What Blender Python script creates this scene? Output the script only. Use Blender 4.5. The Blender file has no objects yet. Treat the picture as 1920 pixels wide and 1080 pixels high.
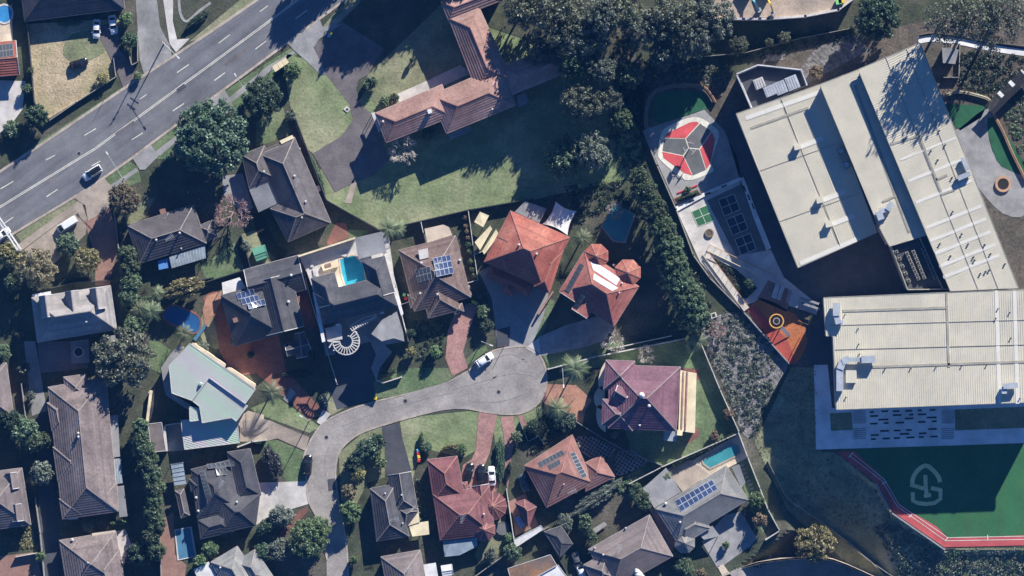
import bpy, math, random
from mathutils import Vector, Matrix
random.seed(11)
sc = bpy.context.scene
COL = sc.collection
# ------------------------------------------------------------------ camera, sky, sun, exposure
ALT = 1200.0            # flying height in metres
S = 0.125               # metres per photograph pixel on the ground
cd = bpy.data.cameras.new('camera'); cam = bpy.data.objects.new('camera', cd); COL.objects.link(cam)
cam.location = (0, 0, ALT); cd.sensor_width = 36; cd.lens = 36 * ALT / 240.0
cd.clip_start = 10; cd.clip_end = 6000
sc.camera = cam
SUN_EL = math.radians(26.0)
SUN_AZ = math.radians(27.5)            # clockwise from north (up in the picture)
w = bpy.data.worlds.new('World'); sc.world = w; w.use_nodes = True
nt = w.node_tree; nt.nodes.clear()
o_ = nt.nodes.new('ShaderNodeOutputWorld'); b_ = nt.nodes.new('ShaderNodeBackground'); s_ = nt.nodes.new('ShaderNodeTexSky')
s_.sky_type = 'NISHITA'; s_.sun_disc = False; s_.sun_elevation = SUN_EL; s_.sun_rotation = SUN_AZ
s_.air_density = 0.5; s_.dust_density = 0.0; s_.ozone_density = 10.0
b_.inputs['Strength'].default_value = 0.1
nt.links.new(s_.outputs[0], b_.inputs[0]); nt.links.new(b_.outputs[0], o_.inputs[0])
ld = bpy.data.lights.new('sun', 'SUN'); ld.energy = 5.0; ld.angle = math.radians(0.5); ld.color = (1.0, 0.965, 0.88)
sun = bpy.data.objects.new('sun', ld); COL.objects.link(sun)
sd = Vector((math.sin(SUN_AZ) * math.cos(SUN_EL), math.cos(SUN_AZ) * math.cos(SUN_EL), math.sin(SUN_EL)))
sun.rotation_euler = sd.to_track_quat('Z', 'Y').to_euler()
vs = sc.view_settings; vs.view_transform = 'Standard'; vs.look = 'None'; vs.exposure = 0.8; vs.gamma = 1; vs.use_curve_mapping = False
sc.render.resolution_x, sc.render.resolution_y = 1024, 576

# ------------------------------------------------------------------ helpers
BASE = 0.0             # raised terraces set this while they are built
def sstep(t): t = min(1, max(0, t)); return t * t * (3 - 2 * t)
def terrain(px, py):
    """height of the ground: level, but falling away south-west of the sports field to the lower cul-de-sac"""
    if px < 1380 or py < 800: return 0.0
    L = ((1300, 800), (1567, 847), (1642, 905), (1671, 958), (1771, 1026), (4000, 1015)); yb = 1026
    for (x0, y0), (x1, y1) in zip(L, L[1:]):
        if x0 <= px <= x1: yb = y0 + (y1 - y0) * (px - x0) / (x1 - x0)
    xl = 1400 + (py - 812) * .42 if py < 995 else max(1385, 1477 - (py - 995) * 1.4)
    return -(1.2 * sstep((py - yb - 4) / 14) * sstep((px - 1570) / 40) + 6.0 * sstep((py - yb - 4) / 190)) * sstep((px - xl) / 45)
def P(px, py, z=0.0):
    """point at height z above the ground that lies on the sight line through photograph pixel (px, py)"""
    z += terrain(px, py) + BASE
    k = (1 - z / ALT) * S
    return Vector(((px - 960) * k, (540 - py) * k, z))

def tag(o, label=None, cat=None, group=None, kind=None):
    if label: o['label'] = label
    if cat: o['category'] = cat
    if group: o['group'] = group
    if kind: o['kind'] = kind
    return o

def empty(name, loc=(0, 0, 0), rz=0, label=None, cat=None, group=None):
    o = bpy.data.objects.new(name, None); o.location = loc; o.rotation_euler = (0, 0, rz); o.empty_display_size = .5
    COL.objects.link(o)
    return tag(o, label, cat, group)

class MB:
    def __init__(s): s.v = []; s.f = []
    def add(s, vs, fs):
        n = len(s.v); s.v += [tuple(p) for p in vs]; s.f += [tuple(i + n for i in f) for f in fs]
    def poly(s, pts): s.add(pts, [tuple(range(len(pts)))])
    def prism(s, pts, z0, z1):
        n = len(pts)
        s.add([(p[0], p[1], z0) for p in pts] + [(p[0], p[1], z1) for p in pts],
              [tuple(range(n, 2 * n)), tuple(reversed(range(n)))] + [(i, (i + 1) % n, n + (i + 1) % n, n + i) for i in range(n)])
    def slab(s, pts, th):                          # pts: 3-D outline of the top
        n = len(pts)
        s.add([(p[0], p[1], p[2] - th) for p in pts] + [tuple(p) for p in pts],
              [tuple(range(n, 2 * n)), tuple(reversed(range(n)))] + [(i, (i + 1) % n, n + (i + 1) % n, n + i) for i in range(n)])
    def box(s, c, d, rz=0):
        cx, cy, cz = c; hx, hy, hz = d[0] / 2, d[1] / 2, d[2] / 2; ca, sa = math.cos(rz), math.sin(rz)
        s.prism([(cx + x * ca - y * sa, cy + x * sa + y * ca) for x, y in ((-hx, -hy), (hx, -hy), (hx, hy), (-hx, hy))], cz - hz, cz + hz)
    def bar(s, a, b, w, h=None):
        a = Vector(a); b = Vector(b); h = h or w; d = b - a
        if d.length < 1e-4: return
        d.normalize(); u = d.cross(Vector((0, 0, 1)))
        if u.length < 1e-3: u = Vector((1, 0, 0))
        u.normalize(); v = u.cross(d); u *= w / 2; v *= h / 2
        s.add([a - u - v, a + u - v, a + u + v, a - u + v, b - u - v, b + u - v, b + u + v, b - u + v],
              [(0, 1, 2, 3), (7, 6, 5, 4), (0, 4, 5, 1), (1, 5, 6, 2), (2, 6, 7, 3), (3, 7, 4, 0)])
    def tube(s, a, b, r0, r1, n=6):
        a = Vector(a); b = Vector(b); d = (b - a)
        if d.length < 1e-5: return
        d.normalize(); u = d.orthogonal().normalized(); v = d.cross(u)
        ring = [(math.cos(6.28318 * i / n), math.sin(6.28318 * i / n)) for i in range(n)]
        s.add([a + u * (c * r0) + v * (t * r0) for c, t in ring] + [b + u * (c * r1) + v * (t * r1) for c, t in ring],
              [(i, (i + 1) % n, n + (i + 1) % n, n + i) for i in range(n)] + [tuple(range(n, 2 * n)), tuple(reversed(range(n)))])
    def mesh(s, name):
        m = bpy.data.meshes.new(name); m.from_pydata(s.v, [], s.f); m.update(); return m
    def build(s, name, mat, parent=None, smooth=False, local=False):
        m = s.mesh(name); m.materials.append(mat)
        if smooth: m.polygons.foreach_set('use_smooth', [True] * len(m.polygons))
        o = bpy.data.objects.new(name, m); COL.objects.link(o)
        if parent is not None:
            o.parent = parent
            if not local: o.matrix_parent_inverse = parent_inv(parent)
        return o

def parent_inv(p):          # children are written in world coordinates
    return Matrix.Identity(4) if p.parent is not None else Matrix.LocRotScale(p.location, p.rotation_euler, p.scale).inverted()

def link(name, mesh, mat=None, parent=None):
    o = bpy.data.objects.new(name, mesh)
    if mat is not None and not mesh.materials: mesh.materials.append(mat)
    COL.objects.link(o)
    if parent is not None: o.parent = parent
    return o

def smooth_curve(pts, n=5, closed=True):
    out = []; m = len(pts)
    rng = range(m) if closed else range(m - 1)
    for i in rng:
        if closed: p0, p1, p2, p3 = pts[i - 1], pts[i], pts[(i + 1) % m], pts[(i + 2) % m]
        else: p0, p1, p2, p3 = pts[max(i - 1, 0)], pts[i], pts[i + 1], pts[min(i + 2, m - 1)]
        for k in range(n):
            t = k / n
            out.append(tuple(.5 * (2 * b + (c - a) * t + (2 * a - 5 * b + 4 * c - d) * t * t + (3 * b - a - 3 * c + d) * t ** 3) for a, b, c, d in zip(p0, p1, p2, p3)))
    if not closed: out.append(pts[-1])
    return out

def inside(p, poly):
    r = False; n = len(poly)
    for i in range(n):
        (x1, y1), (x2, y2) = poly[i][:2], poly[i - 1][:2]
        if (y1 > p[1]) != (y2 > p[1]) and p[0] < (x2 - x1) * (p[1] - y1) / (y2 - y1) + x1: r = not r
    return r

ORDW = 'first second third fourth fifth sixth seventh eighth ninth tenth eleventh twelfth thirteenth fourteenth fifteenth sixteenth seventeenth eighteenth'.split()
# ------------------------------------------------------------------ materials
def mat(name, c1, c2=None, scale=.6, rough=.85, c3=None, big=.06, fine=5.0, bump=0.0, spec=.3, metal=0.0, stretch=None, finek=.35, mott=.16, isl=0.0):
    """colour that wanders between c1 and c2 at `scale` cycles per metre, is dirtied to c3 in large patches, with a fine grain"""
    m = bpy.data.materials.new(name); m.use_nodes = True; n = m.node_tree.nodes; L = m.node_tree.links
    p = n['Principled BSDF']; p.inputs['Roughness'].default_value = rough; p.inputs['Specular IOR Level'].default_value = spec; p.inputs['Metallic'].default_value = metal
    if c2 is None: c2 = tuple(x * .8 for x in c1)
    g = n.new('ShaderNodeNewGeometry'); src = g.outputs['Position']
    if stretch:
        mp = n.new('ShaderNodeMapping'); mp.inputs['Rotation'].default_value = (0, 0, stretch[0]); mp.inputs['Scale'].default_value = (stretch[1], 1, 1)
        mp.vector_type = 'POINT'
        rot = n.new('ShaderNodeVectorRotate'); rot.rotation_type = 'Z_AXIS'; rot.inputs['Angle'].default_value = -stretch[0]
        mp.inputs['Rotation'].default_value = (0, 0, 0)
        L.new(src, rot.inputs['Vector']); L.new(rot.outputs[0], mp.inputs['Vector']); src2 = mp.outputs[0]
    else: src2 = src
    def noise(sc_, det, vec):
        t = n.new('ShaderNodeTexNoise'); t.inputs['Scale'].default_value = sc_; t.inputs['Detail'].default_value = det; t.inputs['Roughness'].default_value = .62
        L.new(vec, t.inputs['Vector']); return t.outputs['Fac']
    def ramp(f, a, b):
        r = n.new('ShaderNodeMapRange'); r.inputs[1].default_value = a; r.inputs[2].default_value = b; L.new(f, r.inputs[0]); return r.outputs[0]
    def mix(f, a, b, mode='MIX'):
        x = n.new('ShaderNodeMix'); x.data_type = 'RGBA'; x.blend_type = mode
        if hasattr(f, 'type'): L.new(f, x.inputs[0])
        else: x.inputs[0].default_value = f
        for k, s in ((6, a), (7, b)):
            if isinstance(s, tuple): x.inputs[k].default_value = (*s, 1)
            else: L.new(s, x.inputs[k])
        return x.outputs[2]
    f1 = noise(scale, 4, src2); col = mix(ramp(f1, .36, .64), c1, c2)
    if c3: col = mix(ramp(noise(big, 5, src), .48, .68), col, c3)
    fn = noise(fine, 3, src); gr = ramp(fn, .2, .8)
    v = n.new('ShaderNodeMapRange'); v.inputs[3].default_value = 1 - finek; v.inputs[4].default_value = 1 + finek; L.new(gr, v.inputs[0])
    vm = n.new('ShaderNodeVectorMath'); vm.operation = 'SCALE'; L.new(col, vm.inputs[0]); L.new(v.outputs[0], vm.inputs['Scale'])
    mm = n.new('ShaderNodeMapRange'); mm.inputs[1].default_value = .3; mm.inputs[2].default_value = .7; mm.inputs[3].default_value = 1 - mott; mm.inputs[4].default_value = 1 + mott; L.new(noise(.21, 3, src), mm.inputs[0])
    sc2 = mm.outputs[0]
    if name.endswith('_tiles'):
        ii = n.new('ShaderNodeMapRange'); ii.inputs[3].default_value = .84; ii.inputs[4].default_value = 1.14; L.new(g.outputs['Random Per Island'], ii.inputs[0])
        ml = n.new('ShaderNodeMath'); ml.operation = 'MULTIPLY'; L.new(sc2, ml.inputs[0]); L.new(ii.outputs[0], ml.inputs[1]); sc2 = ml.outputs[0]
    v2 = n.new('ShaderNodeVectorMath'); v2.operation = 'SCALE'; L.new(vm.outputs[0], v2.inputs[0]); L.new(sc2, v2.inputs['Scale'])
    L.new(v2.outputs[0], p.inputs['Base Color'])
    if bump:
        bn = n.new('ShaderNodeBump'); bn.inputs['Strength'].default_value = 1; bn.inputs['Distance'].default_value = bump
        L.new(fn, bn.inputs['Height']); L.new(bn.outputs[0], p.inputs['Normal'])
    return m

def leafmat(name, c1, c2, trans=.25):
    m = bpy.data.materials.new(name); m.use_nodes = True; n = m.node_tree.nodes; L = m.node_tree.links; n.clear()
    out = n.new('ShaderNodeOutputMaterial'); d = n.new('ShaderNodeBsdfDiffuse'); t = n.new('ShaderNodeBsdfTranslucent'); mx = n.new('ShaderNodeMixShader'); mx.inputs[0].default_value = trans
    gl = n.new('ShaderNodeBsdfGlossy'); gl.inputs['Roughness'].default_value = .5; gl.inputs['Color'].default_value = (.8, .85, .8, 1); m2 = n.new('ShaderNodeMixShader'); m2.inputs[0].default_value = .05
    g = n.new('ShaderNodeNewGeometry'); oi = n.new('ShaderNodeObjectInfo')
    a = n.new('ShaderNodeTexNoise'); a.inputs['Scale'].default_value = .55; a.inputs['Detail'].default_value = 3; L.new(g.outputs['Position'], a.inputs['Vector'])
    r = n.new('ShaderNodeMapRange'); r.inputs[1].default_value = .35; r.inputs[2].default_value = .65; L.new(a.outputs['Fac'], r.inputs[0])
    x = n.new('ShaderNodeMix'); x.data_type = 'RGBA'; x.inputs[6].default_value = (*c1, 1); x.inputs[7].default_value = (*c2, 1); L.new(r.outputs[0], x.inputs[0])
    h = n.new('ShaderNodeHueSaturation'); vr = n.new('ShaderNodeMapRange'); vr.inputs[3].default_value = .8; vr.inputs[4].default_value = 1.22; L.new(g.outputs['Random Per Island'], vr.inputs[0])
    L.new(x.outputs[2], h.inputs['Color']); ov = n.new('ShaderNodeMapRange'); ov.inputs[3].default_value = .72; ov.inputs[4].default_value = 1.25; L.new(oi.outputs['Random'], ov.inputs[0]); om = n.new('ShaderNodeMath'); om.operation = 'MULTIPLY'; L.new(vr.outputs[0], om.inputs[0]); L.new(ov.outputs[0], om.inputs[1]); L.new(om.outputs[0], h.inputs['Value'])
    hr = n.new('ShaderNodeMapRange'); hr.inputs[3].default_value = .485; hr.inputs[4].default_value = .515; L.new(oi.outputs['Random'], hr.inputs[0]); L.new(hr.outputs[0], h.inputs['Hue'])
    L.new(h.outputs[0], d.inputs[0]); L.new(h.outputs[0], t.inputs[0]); L.new(d.outputs[0], mx.inputs[1]); L.new(t.outputs[0], mx.inputs[2])
    L.new(mx.outputs[0], m2.inputs[1]); L.new(gl.outputs[0], m2.inputs[2]); L.new(m2.outputs[0], out.inputs[0])
    return m

def plain(name, c, rough=.5, metal=0.0, spec=.5):
    m = bpy.data.materials.new(name); m.use_nodes = True; p = m.node_tree.nodes['Principled BSDF']
    p.inputs['Base Color'].default_value = (*c, 1); p.inputs['Roughness'].default_value = rough; p.inputs['Metallic'].default_value = metal; p.inputs['Specular IOR Level'].default_value = spec
    return m

RA = math.radians(36.5)
M = dict(
 ground=mat('ground_earth', (.075, .082, .05), (.048, .06, .036), .35, .95, (.12, .105, .085), .05, 2.0, .1, finek=.5, mott=.3),  # earth colour darkened to stand in for shade between the houses
 grass=mat('lawn_grass', (.225, .265, .135), (.165, .21, .10), .22, .95, (.33, .32, .20), .05, 1.6, .1, finek=.3, mott=.25),
 grass_dull=mat('dull_grass', (.235, .245, .14), (.175, .195, .11), .3, .95, (.31, .285, .185), .06, 1.6, .1, finek=.35, mott=.25),
 grass_rich=mat('rich_grass', (.14, .19, .095), (.10, .15, .07), .35, .95, (.19, .21, .12), .08, 1.6, .1, finek=.35, mott=.25),  # grass colour also lowered to carry some garden shade
 straw=mat('dry_straw_grass', (.50, .40, .27), (.37, .30, .185), .5, .95, (.27, .26, .135), .09, 2.2, .1, finek=.5),
 dirt=mat('bare_dirt', (.15, .125, .10), (.095, .08, .065), .3, .95, (.07, .068, .05), .06, 1.5, .12, finek=.5),
 pale_dirt=mat('pale_dirt', (.48, .38, .30), (.36, .28, .22), .25, .95, (.30, .25, .2), .05, 2),
 bank=mat('rocky_bank', (.25, .232, .232), (.155, .145, .145), .55, .95, (.12, .118, .10), .08, 1.2, .4, finek=.6),
 asphalt=mat('main_road_asphalt', (.185, .185, .20), (.13, .131, .146), .5, .85, (.20, .196, .205), .05, 3, 0, stretch=(RA, .035), finek=.2),
 asphalt_warm=mat('court_asphalt', (.37, .335, .31), (.28, .255, .24), .16, .85, (.225, .205, .195), .045, 2, 0, stretch=(.3, .4), finek=.22, mott=.2),
 tyre_mark=mat('tyre_scuffed_asphalt', (.27, .25, .24), (.33, .305, .29), .6, .85, None, .1, 2),
 asphalt_old=mat('old_drive_asphalt', (.165, .145, .148), (.128, .112, .116), .35, .9, (.215, .195, .19), .08, 4, 0, finek=.35),
 asphalt_dark=mat('dark_drive', (.085, .087, .10), (.065, .067, .08), .4, .85, None, .1, 5, finek=.2),
 concrete=mat('path_concrete', (.42, .35, .29), (.34, .285, .24), .4, .9, (.26, .215, .175), .1, 4, finek=.22),
 concrete_white=mat('white_concrete', (.62, .58, .55), (.52, .49, .47), .4, .85, (.42, .40, .38), .1, 4, finek=.15),
 terrace_concrete=mat('terrace_concrete', (.80, .79, .78), (.72, .715, .71), .4, .85, (.66, .65, .64), .1, 3, finek=.12),
 concrete_grey=mat('grey_concrete', (.34, .33, .33), (.28, .275, .28), .4, .85, (.22, .215, .21), .1, 4, finek=.2),
 paint=mat('line_paint', (.78, .74, .64), (.62, .59, .52), 1.5, .7, None, .1, 6),
 pink=mat('pink_stamped_concrete', (.43, .24, .21), (.34, .185, .165), .6, .85, (.26, .15, .135), .12, 2),
 terracotta=mat('terracotta_paving', (.28, .122, .09), (.22, .098, .074), .5, .85, (.17, .088, .073), .12, 2),
 orange_tile=mat('orange_paving', (.50, .27, .18), (.40, .21, .14), .5, .85, (.30, .16, .12), .12, 2),
 brown_paving=mat('brown_paving', (.33, .19, .15), (.26, .15, .12), .5, .85, None, .12, 4),
 cream_paving=mat('cream_paving', (.70, .58, .44), (.58, .47, .36), .5, .85, (.4, .33, .26), .12, 4),
 turf=mat('synthetic_turf', (.03, .12, .058), (.025, .10, .05), .8, .95, None, .1, 6, finek=.3),
 turf_field=mat('synthetic_field', (.035, .145, .058), (.042, .125, .05), .28, .95, (.05, .15, .06), .04, 3, stretch=(math.radians(88), .02), finek=.25, mott=.1),
 track=mat('red_track', (.50, .10, .10), (.42, .085, .088), .6, .9, None, .1, 5, finek=.2),
 court_red=mat('court_red', (.66, .105, .11), (.58, .09, .095), .4, .8, None, .1, 5, finek=.12),
 court_grey=mat('court_grey', (.15, .152, .155), (.125, .127, .13), .4, .8, None, .1, 5, finek=.15),
 court_green=mat('court_green', (.04, .15, .07), (.034, .13, .06), .4, .8, None, .1, 5, finek=.12),
 court_navy=mat('court_navy', (.03, .04, .085), (.025, .032, .07), .4, .8, None, .1, 5, finek=.12),
 emblem=mat('tan_turf_emblem', (.80, .70, .36), (.70, .61, .31), .6, .95, None, .1, 5),
 playground=mat('orange_rubber', (.50, .17, .06), (.40, .13, .05), .4, .85, (.30, .12, .06), .12, 2),
 playground_red=mat('red_rubber', (.40, .08, .06), (.34, .07, .052), .5, .85, None, .1, 4),
 white=mat('white_render', (.78, .77, .75), (.70, .69, .68), .5, .7, (.55, .53, .50), .2, 4, finek=.08),
 cream=mat('cream_metal', (.82, .70, .47), (.74, .62, .41), .5, .7, (.6, .5, .34), .2, 4, finek=.1),
 tan=mat('tan_sheet', (.66, .54, .42), (.58, .47, .37), .5, .7, (.48, .39, .31), .2, 4, finek=.1),
 brick=mat('brick_wall', (.30, .17, .13), (.24, .14, .11), .8, .9),
 wallc=mat('pale_wall', (.50, .46, .42), (.44, .40, .37), .8, .9),
 white_metal=mat('school_roof_metal', (.64, .59, .47), (.585, .54, .435), .25, .55, (.53, .49, .40), .07, 2, finek=.08, mott=.04),
 flashing=mat('roof_flashing', (.70, .67, .60), (.65, .62, .56), .4, .5, None, .1, 3, finek=.06, mott=.03),
 grey_metal=mat('grey_metal_sheet', (.30, .30, .31), (.25, .25, .262), .3, .5, (.2, .2, .2), .1, 3, finek=.12),
 mint_metal=mat('mint_metal_roof', (.52, .58, .57), (.55, .53, .59), .28, .45, None, .08, 3, finek=.06, stretch=(math.radians(-35), .08)),
 blue_sheet=mat('clear_patio_sheet', (.30, .36, .42), (.22, .27, .32), .5, .4, (.18, .22, .25), .2, 3, finek=.12),
 green_sheet=mat('green_shed_sheet', (.13, .33, .23), (.11, .29, .20), .5, .5, None, .2, 3, finek=.08),
 silver=mat('galvanised_duct', (.62, .65, .68), (.52, .55, .58), 1.0, .4, None, .2, 3, metal=.4, finek=.1),
 walk=mat('roof_walkway_grating', (.36, .34, .28), (.30, .28, .23), 1, .8),
 dark=mat('dark_trim', (.035, .035, .04), (.028, .028, .03), 1, .7),
 steel=mat('pole_steel', (.50, .51, .52), (.42, .43, .44), 1, .5, metal=.3),
 wood=mat('weathered_timber', (.26, .19, .13), (.19, .14, .10), 1, .9),
 orange_wood=mat('orange_timber', (.55, .30, .14), (.45, .24, .11), 1, .9),
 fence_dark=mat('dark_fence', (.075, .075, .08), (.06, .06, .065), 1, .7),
 fence_grey=mat('grey_fence', (.34, .32, .30), (.28, .265, .25), 1, .8),
 fence_white=mat('white_wall_top', (.60, .57, .53), (.50, .475, .44), 1, .7),
 kerb=mat('kerb_concrete', (.47, .40, .34), (.38, .325, .28), .8, .9, (.30, .26, .22), .2, 4),
 bark=mat('bark', (.12, .10, .08), (.085, .07, .055), 2, .95),
 bark_pale=mat('pale_bark', (.60, .54, .49), (.48, .43, .39), 2, .95),
 bark_red=mat('reddish_twigs', (.44, .30, .28), (.34, .23, .215), 1, .95),
 black_roof=mat('charcoal_tiles', (.078, .076, .086), (.058, .057, .067), .35, .55, (.115, .11, .115), .12, 1.9, finek=.3),
 dark_brown_roof=mat('dark_brown_tiles', (.12, .105, .11), (.09, .08, .085), .4, .6, (.15, .132, .135), .12, 1.9, finek=.28),
 brown_roof=mat('brown_tiles', (.19, .13, .115), (.14, .098, .088), .45, .8, (.22, .16, .14), .12, 1.9, finek=.3),
 pinkbrown_roof=mat('weathered_pink_brown_tiles', (.225, .178, .168), (.17, .136, .13), .4, .85, (.29, .235, .22), .11, 1.9, finek=.35),
 greybrown_roof=mat('grey_brown_tiles', (.20, .165, .16), (.16, .132, .13), .4, .85, (.24, .195, .185), .1, 1.9, finek=.22),
 grey_roof=mat('pale_grey_tiles', (.31, .285, .275), (.25, .232, .225), .4, .85, (.36, .325, .305), .12, 1.9, finek=.22),
 red_roof=mat('red_tiles', (.40, .125, .092), (.31, .092, .068), .4, .75, (.45, .18, .13), .12, 1.9, finek=.3),
 salmon_roof=mat('weathered_salmon_tiles', (.37, .225, .19), (.30, .175, .145), .4, .85, (.40, .27, .235), .1, 1.9, finek=.32),
 maroon_roof=mat('maroon_tiles', (.205, .082, .085), (.16, .064, .068), .4, .65, (.25, .115, .115), .12, 1.9, finek=.3),
 purple_roof=mat('plum_tiles', (.215, .105, .135), (.175, .082, .108), .45, .6, (.25, .135, .16), .12, 1.9, finek=.3),
 brickred_roof=mat('brick_red_tiles', (.34, .115, .095), (.27, .09, .075), .4, .7, (.40, .17, .14), .12, 1.9, finek=.3),
 redbrown_roof=mat('red_brown_tiles', (.30, .145, .12), (.25, .12, .10), .4, .8, (.34, .19, .16), .12, 1.9, finek=.25),
 slate_roof=mat('pale_slate_tiles', (.25, .245, .235), (.19, .186, .18), .5, .42, (.30, .29, .27), .12, 3.0, spec=.6, finek=.25),
 cap_pale=mat('pale_ridge_mortar', (.36, .31, .28), (.27, .235, .215), 1.5, .9),
 cap_pink=mat('pink_ridge_mortar', (.42, .21, .17), (.33, .16, .13), 1.5, .9),
 cap_dark=mat('dark_ridge_tiles', (.11, .105, .112), (.085, .08, .086), 1.5, .85),
 gutter=mat('white_gutter', (.62, .60, .58), (.50, .48, .46), 1.0, .6),
 gutter_dark=mat('dark_gutter', (.16, .15, .15), (.12, .115, .12), 1.0, .6),
 panel=mat('solar_cell', (.05, .075, .16), (.04, .06, .13), .3, .22, None, .2, 3, spec=.6, finek=.1),
 panel_black=mat('black_solar_cell', (.08, .09, .105), (.065, .073, .087), .3, .3, None, .2, 3, spec=.5, finek=.1),
 panel_pale=mat('painted_glint_solar_cell', (.40, .42, .56), (.56, .53, .62), .9, .3, None, .2, 3, finek=.08),  # pale base colour stands in for sun glare on the cells
 panel_frame=mat('panel_frame', (.62, .65, .70), (.55, .58, .63), .5, .4),
 glass=plain('car_glass', (.012, .014, .018), .08), tyre=plain('tyre', (.02, .02, .02), .8), rim=plain('alloy_rim', (.5, .5, .52), .3, .7), lamp=plain('headlight', (.8, .8, .78), .15),
 car_white=plain('white_car_paint', (.80, .80, .80), .25), car_black=plain('black_car_paint', (.014, .015, .018), .2), car_grey=plain('grey_car_paint', (.10, .11, .12), .25),
 bin_green=plain('bin_green', (.03, .11, .05), .5), bin_red=plain('bin_red', (.6, .04, .03), .5), bin_yellow=plain('bin_yellow', (.8, .55, .03), .5), bin_blue=plain('bin_blue', (.25, .5, .6), .5), bin_lime=plain('bin_lime', (.25, .6, .2), .5),
 yellow_paint=plain('yellow_machine', (.75, .48, .06), .5), teal_paint=plain('teal_machine', (.2, .55, .55), .5), gold=plain('gold_ring', (.75, .42, .10), .4),
 blue_plastic=plain('blue_cover', (.10, .25, .55), .5), pot=mat('terracotta_pot', (.55, .34, .22), (.46, .28, .18), 1.0, .9), soil=mat('dark_soil', (.035, .032, .025), (.028, .025, .02), 1, .95),
)
def watermat(name, c1, c2):
    m = mat(name, c1, c2, .35, .08, None, .1, 2.5, .015, .5, finek=.12); return m
M['mint_metal'] = mat('mint_metal_roof', (.47, .62, .47), (.58, .52, .54), .36, .5, None, .08, 3, finek=.06, mott=.03, stretch=(math.radians(-35), .03))
M['pool_cyan'] = watermat('cyan_pool_water', (.05, .42, .55), (.04, .34, .47))
M['pool_teal'] = watermat('teal_pool_water', (.07, .30, .33), (.05, .24, .27))
M['pool_blue'] = watermat('blue_pool_water', (.09, .22, .33), (.08, .19, .29))
M['pool_shade_tint'] = watermat('shade_tinted_blue_pool_water', (.03, .12, .30), (.025, .09, .24))  # blue darkened in the colour itself for shade over the kidney pool
M['pool_bright'] = watermat('bright_blue_pool_water', (.06, .30, .62), (.05, .24, .5))
LM = dict(
 fig=leafmat('fig_leaves', (0.073, 0.122, 0.075), (0.106, 0.165, 0.098)), gum=leafmat('gum_leaves', (.15, .168, .118), (.21, .22, .15)),
 con=leafmat('hedge_leaves', (.115, .17, .098), (.165, .222, .13)), olv=leafmat('brown_olive_leaves', (0.213, 0.181, 0.112), (0.300, 0.250, 0.163)),
 lime=leafmat('bright_leaves', (0.138, 0.213, 0.094), (0.188, 0.263, 0.125)), yel=leafmat('yellow_olive_leaves', (0.275, 0.263, 0.119), (0.362, 0.325, 0.156)),
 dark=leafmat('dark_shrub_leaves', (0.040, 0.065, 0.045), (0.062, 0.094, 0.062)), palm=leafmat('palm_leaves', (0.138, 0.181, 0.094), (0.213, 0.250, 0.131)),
 brownbush=leafmat('dry_bush_leaves', (0.237, 0.175, 0.112), (0.312, 0.237, 0.163)), purple=leafmat('purple_black_leaves', (0.050, 0.048, 0.056), (0.075, 0.069, 0.081)),
 greyl=leafmat('grey_green_leaves', (0.156, 0.185, 0.150), (0.213, 0.235, 0.188)))
# ------------------------------------------------------------------ the ground and everything laid on it
def patch(name, pts, m, layer, curve=0, kind='structure', parent=None):
    if curve: pts = smooth_curve(pts, curve)
    mb = MB(); z = .03 * layer
    mb.poly([P(x, y, z) for x, y in pts]); o = mb.build(name, M[m], parent)
    if kind and parent is None: tag(o, kind=kind)
    return o
def offset_line(pts, d):
    out = []
    for i in range(len(pts)):
        a = pts[max(i - 1, 0)]; b = pts[min(i + 1, len(pts) - 1)]
        dx, dy = b[0] - a[0], b[1] - a[1]; l = math.hypot(dx, dy) or 1
        out.append((pts[i][0] - dy / l * d, pts[i][1] + dx / l * d))
    return out
def ribbon(name, pts, wpx, m, z0, z1, kind='structure', parent=None, curve=0, closed=False):
    """a strip wpx wide along pts, from height z0 to z1"""
    if curve: pts = smooth_curve(pts, curve, closed)
    if closed: pts = list(pts) + [pts[0]]
    l = offset_line(pts, wpx / 2); r = offset_line(pts, -wpx / 2)
    if closed:
        for q in (l, r):
            mx, my = (q[0][0] + q[-1][0]) / 2, (q[0][1] + q[-1][1]) / 2; q[0] = q[-1] = (mx, my)
    mb = MB()
    for i in range(len(pts) - 1):
        mb.add([P(*l[i], z1), P(*l[i + 1], z1), P(*r[i + 1], z1), P(*r[i], z1)], [(0, 1, 2, 3)])
        if z1 - z0 > .02:
            for q in (l, r):
                a, b = P(*q[i], z1), P(*q[i + 1], z1); mb.add([a, b, (b.x, b.y, z0), (a.x, a.y, z0)], [(0, 1, 2, 3)])
    if z1 - z0 > .02 and not closed:
        for i in (0, -1):
            a, b = P(*l[i], z1), P(*r[i], z1); mb.add([a, b, (b.x, b.y, z0), (a.x, a.y, z0)], [(0, 1, 2, 3)])
    o = mb.build(name, M[m], parent)
    if kind and parent is None: tag(o, kind=kind)
    return o

def drape(name, m, z, poly=None, xr=(1376, 2000), yr=(796, 1130), st=6, frame=None):
    xs = [xr[0] + i * st for i in range(int((xr[1] - xr[0]) / st) + 1)]; ys = [yr[0] + i * st for i in range(int((yr[1] - yr[0]) / st) + 1)]
    if frame: xs = [-frame / S + 960] + xs + [frame / S + 960]; ys = [-frame / S + 540] + ys + [frame / S + 540]
    mb = MB(); n = len(ys); mb.v = [tuple(P(x, y, z)) for x in xs for y in ys]
    mb.f = [(i * n + j, i * n + j + 1, (i + 1) * n + j + 1, (i + 1) * n + j) for i in range(len(xs) - 1) for j in range(n - 1) if poly is None or inside(((xs[i] + xs[i + 1]) / 2, (ys[j] + ys[j + 1]) / 2), poly)]
    return tag(mb.build(name, M[m]), kind='structure')
drape('ground', 'ground', 0, None, frame=1500)
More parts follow.
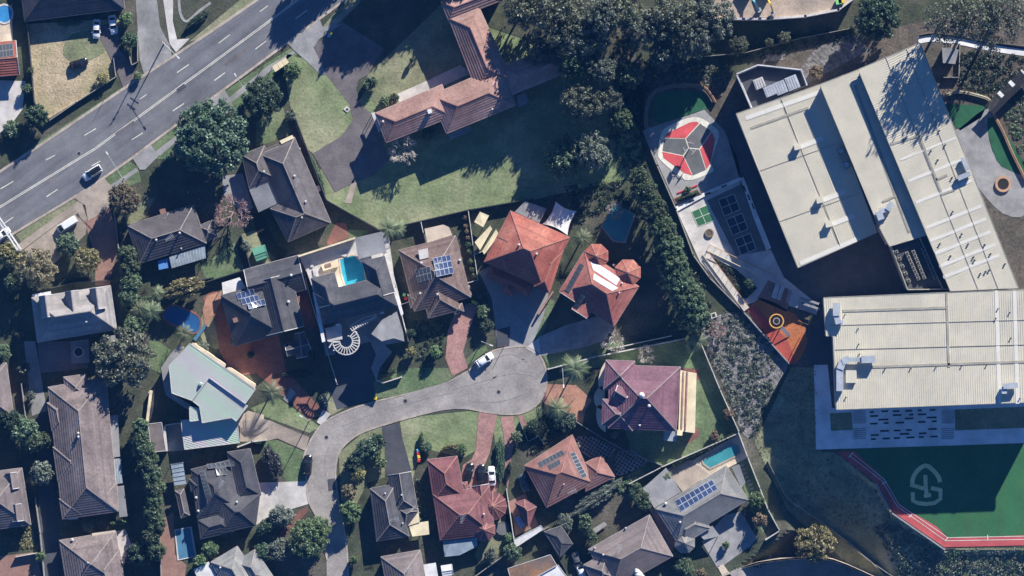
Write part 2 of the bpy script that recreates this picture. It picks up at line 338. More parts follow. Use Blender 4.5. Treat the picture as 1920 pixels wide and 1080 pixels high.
# lawns
patch('lawn', [(640, 235), (700, 150), (830, 5), (880, 40), (1210, 150), (1200, 330), (1010, 372), (880, 395), (712, 430), (612, 375), (600, 320)], 'grass', 1)
patch('lawn', [(535, 110), (560, 108), (590, 118), (655, 190), (662, 232), (588, 288), (548, 215)], 'grass', 2, 4)
patch('lawn', [(690, 140), (828, 8), (850, 35), (905, 140), (745, 190), (722, 205), (700, 190), (680, 160)], 'grass_dull', 2)
patch('front_yard_ground', [(50, 45), (225, 35), (216, 110), (212, 148), (92, 222), (64, 195)], 'straw', 1)
patch('lawn', [(128, 70), (150, 60), (192, 58), (200, 92), (170, 112), (140, 118), (118, 100)], 'grass_dull', 2, 4)
patch('lawn', [(480, 230), (530, 200), (545, 250), (520, 262), (480, 275)], 'grass_rich', 1)
patch('lawn', [(230, 395), (290, 370), (275, 405), (240, 425)], 'grass_dull', 1)
patch('lawn', [(375, 500), (440, 455), (460, 510), (390, 528)], 'grass_rich', 1)
patch('lawn', [(450, 440), (485, 430), (495, 470), (510, 500), (470, 505)], 'grass_dull', 1)
patch('lawn', [(640, 430), (690, 432), (685, 445), (655, 450)], 'grass_rich', 1)
patch('lawn', [(280, 630), (320, 655), (300, 700), (280, 690)], 'grass_rich', 1)
patch('lawn', [(375, 600), (400, 575), (425, 620), (415, 655), (380, 640)], 'grass_dull', 1, 3)
patch('lawn', [(470, 765), (520, 745), (600, 800), (580, 812), (480, 775)], 'grass', 1)
patch('lawn', [(490, 826), (520, 825), (572, 848), (566, 875), (575, 903), (540, 905), (500, 850)], 'grass_rich', 1)
patch('lawn', [(600, 740), (640, 730), (645, 765), (620, 780)], 'grass_dull', 1)
patch('lawn', [(700, 715), (770, 690), (860, 690), (905, 640), (915, 655), (840, 715), (760, 740), (705, 748)], 'grass_rich', 1)
patch('lawn', [(635, 850), (680, 812), (716, 800), (724, 830), (722, 895), (690, 905), (660, 960), (640, 940)], 'grass_dull', 1)
patch('lawn', [(750, 790), (790, 780), (905, 768), (892, 845), (870, 858), (790, 840), (772, 905), (760, 870)], 'grass', 1)
patch('lawn', [(928, 780), (1015, 762), (1024, 775), (985, 800), (930, 850), (925, 800)], 'grass', 1)
patch('lawn', [(984, 655), (1010, 600), (1030, 560), (1040, 565), (1028, 600), (1005, 655), (990, 662)], 'grass_rich', 1)
patch('lawn', [(1015, 660), (1100, 640), (1290, 640), (1310, 640), (1385, 808), (1305, 850), (1240, 872), (1180, 900), (1180, 830), (1130, 690), (1030, 690)], 'grass_rich', 1)
patch('lawn', [(915, 985), (960, 960), (968, 1020), (900, 1060), (890, 1040)], 'grass_dull', 1)
patch('lawn', [(1385, 860), (1400, 858), (1450, 970), (1430, 1000), (1400, 940)], 'grass_rich', 1)
patch('lawn', [(1350, 1075), (1412, 1040), (1410, 1075), (1380, 1085)], 'grass', 1)
patch('lawn', [(150, 890), (158, 900), (150, 905)], 'grass', 1)
patch('verge', [(-30, 345), (70, 268), (190, 190), (200, 196), (70, 286), (-30, 362)], 'grass_rich', 1)
patch('verge', [(205, 180), (228, 164), (232, 170), (205, 190)], 'grass_rich', 1)
patch('verge', [(355, 78), (450, 0), (500, -20), (500, 0), (400, 66)], 'grass_dull', 1)
patch('verge', [(30, 440), (140, 365), (150, 378), (40, 455)], 'grass_dull', 1)
patch('verge', [(195, 335), (240, 300), (258, 312), (265, 340), (210, 362)], 'grass_rich', 1)
patch('verge', [(280, 272), (320, 240), (335, 250), (320, 300), (290, 298)], 'grass_rich', 1)
patch('verge', [(420, 172), (500, 118), (555, 85), (560, 100), (480, 170), (440, 210)], 'grass_rich', 1)
patch('verge', [(600, 55), (650, 0), (690, -20), (672, 8), (620, 60)], 'grass_dull', 1)
# bare and scrubby ground of the school
patch('school_ground', [(1150, 60), (1210, 130), (1380, 150), (1420, 110), (1640, 60), (1920, 0), (2000, 0), (2000, 800), (1530, 800), (1530, 690), (1480, 690), (1330, 520), (1200, 250), (1140, 130)], 'dirt', 1)
patch('bank', [(1530, 90), (1600, 62), (1630, 95), (1580, 120), (1510, 160), (1500, 130)], 'bank', 2)
patch('bank', [(1430, 105), (1475, 95), (1470, 112), (1425, 116)], 'bank', 2)
patch('bank', [(1318, 602), (1350, 590), (1398, 588), (1440, 634), (1476, 682), (1462, 712), (1436, 760), (1412, 815), (1392, 812), (1370, 752), (1340, 690), (1322, 640)], 'bank', 2, 4)
drape('meadow', 'grass_dull', .06, [(1415, 830), (1483, 690), (1530, 690), (1530, 845), (1570, 850), (1645, 910), (1675, 965), (1770, 1030), (1990, 1025), (1990, 1110), (1650, 1110), (1480, 960), (1440, 880)], (1404, 1998), (686, 1120), 3)
mb = MB(); mb.prism([P(x, y, 4.0) for x, y in ((1335, -160), (1640, -160), (1600, -5), (1575, 16), (1500, 31), (1335, 34))], 0, 4.0); tag(mb.build('building_site_ground', M['pale_dirt']), kind='structure')
patch('service_lane', [(1375, 205), (1395, 225), (1500, 490), (1650, 430), (1740, 520), (1740, 560), (1545, 575), (1530, 600), (1490, 560), (1440, 470), (1385, 330), (1355, 225)], 'asphalt_dark', 2)
patch('service_court', [(1530, 600), (1560, 600), (1560, 690), (1525, 690), (1510, 650)], 'asphalt_dark', 2)
# roads
UP = [(-60, 362), (0, 325), (69, 280), (230, 171), (400, 60), (487, 0), (575, -62)]
LO = [(-60, 486), (22, 436), (144, 363), (194, 330), (245, 294), (380, 193), (535, 79), (641, 0), (720, -62)]
patch('main_road', UP + LO[::-1], 'asphalt', 3)
for l, d in ((UP, -3), (LO, 3)):
    ribbon('kerb', offset_line(l, d), 5, 'kerb', 0, .14)
MID = [(-60, 425), (0, 388), (178, 279), (400, 117), (491, 50), (640, -62)]
for d in (-1.3, 1.3): ribbon('road_marking', offset_line(MID, d), 1.3, 'paint', .1, .115)
for a in ((86, 300, 103, 291), (158, 254, 180, 241), (262, 186, 275, 177), (332, 136, 354, 121), (410, 81, 431, 65), (487, 22, 502, 11), (1, 354, 25, 340), (247, 262, 268, 249), (324, 208, 345, 194),
          (402, 151, 422, 136), (479, 92, 499, 77), (554, 35, 576, 19), (87, 369, 108, 355), (172, 311, 188, 302), (8, 419, 25, 407)):
    ribbon('lane_dash', [a[:2], a[2:]], 1.6, 'paint', .1, .115)
CR = [(985, 648), (1008, 660), (1022, 682), (1027, 710), (1022, 738), (1006, 762), (975, 777), (930, 777), (880, 768), (840, 768), (792, 778), (717, 799), (673, 816), (645, 838), (633, 862), (631, 900), (638, 950), (650, 1010), (655, 1090), (660, 1120), (615, 1120), (612, 1050), (596, 980), (577, 940), (573, 900), (567, 865), (576, 835), (600, 797), (635, 775), (690, 755), (760, 738), (840, 715), (880, 692), (905, 670), (925, 656), (955, 650)]
patch('court_road', CR, 'asphalt_warm', 3, 3)
for nm, seg in (('kerb', CR[-5:] + CR[0:9]), ('kerb', CR[10:19]), ('kerb', CR[21:31])):
    ribbon(nm, offset_line(seg, 1.5 if seg else 0), 3, 'kerb', 0, .14, curve=3)
for q in ([(215, 250), (250, 226), (253, 231), (219, 255)], [(90, 340), (104, 330), (108, 335), (94, 346)], [(420, 120), (470, 84), (473, 88), (423, 125)], [(330, 168), (345, 157), (350, 163), (335, 174)]): patch('road_repair', q, 'asphalt_dark' if q[0][0] == 330 else 'asphalt_old', 4)
for x, y, lb in ((222, 361, 'drain grate on the concrete apron by the white wagon'), (612, 820, 'round manhole lid on the court road bend'), (935, 735, 'round manhole lid inside the cul-de-sac circle'), (760, 752, 'round manhole lid on the court road straight'), (148, 288, 'round manhole lid on the main road near centre line')):
    r = empty('manhole_cover', P(x, y), 0, lb, 'manhole cover', 'covers in the roads'); mb = MB(); c = P(x, y); mb.tube((c.x, c.y, .10), (c.x, c.y, .14), .42, .42, 14); mb.build('lid', M['dark'], r); mb = MB(); mb.tube((c.x, c.y, .09), (c.x, c.y, .125), .55, .55, 14); mb.build('ring', M['concrete_grey'], r)
for q in ([(860, 742), (900, 728), (950, 690), (985, 672)], [(850, 730), (900, 716), (960, 700), (1005, 705)], [(880, 752), (940, 752), (990, 735), (1010, 712)], [(640, 800), (700, 775), (780, 752), (850, 735)], [(612, 900), (610, 860), (625, 825), (660, 798)], [(906, 690), (930, 672), (960, 664), (990, 680)]): ribbon('tyre_mark', q, 2.2, 'tyre_mark', .11, .12, curve=4)
patch('road_repair', [(614, 899), (631, 896), (633, 918), (616, 921)], 'asphalt_dark', 4)
drape('court_road', 'asphalt_warm', .09, smooth_curve([(1330, 1120), (1345, 1085), (1420, 1054), (1500, 1044), (1560, 1048), (1640, 1080), (1660, 1120)], 4), (1326, 1668), (1040, 1122), 2)
ribbon('kerb', [(1345, 1085), (1420, 1054), (1500, 1044), (1560, 1048), (1640, 1082)], 3, 'kerb', 0, .14, curve=3)
# footpaths and drives
patch('footpath', [(20, 468), (150, 374), (156, 384), (40, 470)], 'concrete', 2)
patch('footpath', [(200, 352), (255, 315), (260, 320), (205, 360)], 'concrete_grey', 2)
patch('footpath', [(290, 285), (330, 255), (335, 262), (300, 292)], 'concrete_grey', 2)
patch('footpath', [(425, 187), (500, 125), (550, 95), (553, 100), (505, 135), (432, 194)], 'concrete_grey', 2)
patch('footpath', [(598, 62), (655, 10), (662, 15), (610, 66)], 'concrete', 2)
patch('drive_apron', [(140, 372), (195, 334), (210, 350), (205, 390), (165, 415), (160, 385)], 'concrete', 4)
patch('drive', [(45, 468), (155, 385), (165, 415), (160, 440), (95, 500), (80, 520)], 'concrete', 1)
patch('drive', [(160, 412), (205, 385), (215, 420), (220, 470), (205, 535), (178, 535), (180, 480), (165, 440)], 'brown_paving', 2)
patch('drive_apron', [(248, 296), (282, 270), (298, 292), (272, 318), (262, 318)], 'concrete_grey', 4)
patch('drive_apron', [(382, 196), (422, 168), (440, 205), (400, 230)], 'concrete_grey', 4)
patch('drive_apron', [(538, 80), (600, 38), (605, 50), (640, 45), (600, 72), (588, 88), (612, 140), (600, 140), (575, 115), (552, 95)], 'concrete_grey', 4)
patch('drive', [(588, 86), (640, 40), (720, 90), (690, 140), (672, 150), (668, 165), (674, 195), (700, 215), (730, 300), (700, 330), (668, 340), (628, 360), (605, 320), (586, 288), (640, 255), (662, 225), (655, 195), (612, 140)], 'asphalt_old', 3)
patch('footpath', [(660, 340), (670, 342), (658, 382), (646, 380)], 'concrete', 3)
patch('footpath', [(745, 176), (808, 148), (862, 122), (888, 136), (815, 168), (748, 192)], 'concrete_white', 3)
patch('drive', [(253, -20), (292, -20), (300, 50), (318, 84), (322, 104), (272, 145), (262, 112)], 'concrete_grey', 2)
patch('drive', [(303, -20), (325, -20), (324, 40), (332, 74), (356, 72), (330, 98), (318, 82)], 'concrete_white', 2)
patch('drive', [(175, 50), (225, 40), (222, 90), (250, 125), (255, 150), (232, 168), (222, 140), (200, 95)], 'asphalt_old', 3)
ribbon('garden_path', [(335, -10), (338, 25), (350, 40), (372, 22), (395, 5)], 5, 'concrete_grey', 0, .09, curve=4)
patch('driveway', [(-20, 150), (48, 152), (42, 205), (20, 235), (-20, 262)], 'concrete_white', 2)
patch('patio', [(-20, 30), (22, 8), (24, 78), (-20, 78)], 'cream_paving', 2)
patch('driveway', [(410, 548), (440, 650), (498, 632), (520, 615), (535, 690), (560, 720), (606, 770), (580, 790), (545, 755), (480, 700), (440, 705), (412, 660), (402, 600), (380, 560), (395, 545)], 'terracotta', 2)
patch('driveway_edge', [(545, 727), (555, 737), (540, 756), (531, 748)], 'concrete_grey', 3)
patch('driveway_edge', [(594, 792), (605, 768), (620, 776), (604, 798)], 'concrete_white', 4)
patch('side_path', [(556, 545), (575, 540), (592, 610), (580, 622), (570, 612)], 'terracotta', 2)
patch('driveway', [(490, 785), (505, 788), (580, 820), (572, 845), (520, 822), (495, 828), (450, 828), (450, 790)], 'concrete', 3)
patch('terrace', [(445, 785), (465, 770), (495, 778), (494, 792), (448, 798)], 'cream_paving', 2)
patch('driveway', [(485, 905), (577, 902), (578, 945), (545, 955), (510, 965), (480, 985)], 'concrete_white', 3)
patch('brick_path', [(578, 950), (575, 962), (548, 990), (525, 1012), (520, 1005), (545, 975), (565, 955)], 'terracotta', 3)
patch('driveway', [(630, 655), (700, 640), (720, 700), (700, 715), (702, 748), (632, 768), (622, 740)], 'asphalt_dark', 2)
patch('entry_path', [(690, 632), (715, 640), (735, 660), (712, 690), (706, 715), (696, 690), (705, 665)], 'concrete_grey', 3)
patch('courtyard', [(567, 482), (672, 448), (730, 480), (760, 640), (700, 650), (610, 668)], 'concrete_grey', 1)
BASE = 4.0
mb = MB(); mb.prism([P(x, y) for x, y in ((561, 481), (664, 446), (727, 434), (742, 545), (690, 560), (596, 556))], 0, 4.0); tag(mb.build('raised_terrace', M['concrete_white']), kind='structure')
patch('pool_deck', [(566, 483), (663, 450), (690, 486), (645, 545), (590, 552)], 'concrete_white', 2)
patch('pool_deck', [(598, 498), (642, 486), (650, 540), (598, 548)], 'cream_paving', 3)
BASE = 0.0
patch('driveway', [(840, 620), (856, 580), (880, 568), (895, 575), (880, 620), (868, 660), (878, 690), (848, 705), (835, 672)], 'pink', 3)
patch('driveway', [(898, 510), (935, 490), (1030, 545), (1020, 590), (1000, 640), (985, 656), (932, 650), (930, 625), (922, 560)], 'concrete_grey', 2)
patch('driveway_apron', [(931, 618), (957, 612), (955, 648), (932, 652)], 'asphalt_dark', 4)
patch('driveway', [(1010, 632), (1060, 610), (1130, 590), (1160, 600), (1130, 640), (1090, 652), (1012, 668)], 'concrete_grey', 2)
patch('driveway_apron', [(985, 652), (1010, 634), (1014, 666), (1002, 662)], 'concrete_white', 4)
patch('driveway', [(1027, 720), (1080, 722), (1110, 750), (1098, 768), (1092, 795), (1058, 775), (1020, 756), (1018, 748)], 'orange_tile', 3)
patch('driveway', [(898, 770), (932, 778), (918, 850), (905, 880), (935, 905), (930, 922), (890, 925), (864, 895), (868, 872), (885, 860), (892, 845)], 'pink', 3)
patch('driveway', [(938, 782), (963, 780), (965, 820), (958, 860), (952, 920), (948, 895), (945, 820)], 'pink', 3)
patch('front_path', [(970, 780), (980, 778), (990, 798), (982, 800)], 'pink', 3)
patch('driveway', [(716, 800), (747, 794), (772, 885), (722, 892), (722, 840)], 'asphalt_dark', 3)
patch('patio', [(300, 1000), (310, 970), (325, 960), (328, 1040), (350, 1060), (345, 1090), (300, 1090)], 'brown_paving', 2)
patch('patio', [(1290, 868), (1384, 814), (1402, 858), (1340, 890), (1280, 915)], 'cream_paving', 2)
patch('patio', [(1248, 880), (1295, 862), (1330, 890), (1280, 922)], 'concrete', 3)
patch('driveway', [(1320, 1010), (1360, 965), (1390, 960), (1420, 1010), (1405, 1025), (1350, 1065)], 'concrete_grey', 2)
patch('front_path', [(1315, 1015), (1335, 1005), (1362, 1050), (1345, 1065)], 'concrete_grey', 3)
patch('front_path', [(1345, 1062), (1356, 1058), (1375, 1085), (1360, 1090)], 'cream_paving', 3)
patch('driveway_apron', [(1405, 1025), (1435, 1012), (1448, 1048), (1412, 1058)], 'concrete_grey', 4)
patch('side_path', [(1192, 930), (1232, 958), (1275, 1030), (1262, 1040), (1220, 960)], 'concrete_grey', 2)
patch('courtyard', [(70, 640), (140, 640), (165, 650), (165, 690), (75, 700)], 'asphalt_old', 1)
patch('courtyard', [(132, 640), (166, 636), (168, 680), (134, 682)], 'concrete_grey', 2)
patch('drive', [(68, 780), (90, 770), (112, 1080), (82, 1090), (72, 930)], 'asphalt_dark', 2)
patch('drive', [(45, 640), (66, 640), (88, 770), (60, 780)], 'concrete_grey', 1)
patch('side_path', [(200, 1000), (235, 992), (246, 1020), (232, 1060), (225, 1050)], 'concrete_white', 2)
patch('patio', [(-20, 1045), (70, 1035), (80, 1100), (-20, 1100)], 'brown_paving', 2)
patch('lawn', [(35, 1030), (60, 985), (68, 1025)], 'grass_dull', 2)
patch('yard', [(952, 1066), (1030, 1042), (1043, 1058), (1005, 1085), (960, 1095)], 'dirt', 2)
patch('courtyard', [(942, 1000), (955, 940), (985, 925), (1010, 985), (965, 1005)], 'brown_paving', 1)
patch('brick_patio', [(612, 455), (630, 418), (648, 418), (655, 445), (615, 460)], 'terracotta', 2)
patch('brick_patio', [(380, 580), (388, 555), (416, 545), (414, 565), (395, 600), (385, 622)], 'orange_tile', 3)
patch('garden_bed', [(470, 400), (490, 400), (520, 460), (540, 470), (525, 490), (490, 460)], 'soil', 2)
patch('brick_edging', [(1275, 690), (1310, 692), (1312, 712), (1278, 712)], 'terracotta', 2)
patch('brick_edging', [(1285, 830), (1310, 800), (1312, 818), (1283, 835)], 'terracotta', 2)
patch('concrete_pad', [(416, 330), (455, 325), (475, 390), (455, 400), (420, 365)], 'concrete_grey', 2)
patch('footpath', [(278, 735), (290, 730), (287, 770), (278, 800)], 'cream_paving', 3)
patch('courtyard', [(285, 800), (340, 795), (345, 845), (290, 848)], 'concrete_grey', 2)
# school yard
patch('play_court', [(1205, 244), (1320, 205), (1358, 245), (1385, 300), (1390, 345), (1270, 388)], 'concrete_grey', 2)
patch('school_turf', [(1225, 190), (1250, 172), (1310, 172), (1328, 195), (1322, 205), (1245, 230), (1228, 225)], 'turf', 2, 3)
patch('school_paving', [(1268, 392), (1385, 340), (1445, 468), (1470, 520), (1520, 560), (1535, 580), (1530, 590), (1440, 560), (1385, 575), (1312, 490)], 'concrete_white', 3)
patch('games_court', [(1325, 376), (1388, 346), (1445, 468), (1380, 480)], 'court_grey', 4)
C0 = [(430, 430), (500, 445), (590, 510), (605, 560), (570, 670), (552, 740), (570, 790), (520, 820), (420, 855), (350, 840), (210, 720), (195, 660), (205, 570), (235, 510), (330, 460)]
t1 = lambda q: [(1180 + x / 3.6, 100 + y / 3.6) for x, y in q]
bc = patch('three_way_court', t1(C0), 'paint', 4, 3)
for k, q in (('court_red', [(237, 568), (378, 573), (470, 472), (455, 460), (410, 465), (255, 540)]), ('court_grey', [(384, 575), (478, 474), (552, 526), (474, 641), (403, 635)]),
             ('court_red', [(478, 648), (557, 532), (578, 580), (560, 680), (545, 745), (520, 783)]), ('court_grey', [(472, 650), (516, 787), (430, 823), (369, 692), (403, 643)]),
             ('court_red', [(363, 694), (426, 825), (372, 808), (230, 705), (222, 664)]), ('court_grey', [(362, 686), (224, 658), (235, 573), (377, 578), (399, 640)])):
    patch('court_sector', t1(q), k, 5, parent=bc)
t2 = lambda q: [(1240 + x / 3.6, 340 + y / 3.6) for x, y in q]
for k, q in (('court_green', [(203, 205), (308, 160), (356, 265), (248, 305)]), ('court_navy', [(385, 125), (490, 85), (532, 190), (425, 235)]), ('court_navy', [(438, 258), (545, 215), (585, 322), (482, 365)]), ('court_navy', [(496, 392), (600, 350), (640, 458), (540, 498)])):
    q = t2(q); c = patch('small_ball_court', q, k, 5)
    md = lambda a, b: ((a[0] + b[0]) / 2, (a[1] + b[1]) / 2)
    for a, b in ((q[0], q[1]), (q[1], q[2]), (q[2], q[3]), (q[3], q[0]), (md(q[0], q[1]), md(q[2], q[3])), (md(q[1], q[2]), md(q[3], q[0]))):
        ribbon('court_line', [a, b], .9, 'paint', .16, .17, parent=c)
patch('playground_surface', [(1408, 572), (1425, 558), (1450, 566), (1492, 590), (1510, 612), (1514, 640), (1506, 664), (1491, 683), (1440, 625)], 'playground', 4, 0)
patch('playground_surface', [(1400, 580), (1415, 572), (1478, 640), (1492, 680), (1486, 684), (1470, 672)], 'playground_red', 5)
patch('playground_surface', [(1420, 560), (1440, 525), (1485, 545), (1475, 585)], 'brown_paving', 4)
patch('school_path', [(1780, 250), (1800, 240), (1845, 205), (1862, 215), (1852, 245), (1870, 300), (1925, 330), (1925, 400), (1880, 400), (1830, 345), (1800, 280)], 'concrete_grey', 3, 3)
patch('school_turf', [(1776, 195), (1850, 198), (1840, 220), (1800, 245), (1786, 230)], 'turf', 3)
patch('school_turf', [(1851, 240), (1862, 220), (1925, 310), (1925, 330), (1890, 318), (1868, 300)], 'turf', 4, 2)
ribbon('school_path', [(1722, 76), (1750, 72), (1800, 78), (1850, 88), (1900, 96), (1960, 104)], 12, 'terrace_concrete', 0, .12, curve=4)
patch('school_path', [(1785, 80), (1798, 82), (1788, 100), (1780, 98)], 'concrete', 4)
patch('terrace', [(1526, 684), (1552, 684), (1560, 765), (1990, 748), (1990, 829), (1530, 843)], 'terrace_concrete', 3)
patch('garden_bed', [(1556, 775), (1597, 773), (1599, 806), (1558, 808)], 'grass_dull', 4)
patch('garden_bed', [(1790, 768), (1990, 760), (1990, 800), (1791, 807)], 'grass_dull', 4)
patch('synthetic_field', [(1568, 843), (1990, 828), (1990, 1002), (1780, 1009), (1756, 988), (1690, 948), (1655, 900)], 'turf_field', 3)
TR_O = [(1567, 847), (1642, 905), (1671, 958), (1771, 1026), (1990, 1021)]; TR_I = [(1603, 846), (1659, 899), (1687, 947), (1756, 987), (1778, 1009), (1990, 1001)]
tr = patch('running_track', TR_O + TR_I[::-1], 'track', 4)
for l in ([(1594, 855), (1654, 902), (1682, 949), (1773, 1014), (1990, 1010)], [(1598, 850), (1658, 899), (1686, 946), (1777, 1008), (1990, 1004)]):
    ribbon('track_line', l, 1.1, 'paint', .14, .15, parent=tr)
for a, b in (((1591, 858), (1600, 848)), ((1654, 908), (1662, 902)), ((1704, 970), (1711, 963)), ((1772, 1014), (1778, 1007)), ((1852, 1012), (1852, 1003))): ribbon('track_line', [a, b], 1.6, 'paint', .155, .165, parent=tr)
t3 = lambda q: [(1520 + x / 3.6, 780 + y / 3.6) for x, y in q]
em = ribbon('field_emblem', t3([(686, 470), (690, 420), (725, 365), (777, 335), (825, 365), (862, 410), (873, 447)]), 8, 'emblem', .11, .125, curve=3)
for q in ([(672, 463), (765, 490)], [(774, 398), (776, 470), (783, 535)], [(765, 540), (812, 532)], [(812, 486), (876, 500)], [(876, 490), (876, 560), (835, 588), (780, 594), (725, 588), (691, 573), (689, 515)]):
    ribbon('emblem_stroke', t3(q), 7.5, 'emblem', .11, .135 + .008 * random.random(), parent=em)
tc = bpy.data.objects['terrace.001'] if 'terrace.001' in bpy.data.objects else None
for x, y, wd in ((412, 838, 28), (500, 832, 45), (577, 832, 45), (661, 829, 45), (736, 826, 25), (823, 823, 40), (428, 864, 55), (584, 858, 58), (679, 855, 28), (752, 853, 58), (491, 888, 67), (665, 881, 58), (816, 874, 67), (426, 916, 50), (510, 912, 33), (602, 909, 58), (750, 904, 50), (834, 900, 33), (823, 952, 58), (499, 965, 60), (584, 962, 45), (663, 959, 38), (634, 985, 66), (756, 981, 50), (433, 993, 55), (424, 1020, 33), (509, 1016, 48), (582, 1013, 40), (674, 1009, 54), (748, 1006, 33), (832, 1003, 48)):
    mb = MB(); c = P(1520 + x / 3.6, 540 + y / 3.6, .14); mb.box((c.x, c.y, .12), (wd / 3.6 * S, .40, .07), .03); mb.build('dark_paver', M['dark'], tc)
for x0 in (1600, 1765):
    for k in range(15):
        if k in (7, 8): continue
        a = P(x0, 771 + k * 3.7, .2); b = P(x0 + 24, 770.3 + k * 3.7, .2); mb = MB(); mb.bar((a.x, a.y, .14), (b.x, b.y, .14), .16, .1); mb.build('step_nosing', M['concrete_grey'], tc)
# lattice paving
lp = patch('lattice_paving', [(1076, 818), (1116, 819), (1155, 842), (1141, 858), (1105, 858), (1092, 848)], 'concrete_grey', 2)
lp2 = patch('lattice_paving', [(1160, 847), (1185, 844), (1216, 864), (1202, 876), (1156, 895), (1152, 864)], 'concrete_grey', 2)
for o, poly in ((lp, [(1076, 818), (1116, 819), (1155, 842), (1141, 858), (1105, 858), (1092, 848)]), (lp2, [(1160, 847), (1185, 844), (1216, 864), (1202, 876), (1156, 895), (1152, 864)])):
    ca, sa = math.cos(math.radians(33)), math.sin(math.radians(33)); me = None
    for i in range(-20, 21):
        for j in range(-20, 21):
            x, y = 1146 + i * 6.2 * ca - j * 6.2 * sa, 855 + i * 6.2 * sa + j * 6.2 * ca
            if inside((x, y), poly):
                if me is None:
                    mb = MB(); mb.box((0, 0, 0), (.52, .52, .05), -math.radians(33)); me = mb.mesh('paver'); me.materials.append(M['soil'])
                q = link('paver', me, None, o); c = P(x, y, .08); q.location = (c.x, c.y, .075)
for k in range(9):
    c = P(1391 + k * 3.2, 873 + k * 7.2, .06)
    mb = MB(); mb.box((c.x, c.y, .07), (.9, .45, .06), .35 + .1 * random.random()); tag(mb.build('stepping_stone', M['concrete_grey']), 'grey stepping stone in the side strip, %s from the pool end' % ORDW[k], 'stepping stone', 'stepping stones by the poolside house')
# ------------------------------------------------------------------ houses
def lerp(a, b, t): return a + (b - a) * t
def courses(mb, eA, eB, tA, tB, step=.64, lift=.095):
    """tile courses: overlapping strips from the eave edge up to the top edge"""
    n = max(2, int(round(((tA + tB) / 2 - (eA + eB) / 2).length / step)))
    nor = (eB - eA).cross((tA + tB) / 2 - eA)
    if nor.length < 1e-6: return
    nor.normalize()
    if nor.z < 0: nor = -nor
    up = nor * lift; pl = (eA, eB)
    for i in range(n):
        a, b, c, d = lerp(eA, tA, i / n), lerp(eB, tB, i / n), lerp(eB, tB, (i + 1) / n), lerp(eA, tA, (i + 1) / n)
        mb.add([a + up, b + up, c, d], [(0, 1, 2, 3)]); mb.add([a, b, b + up, a + up], [(0, 1, 2, 3)])
class Wing:
    def __init__(s, q, ez, pitch=23, hips=(1, 1), axis=None):
        c = [P(x, y, ez) for x, y in q]
        a, b = (c[1] - c[0]).length + (c[2] - c[3]).length, (c[2] - c[1]).length + (c[3] - c[0]).length
        if (a < b) if axis is None else axis: c = c[1:] + c[:1]; a, b = b, a
        s.c = c; s.ez = ez; s.w = b / 2; s.tan = math.tan(math.radians(pitch)); s.hips = hips
        m0, m1 = (c[3] + c[0]) / 2, (c[1] + c[2]) / 2; d = (m1 - m0); L = d.length; d.normalize(); i0 = min(s.w / 2, L / 2 - .01)
        up = Vector((0, 0, s.w / 2 * s.tan))
        s.r0 = m0 + (d * i0 if hips[0] else Vector()) + up; s.r1 = m1 - (d * i0 if hips[1] else Vector()) + up
        s.top = ez + up.z; s.ctr = sum(c, Vector()) / 4
    def z(s, x, y):
        best = 1e9
        for i in range(4):
            if i == 3 and not s.hips[0] or i == 1 and not s.hips[1]: 
                a, b = s.c[i], s.c[(i + 1) % 4]; e = (b - a).normalized(); n = Vector((-e.y, e.x, 0)); n = n if (s.ctr - a).dot(n) > 0 else -n
                if (Vector((x, y, 0)) - Vector((a.x, a.y, 0))).dot(n) < 0: return -1
                continue
            a, b = s.c[i], s.c[(i + 1) % 4]; e = (b - a).normalized(); n = Vector((-e.y, e.x, 0)); n = n if (s.ctr - a).dot(n) > 0 else -n
            best = min(best, (Vector((x, y, 0)) - Vector((a.x, a.y, 0))).dot(n))
        return s.ez + best * s.tan if best > -.05 else -1
    def build(s, root, rm, cm, wm, gm, inset=.5, z0=0):
        c, r0, r1 = s.c, s.r0, s.r1; mb = MB()
        courses(mb, c[0], c[1], r0, r1); courses(mb, c[2], c[3], r1, r0)
        if s.hips[1]: courses(mb, c[1], c[2], r1, r1)
        if s.hips[0]: courses(mb, c[3], c[0], r0, r0)
        mb.poly([p - Vector((0, 0, .16)) for p in c])
        ro = mb.build('roof', M[rm], root)
        cp = MB(); lift = Vector((0, 0, .07))
        E = [(r0, r1)] + ([(c[1], r1), (c[2], r1)] if s.hips[1] else []) + ([(c[3], r0), (c[0], r0)] if s.hips[0] else [])
        for a, b in E: cp.bar(a + lift, b + lift, .2, .12)
        cp.build('ridge_cap', M[cm], ro)
        g = MB()
        for i in range(4):
            a, b = c[i], c[(i + 1) % 4]
            if i == 3 and not s.hips[0] or i == 1 and not s.hips[1]:
                r = r0 if i == 3 else r1
                g.bar(a + lift, r + lift, .16, .14); g.bar(b + lift, r + lift, .16, .14)
            else: g.bar(a - lift, b - lift, .16, .16)
        g.build('gutter', M[gm], ro)
        wl = MB(); pts = []
        for i in range(4):
            e1 = (c[i] - c[i - 1]).normalized(); e2 = (c[(i + 1) % 4] - c[i]).normalized(); pts.append(c[i] - e1 * inset + e2 * inset)
        wl.prism(pts, z0, s.ez - .02)
        for i, r in ((3, r0), (1, r1)):
            if not s.hips[0 if i == 3 else 1]:
                k = (s.ctr - r); k.z = 0; k = k.normalized() * .25
                wl.poly([c[i] + k, c[(i + 1) % 4] + k, r + k])
        wl.build('wall', M[wm], root)
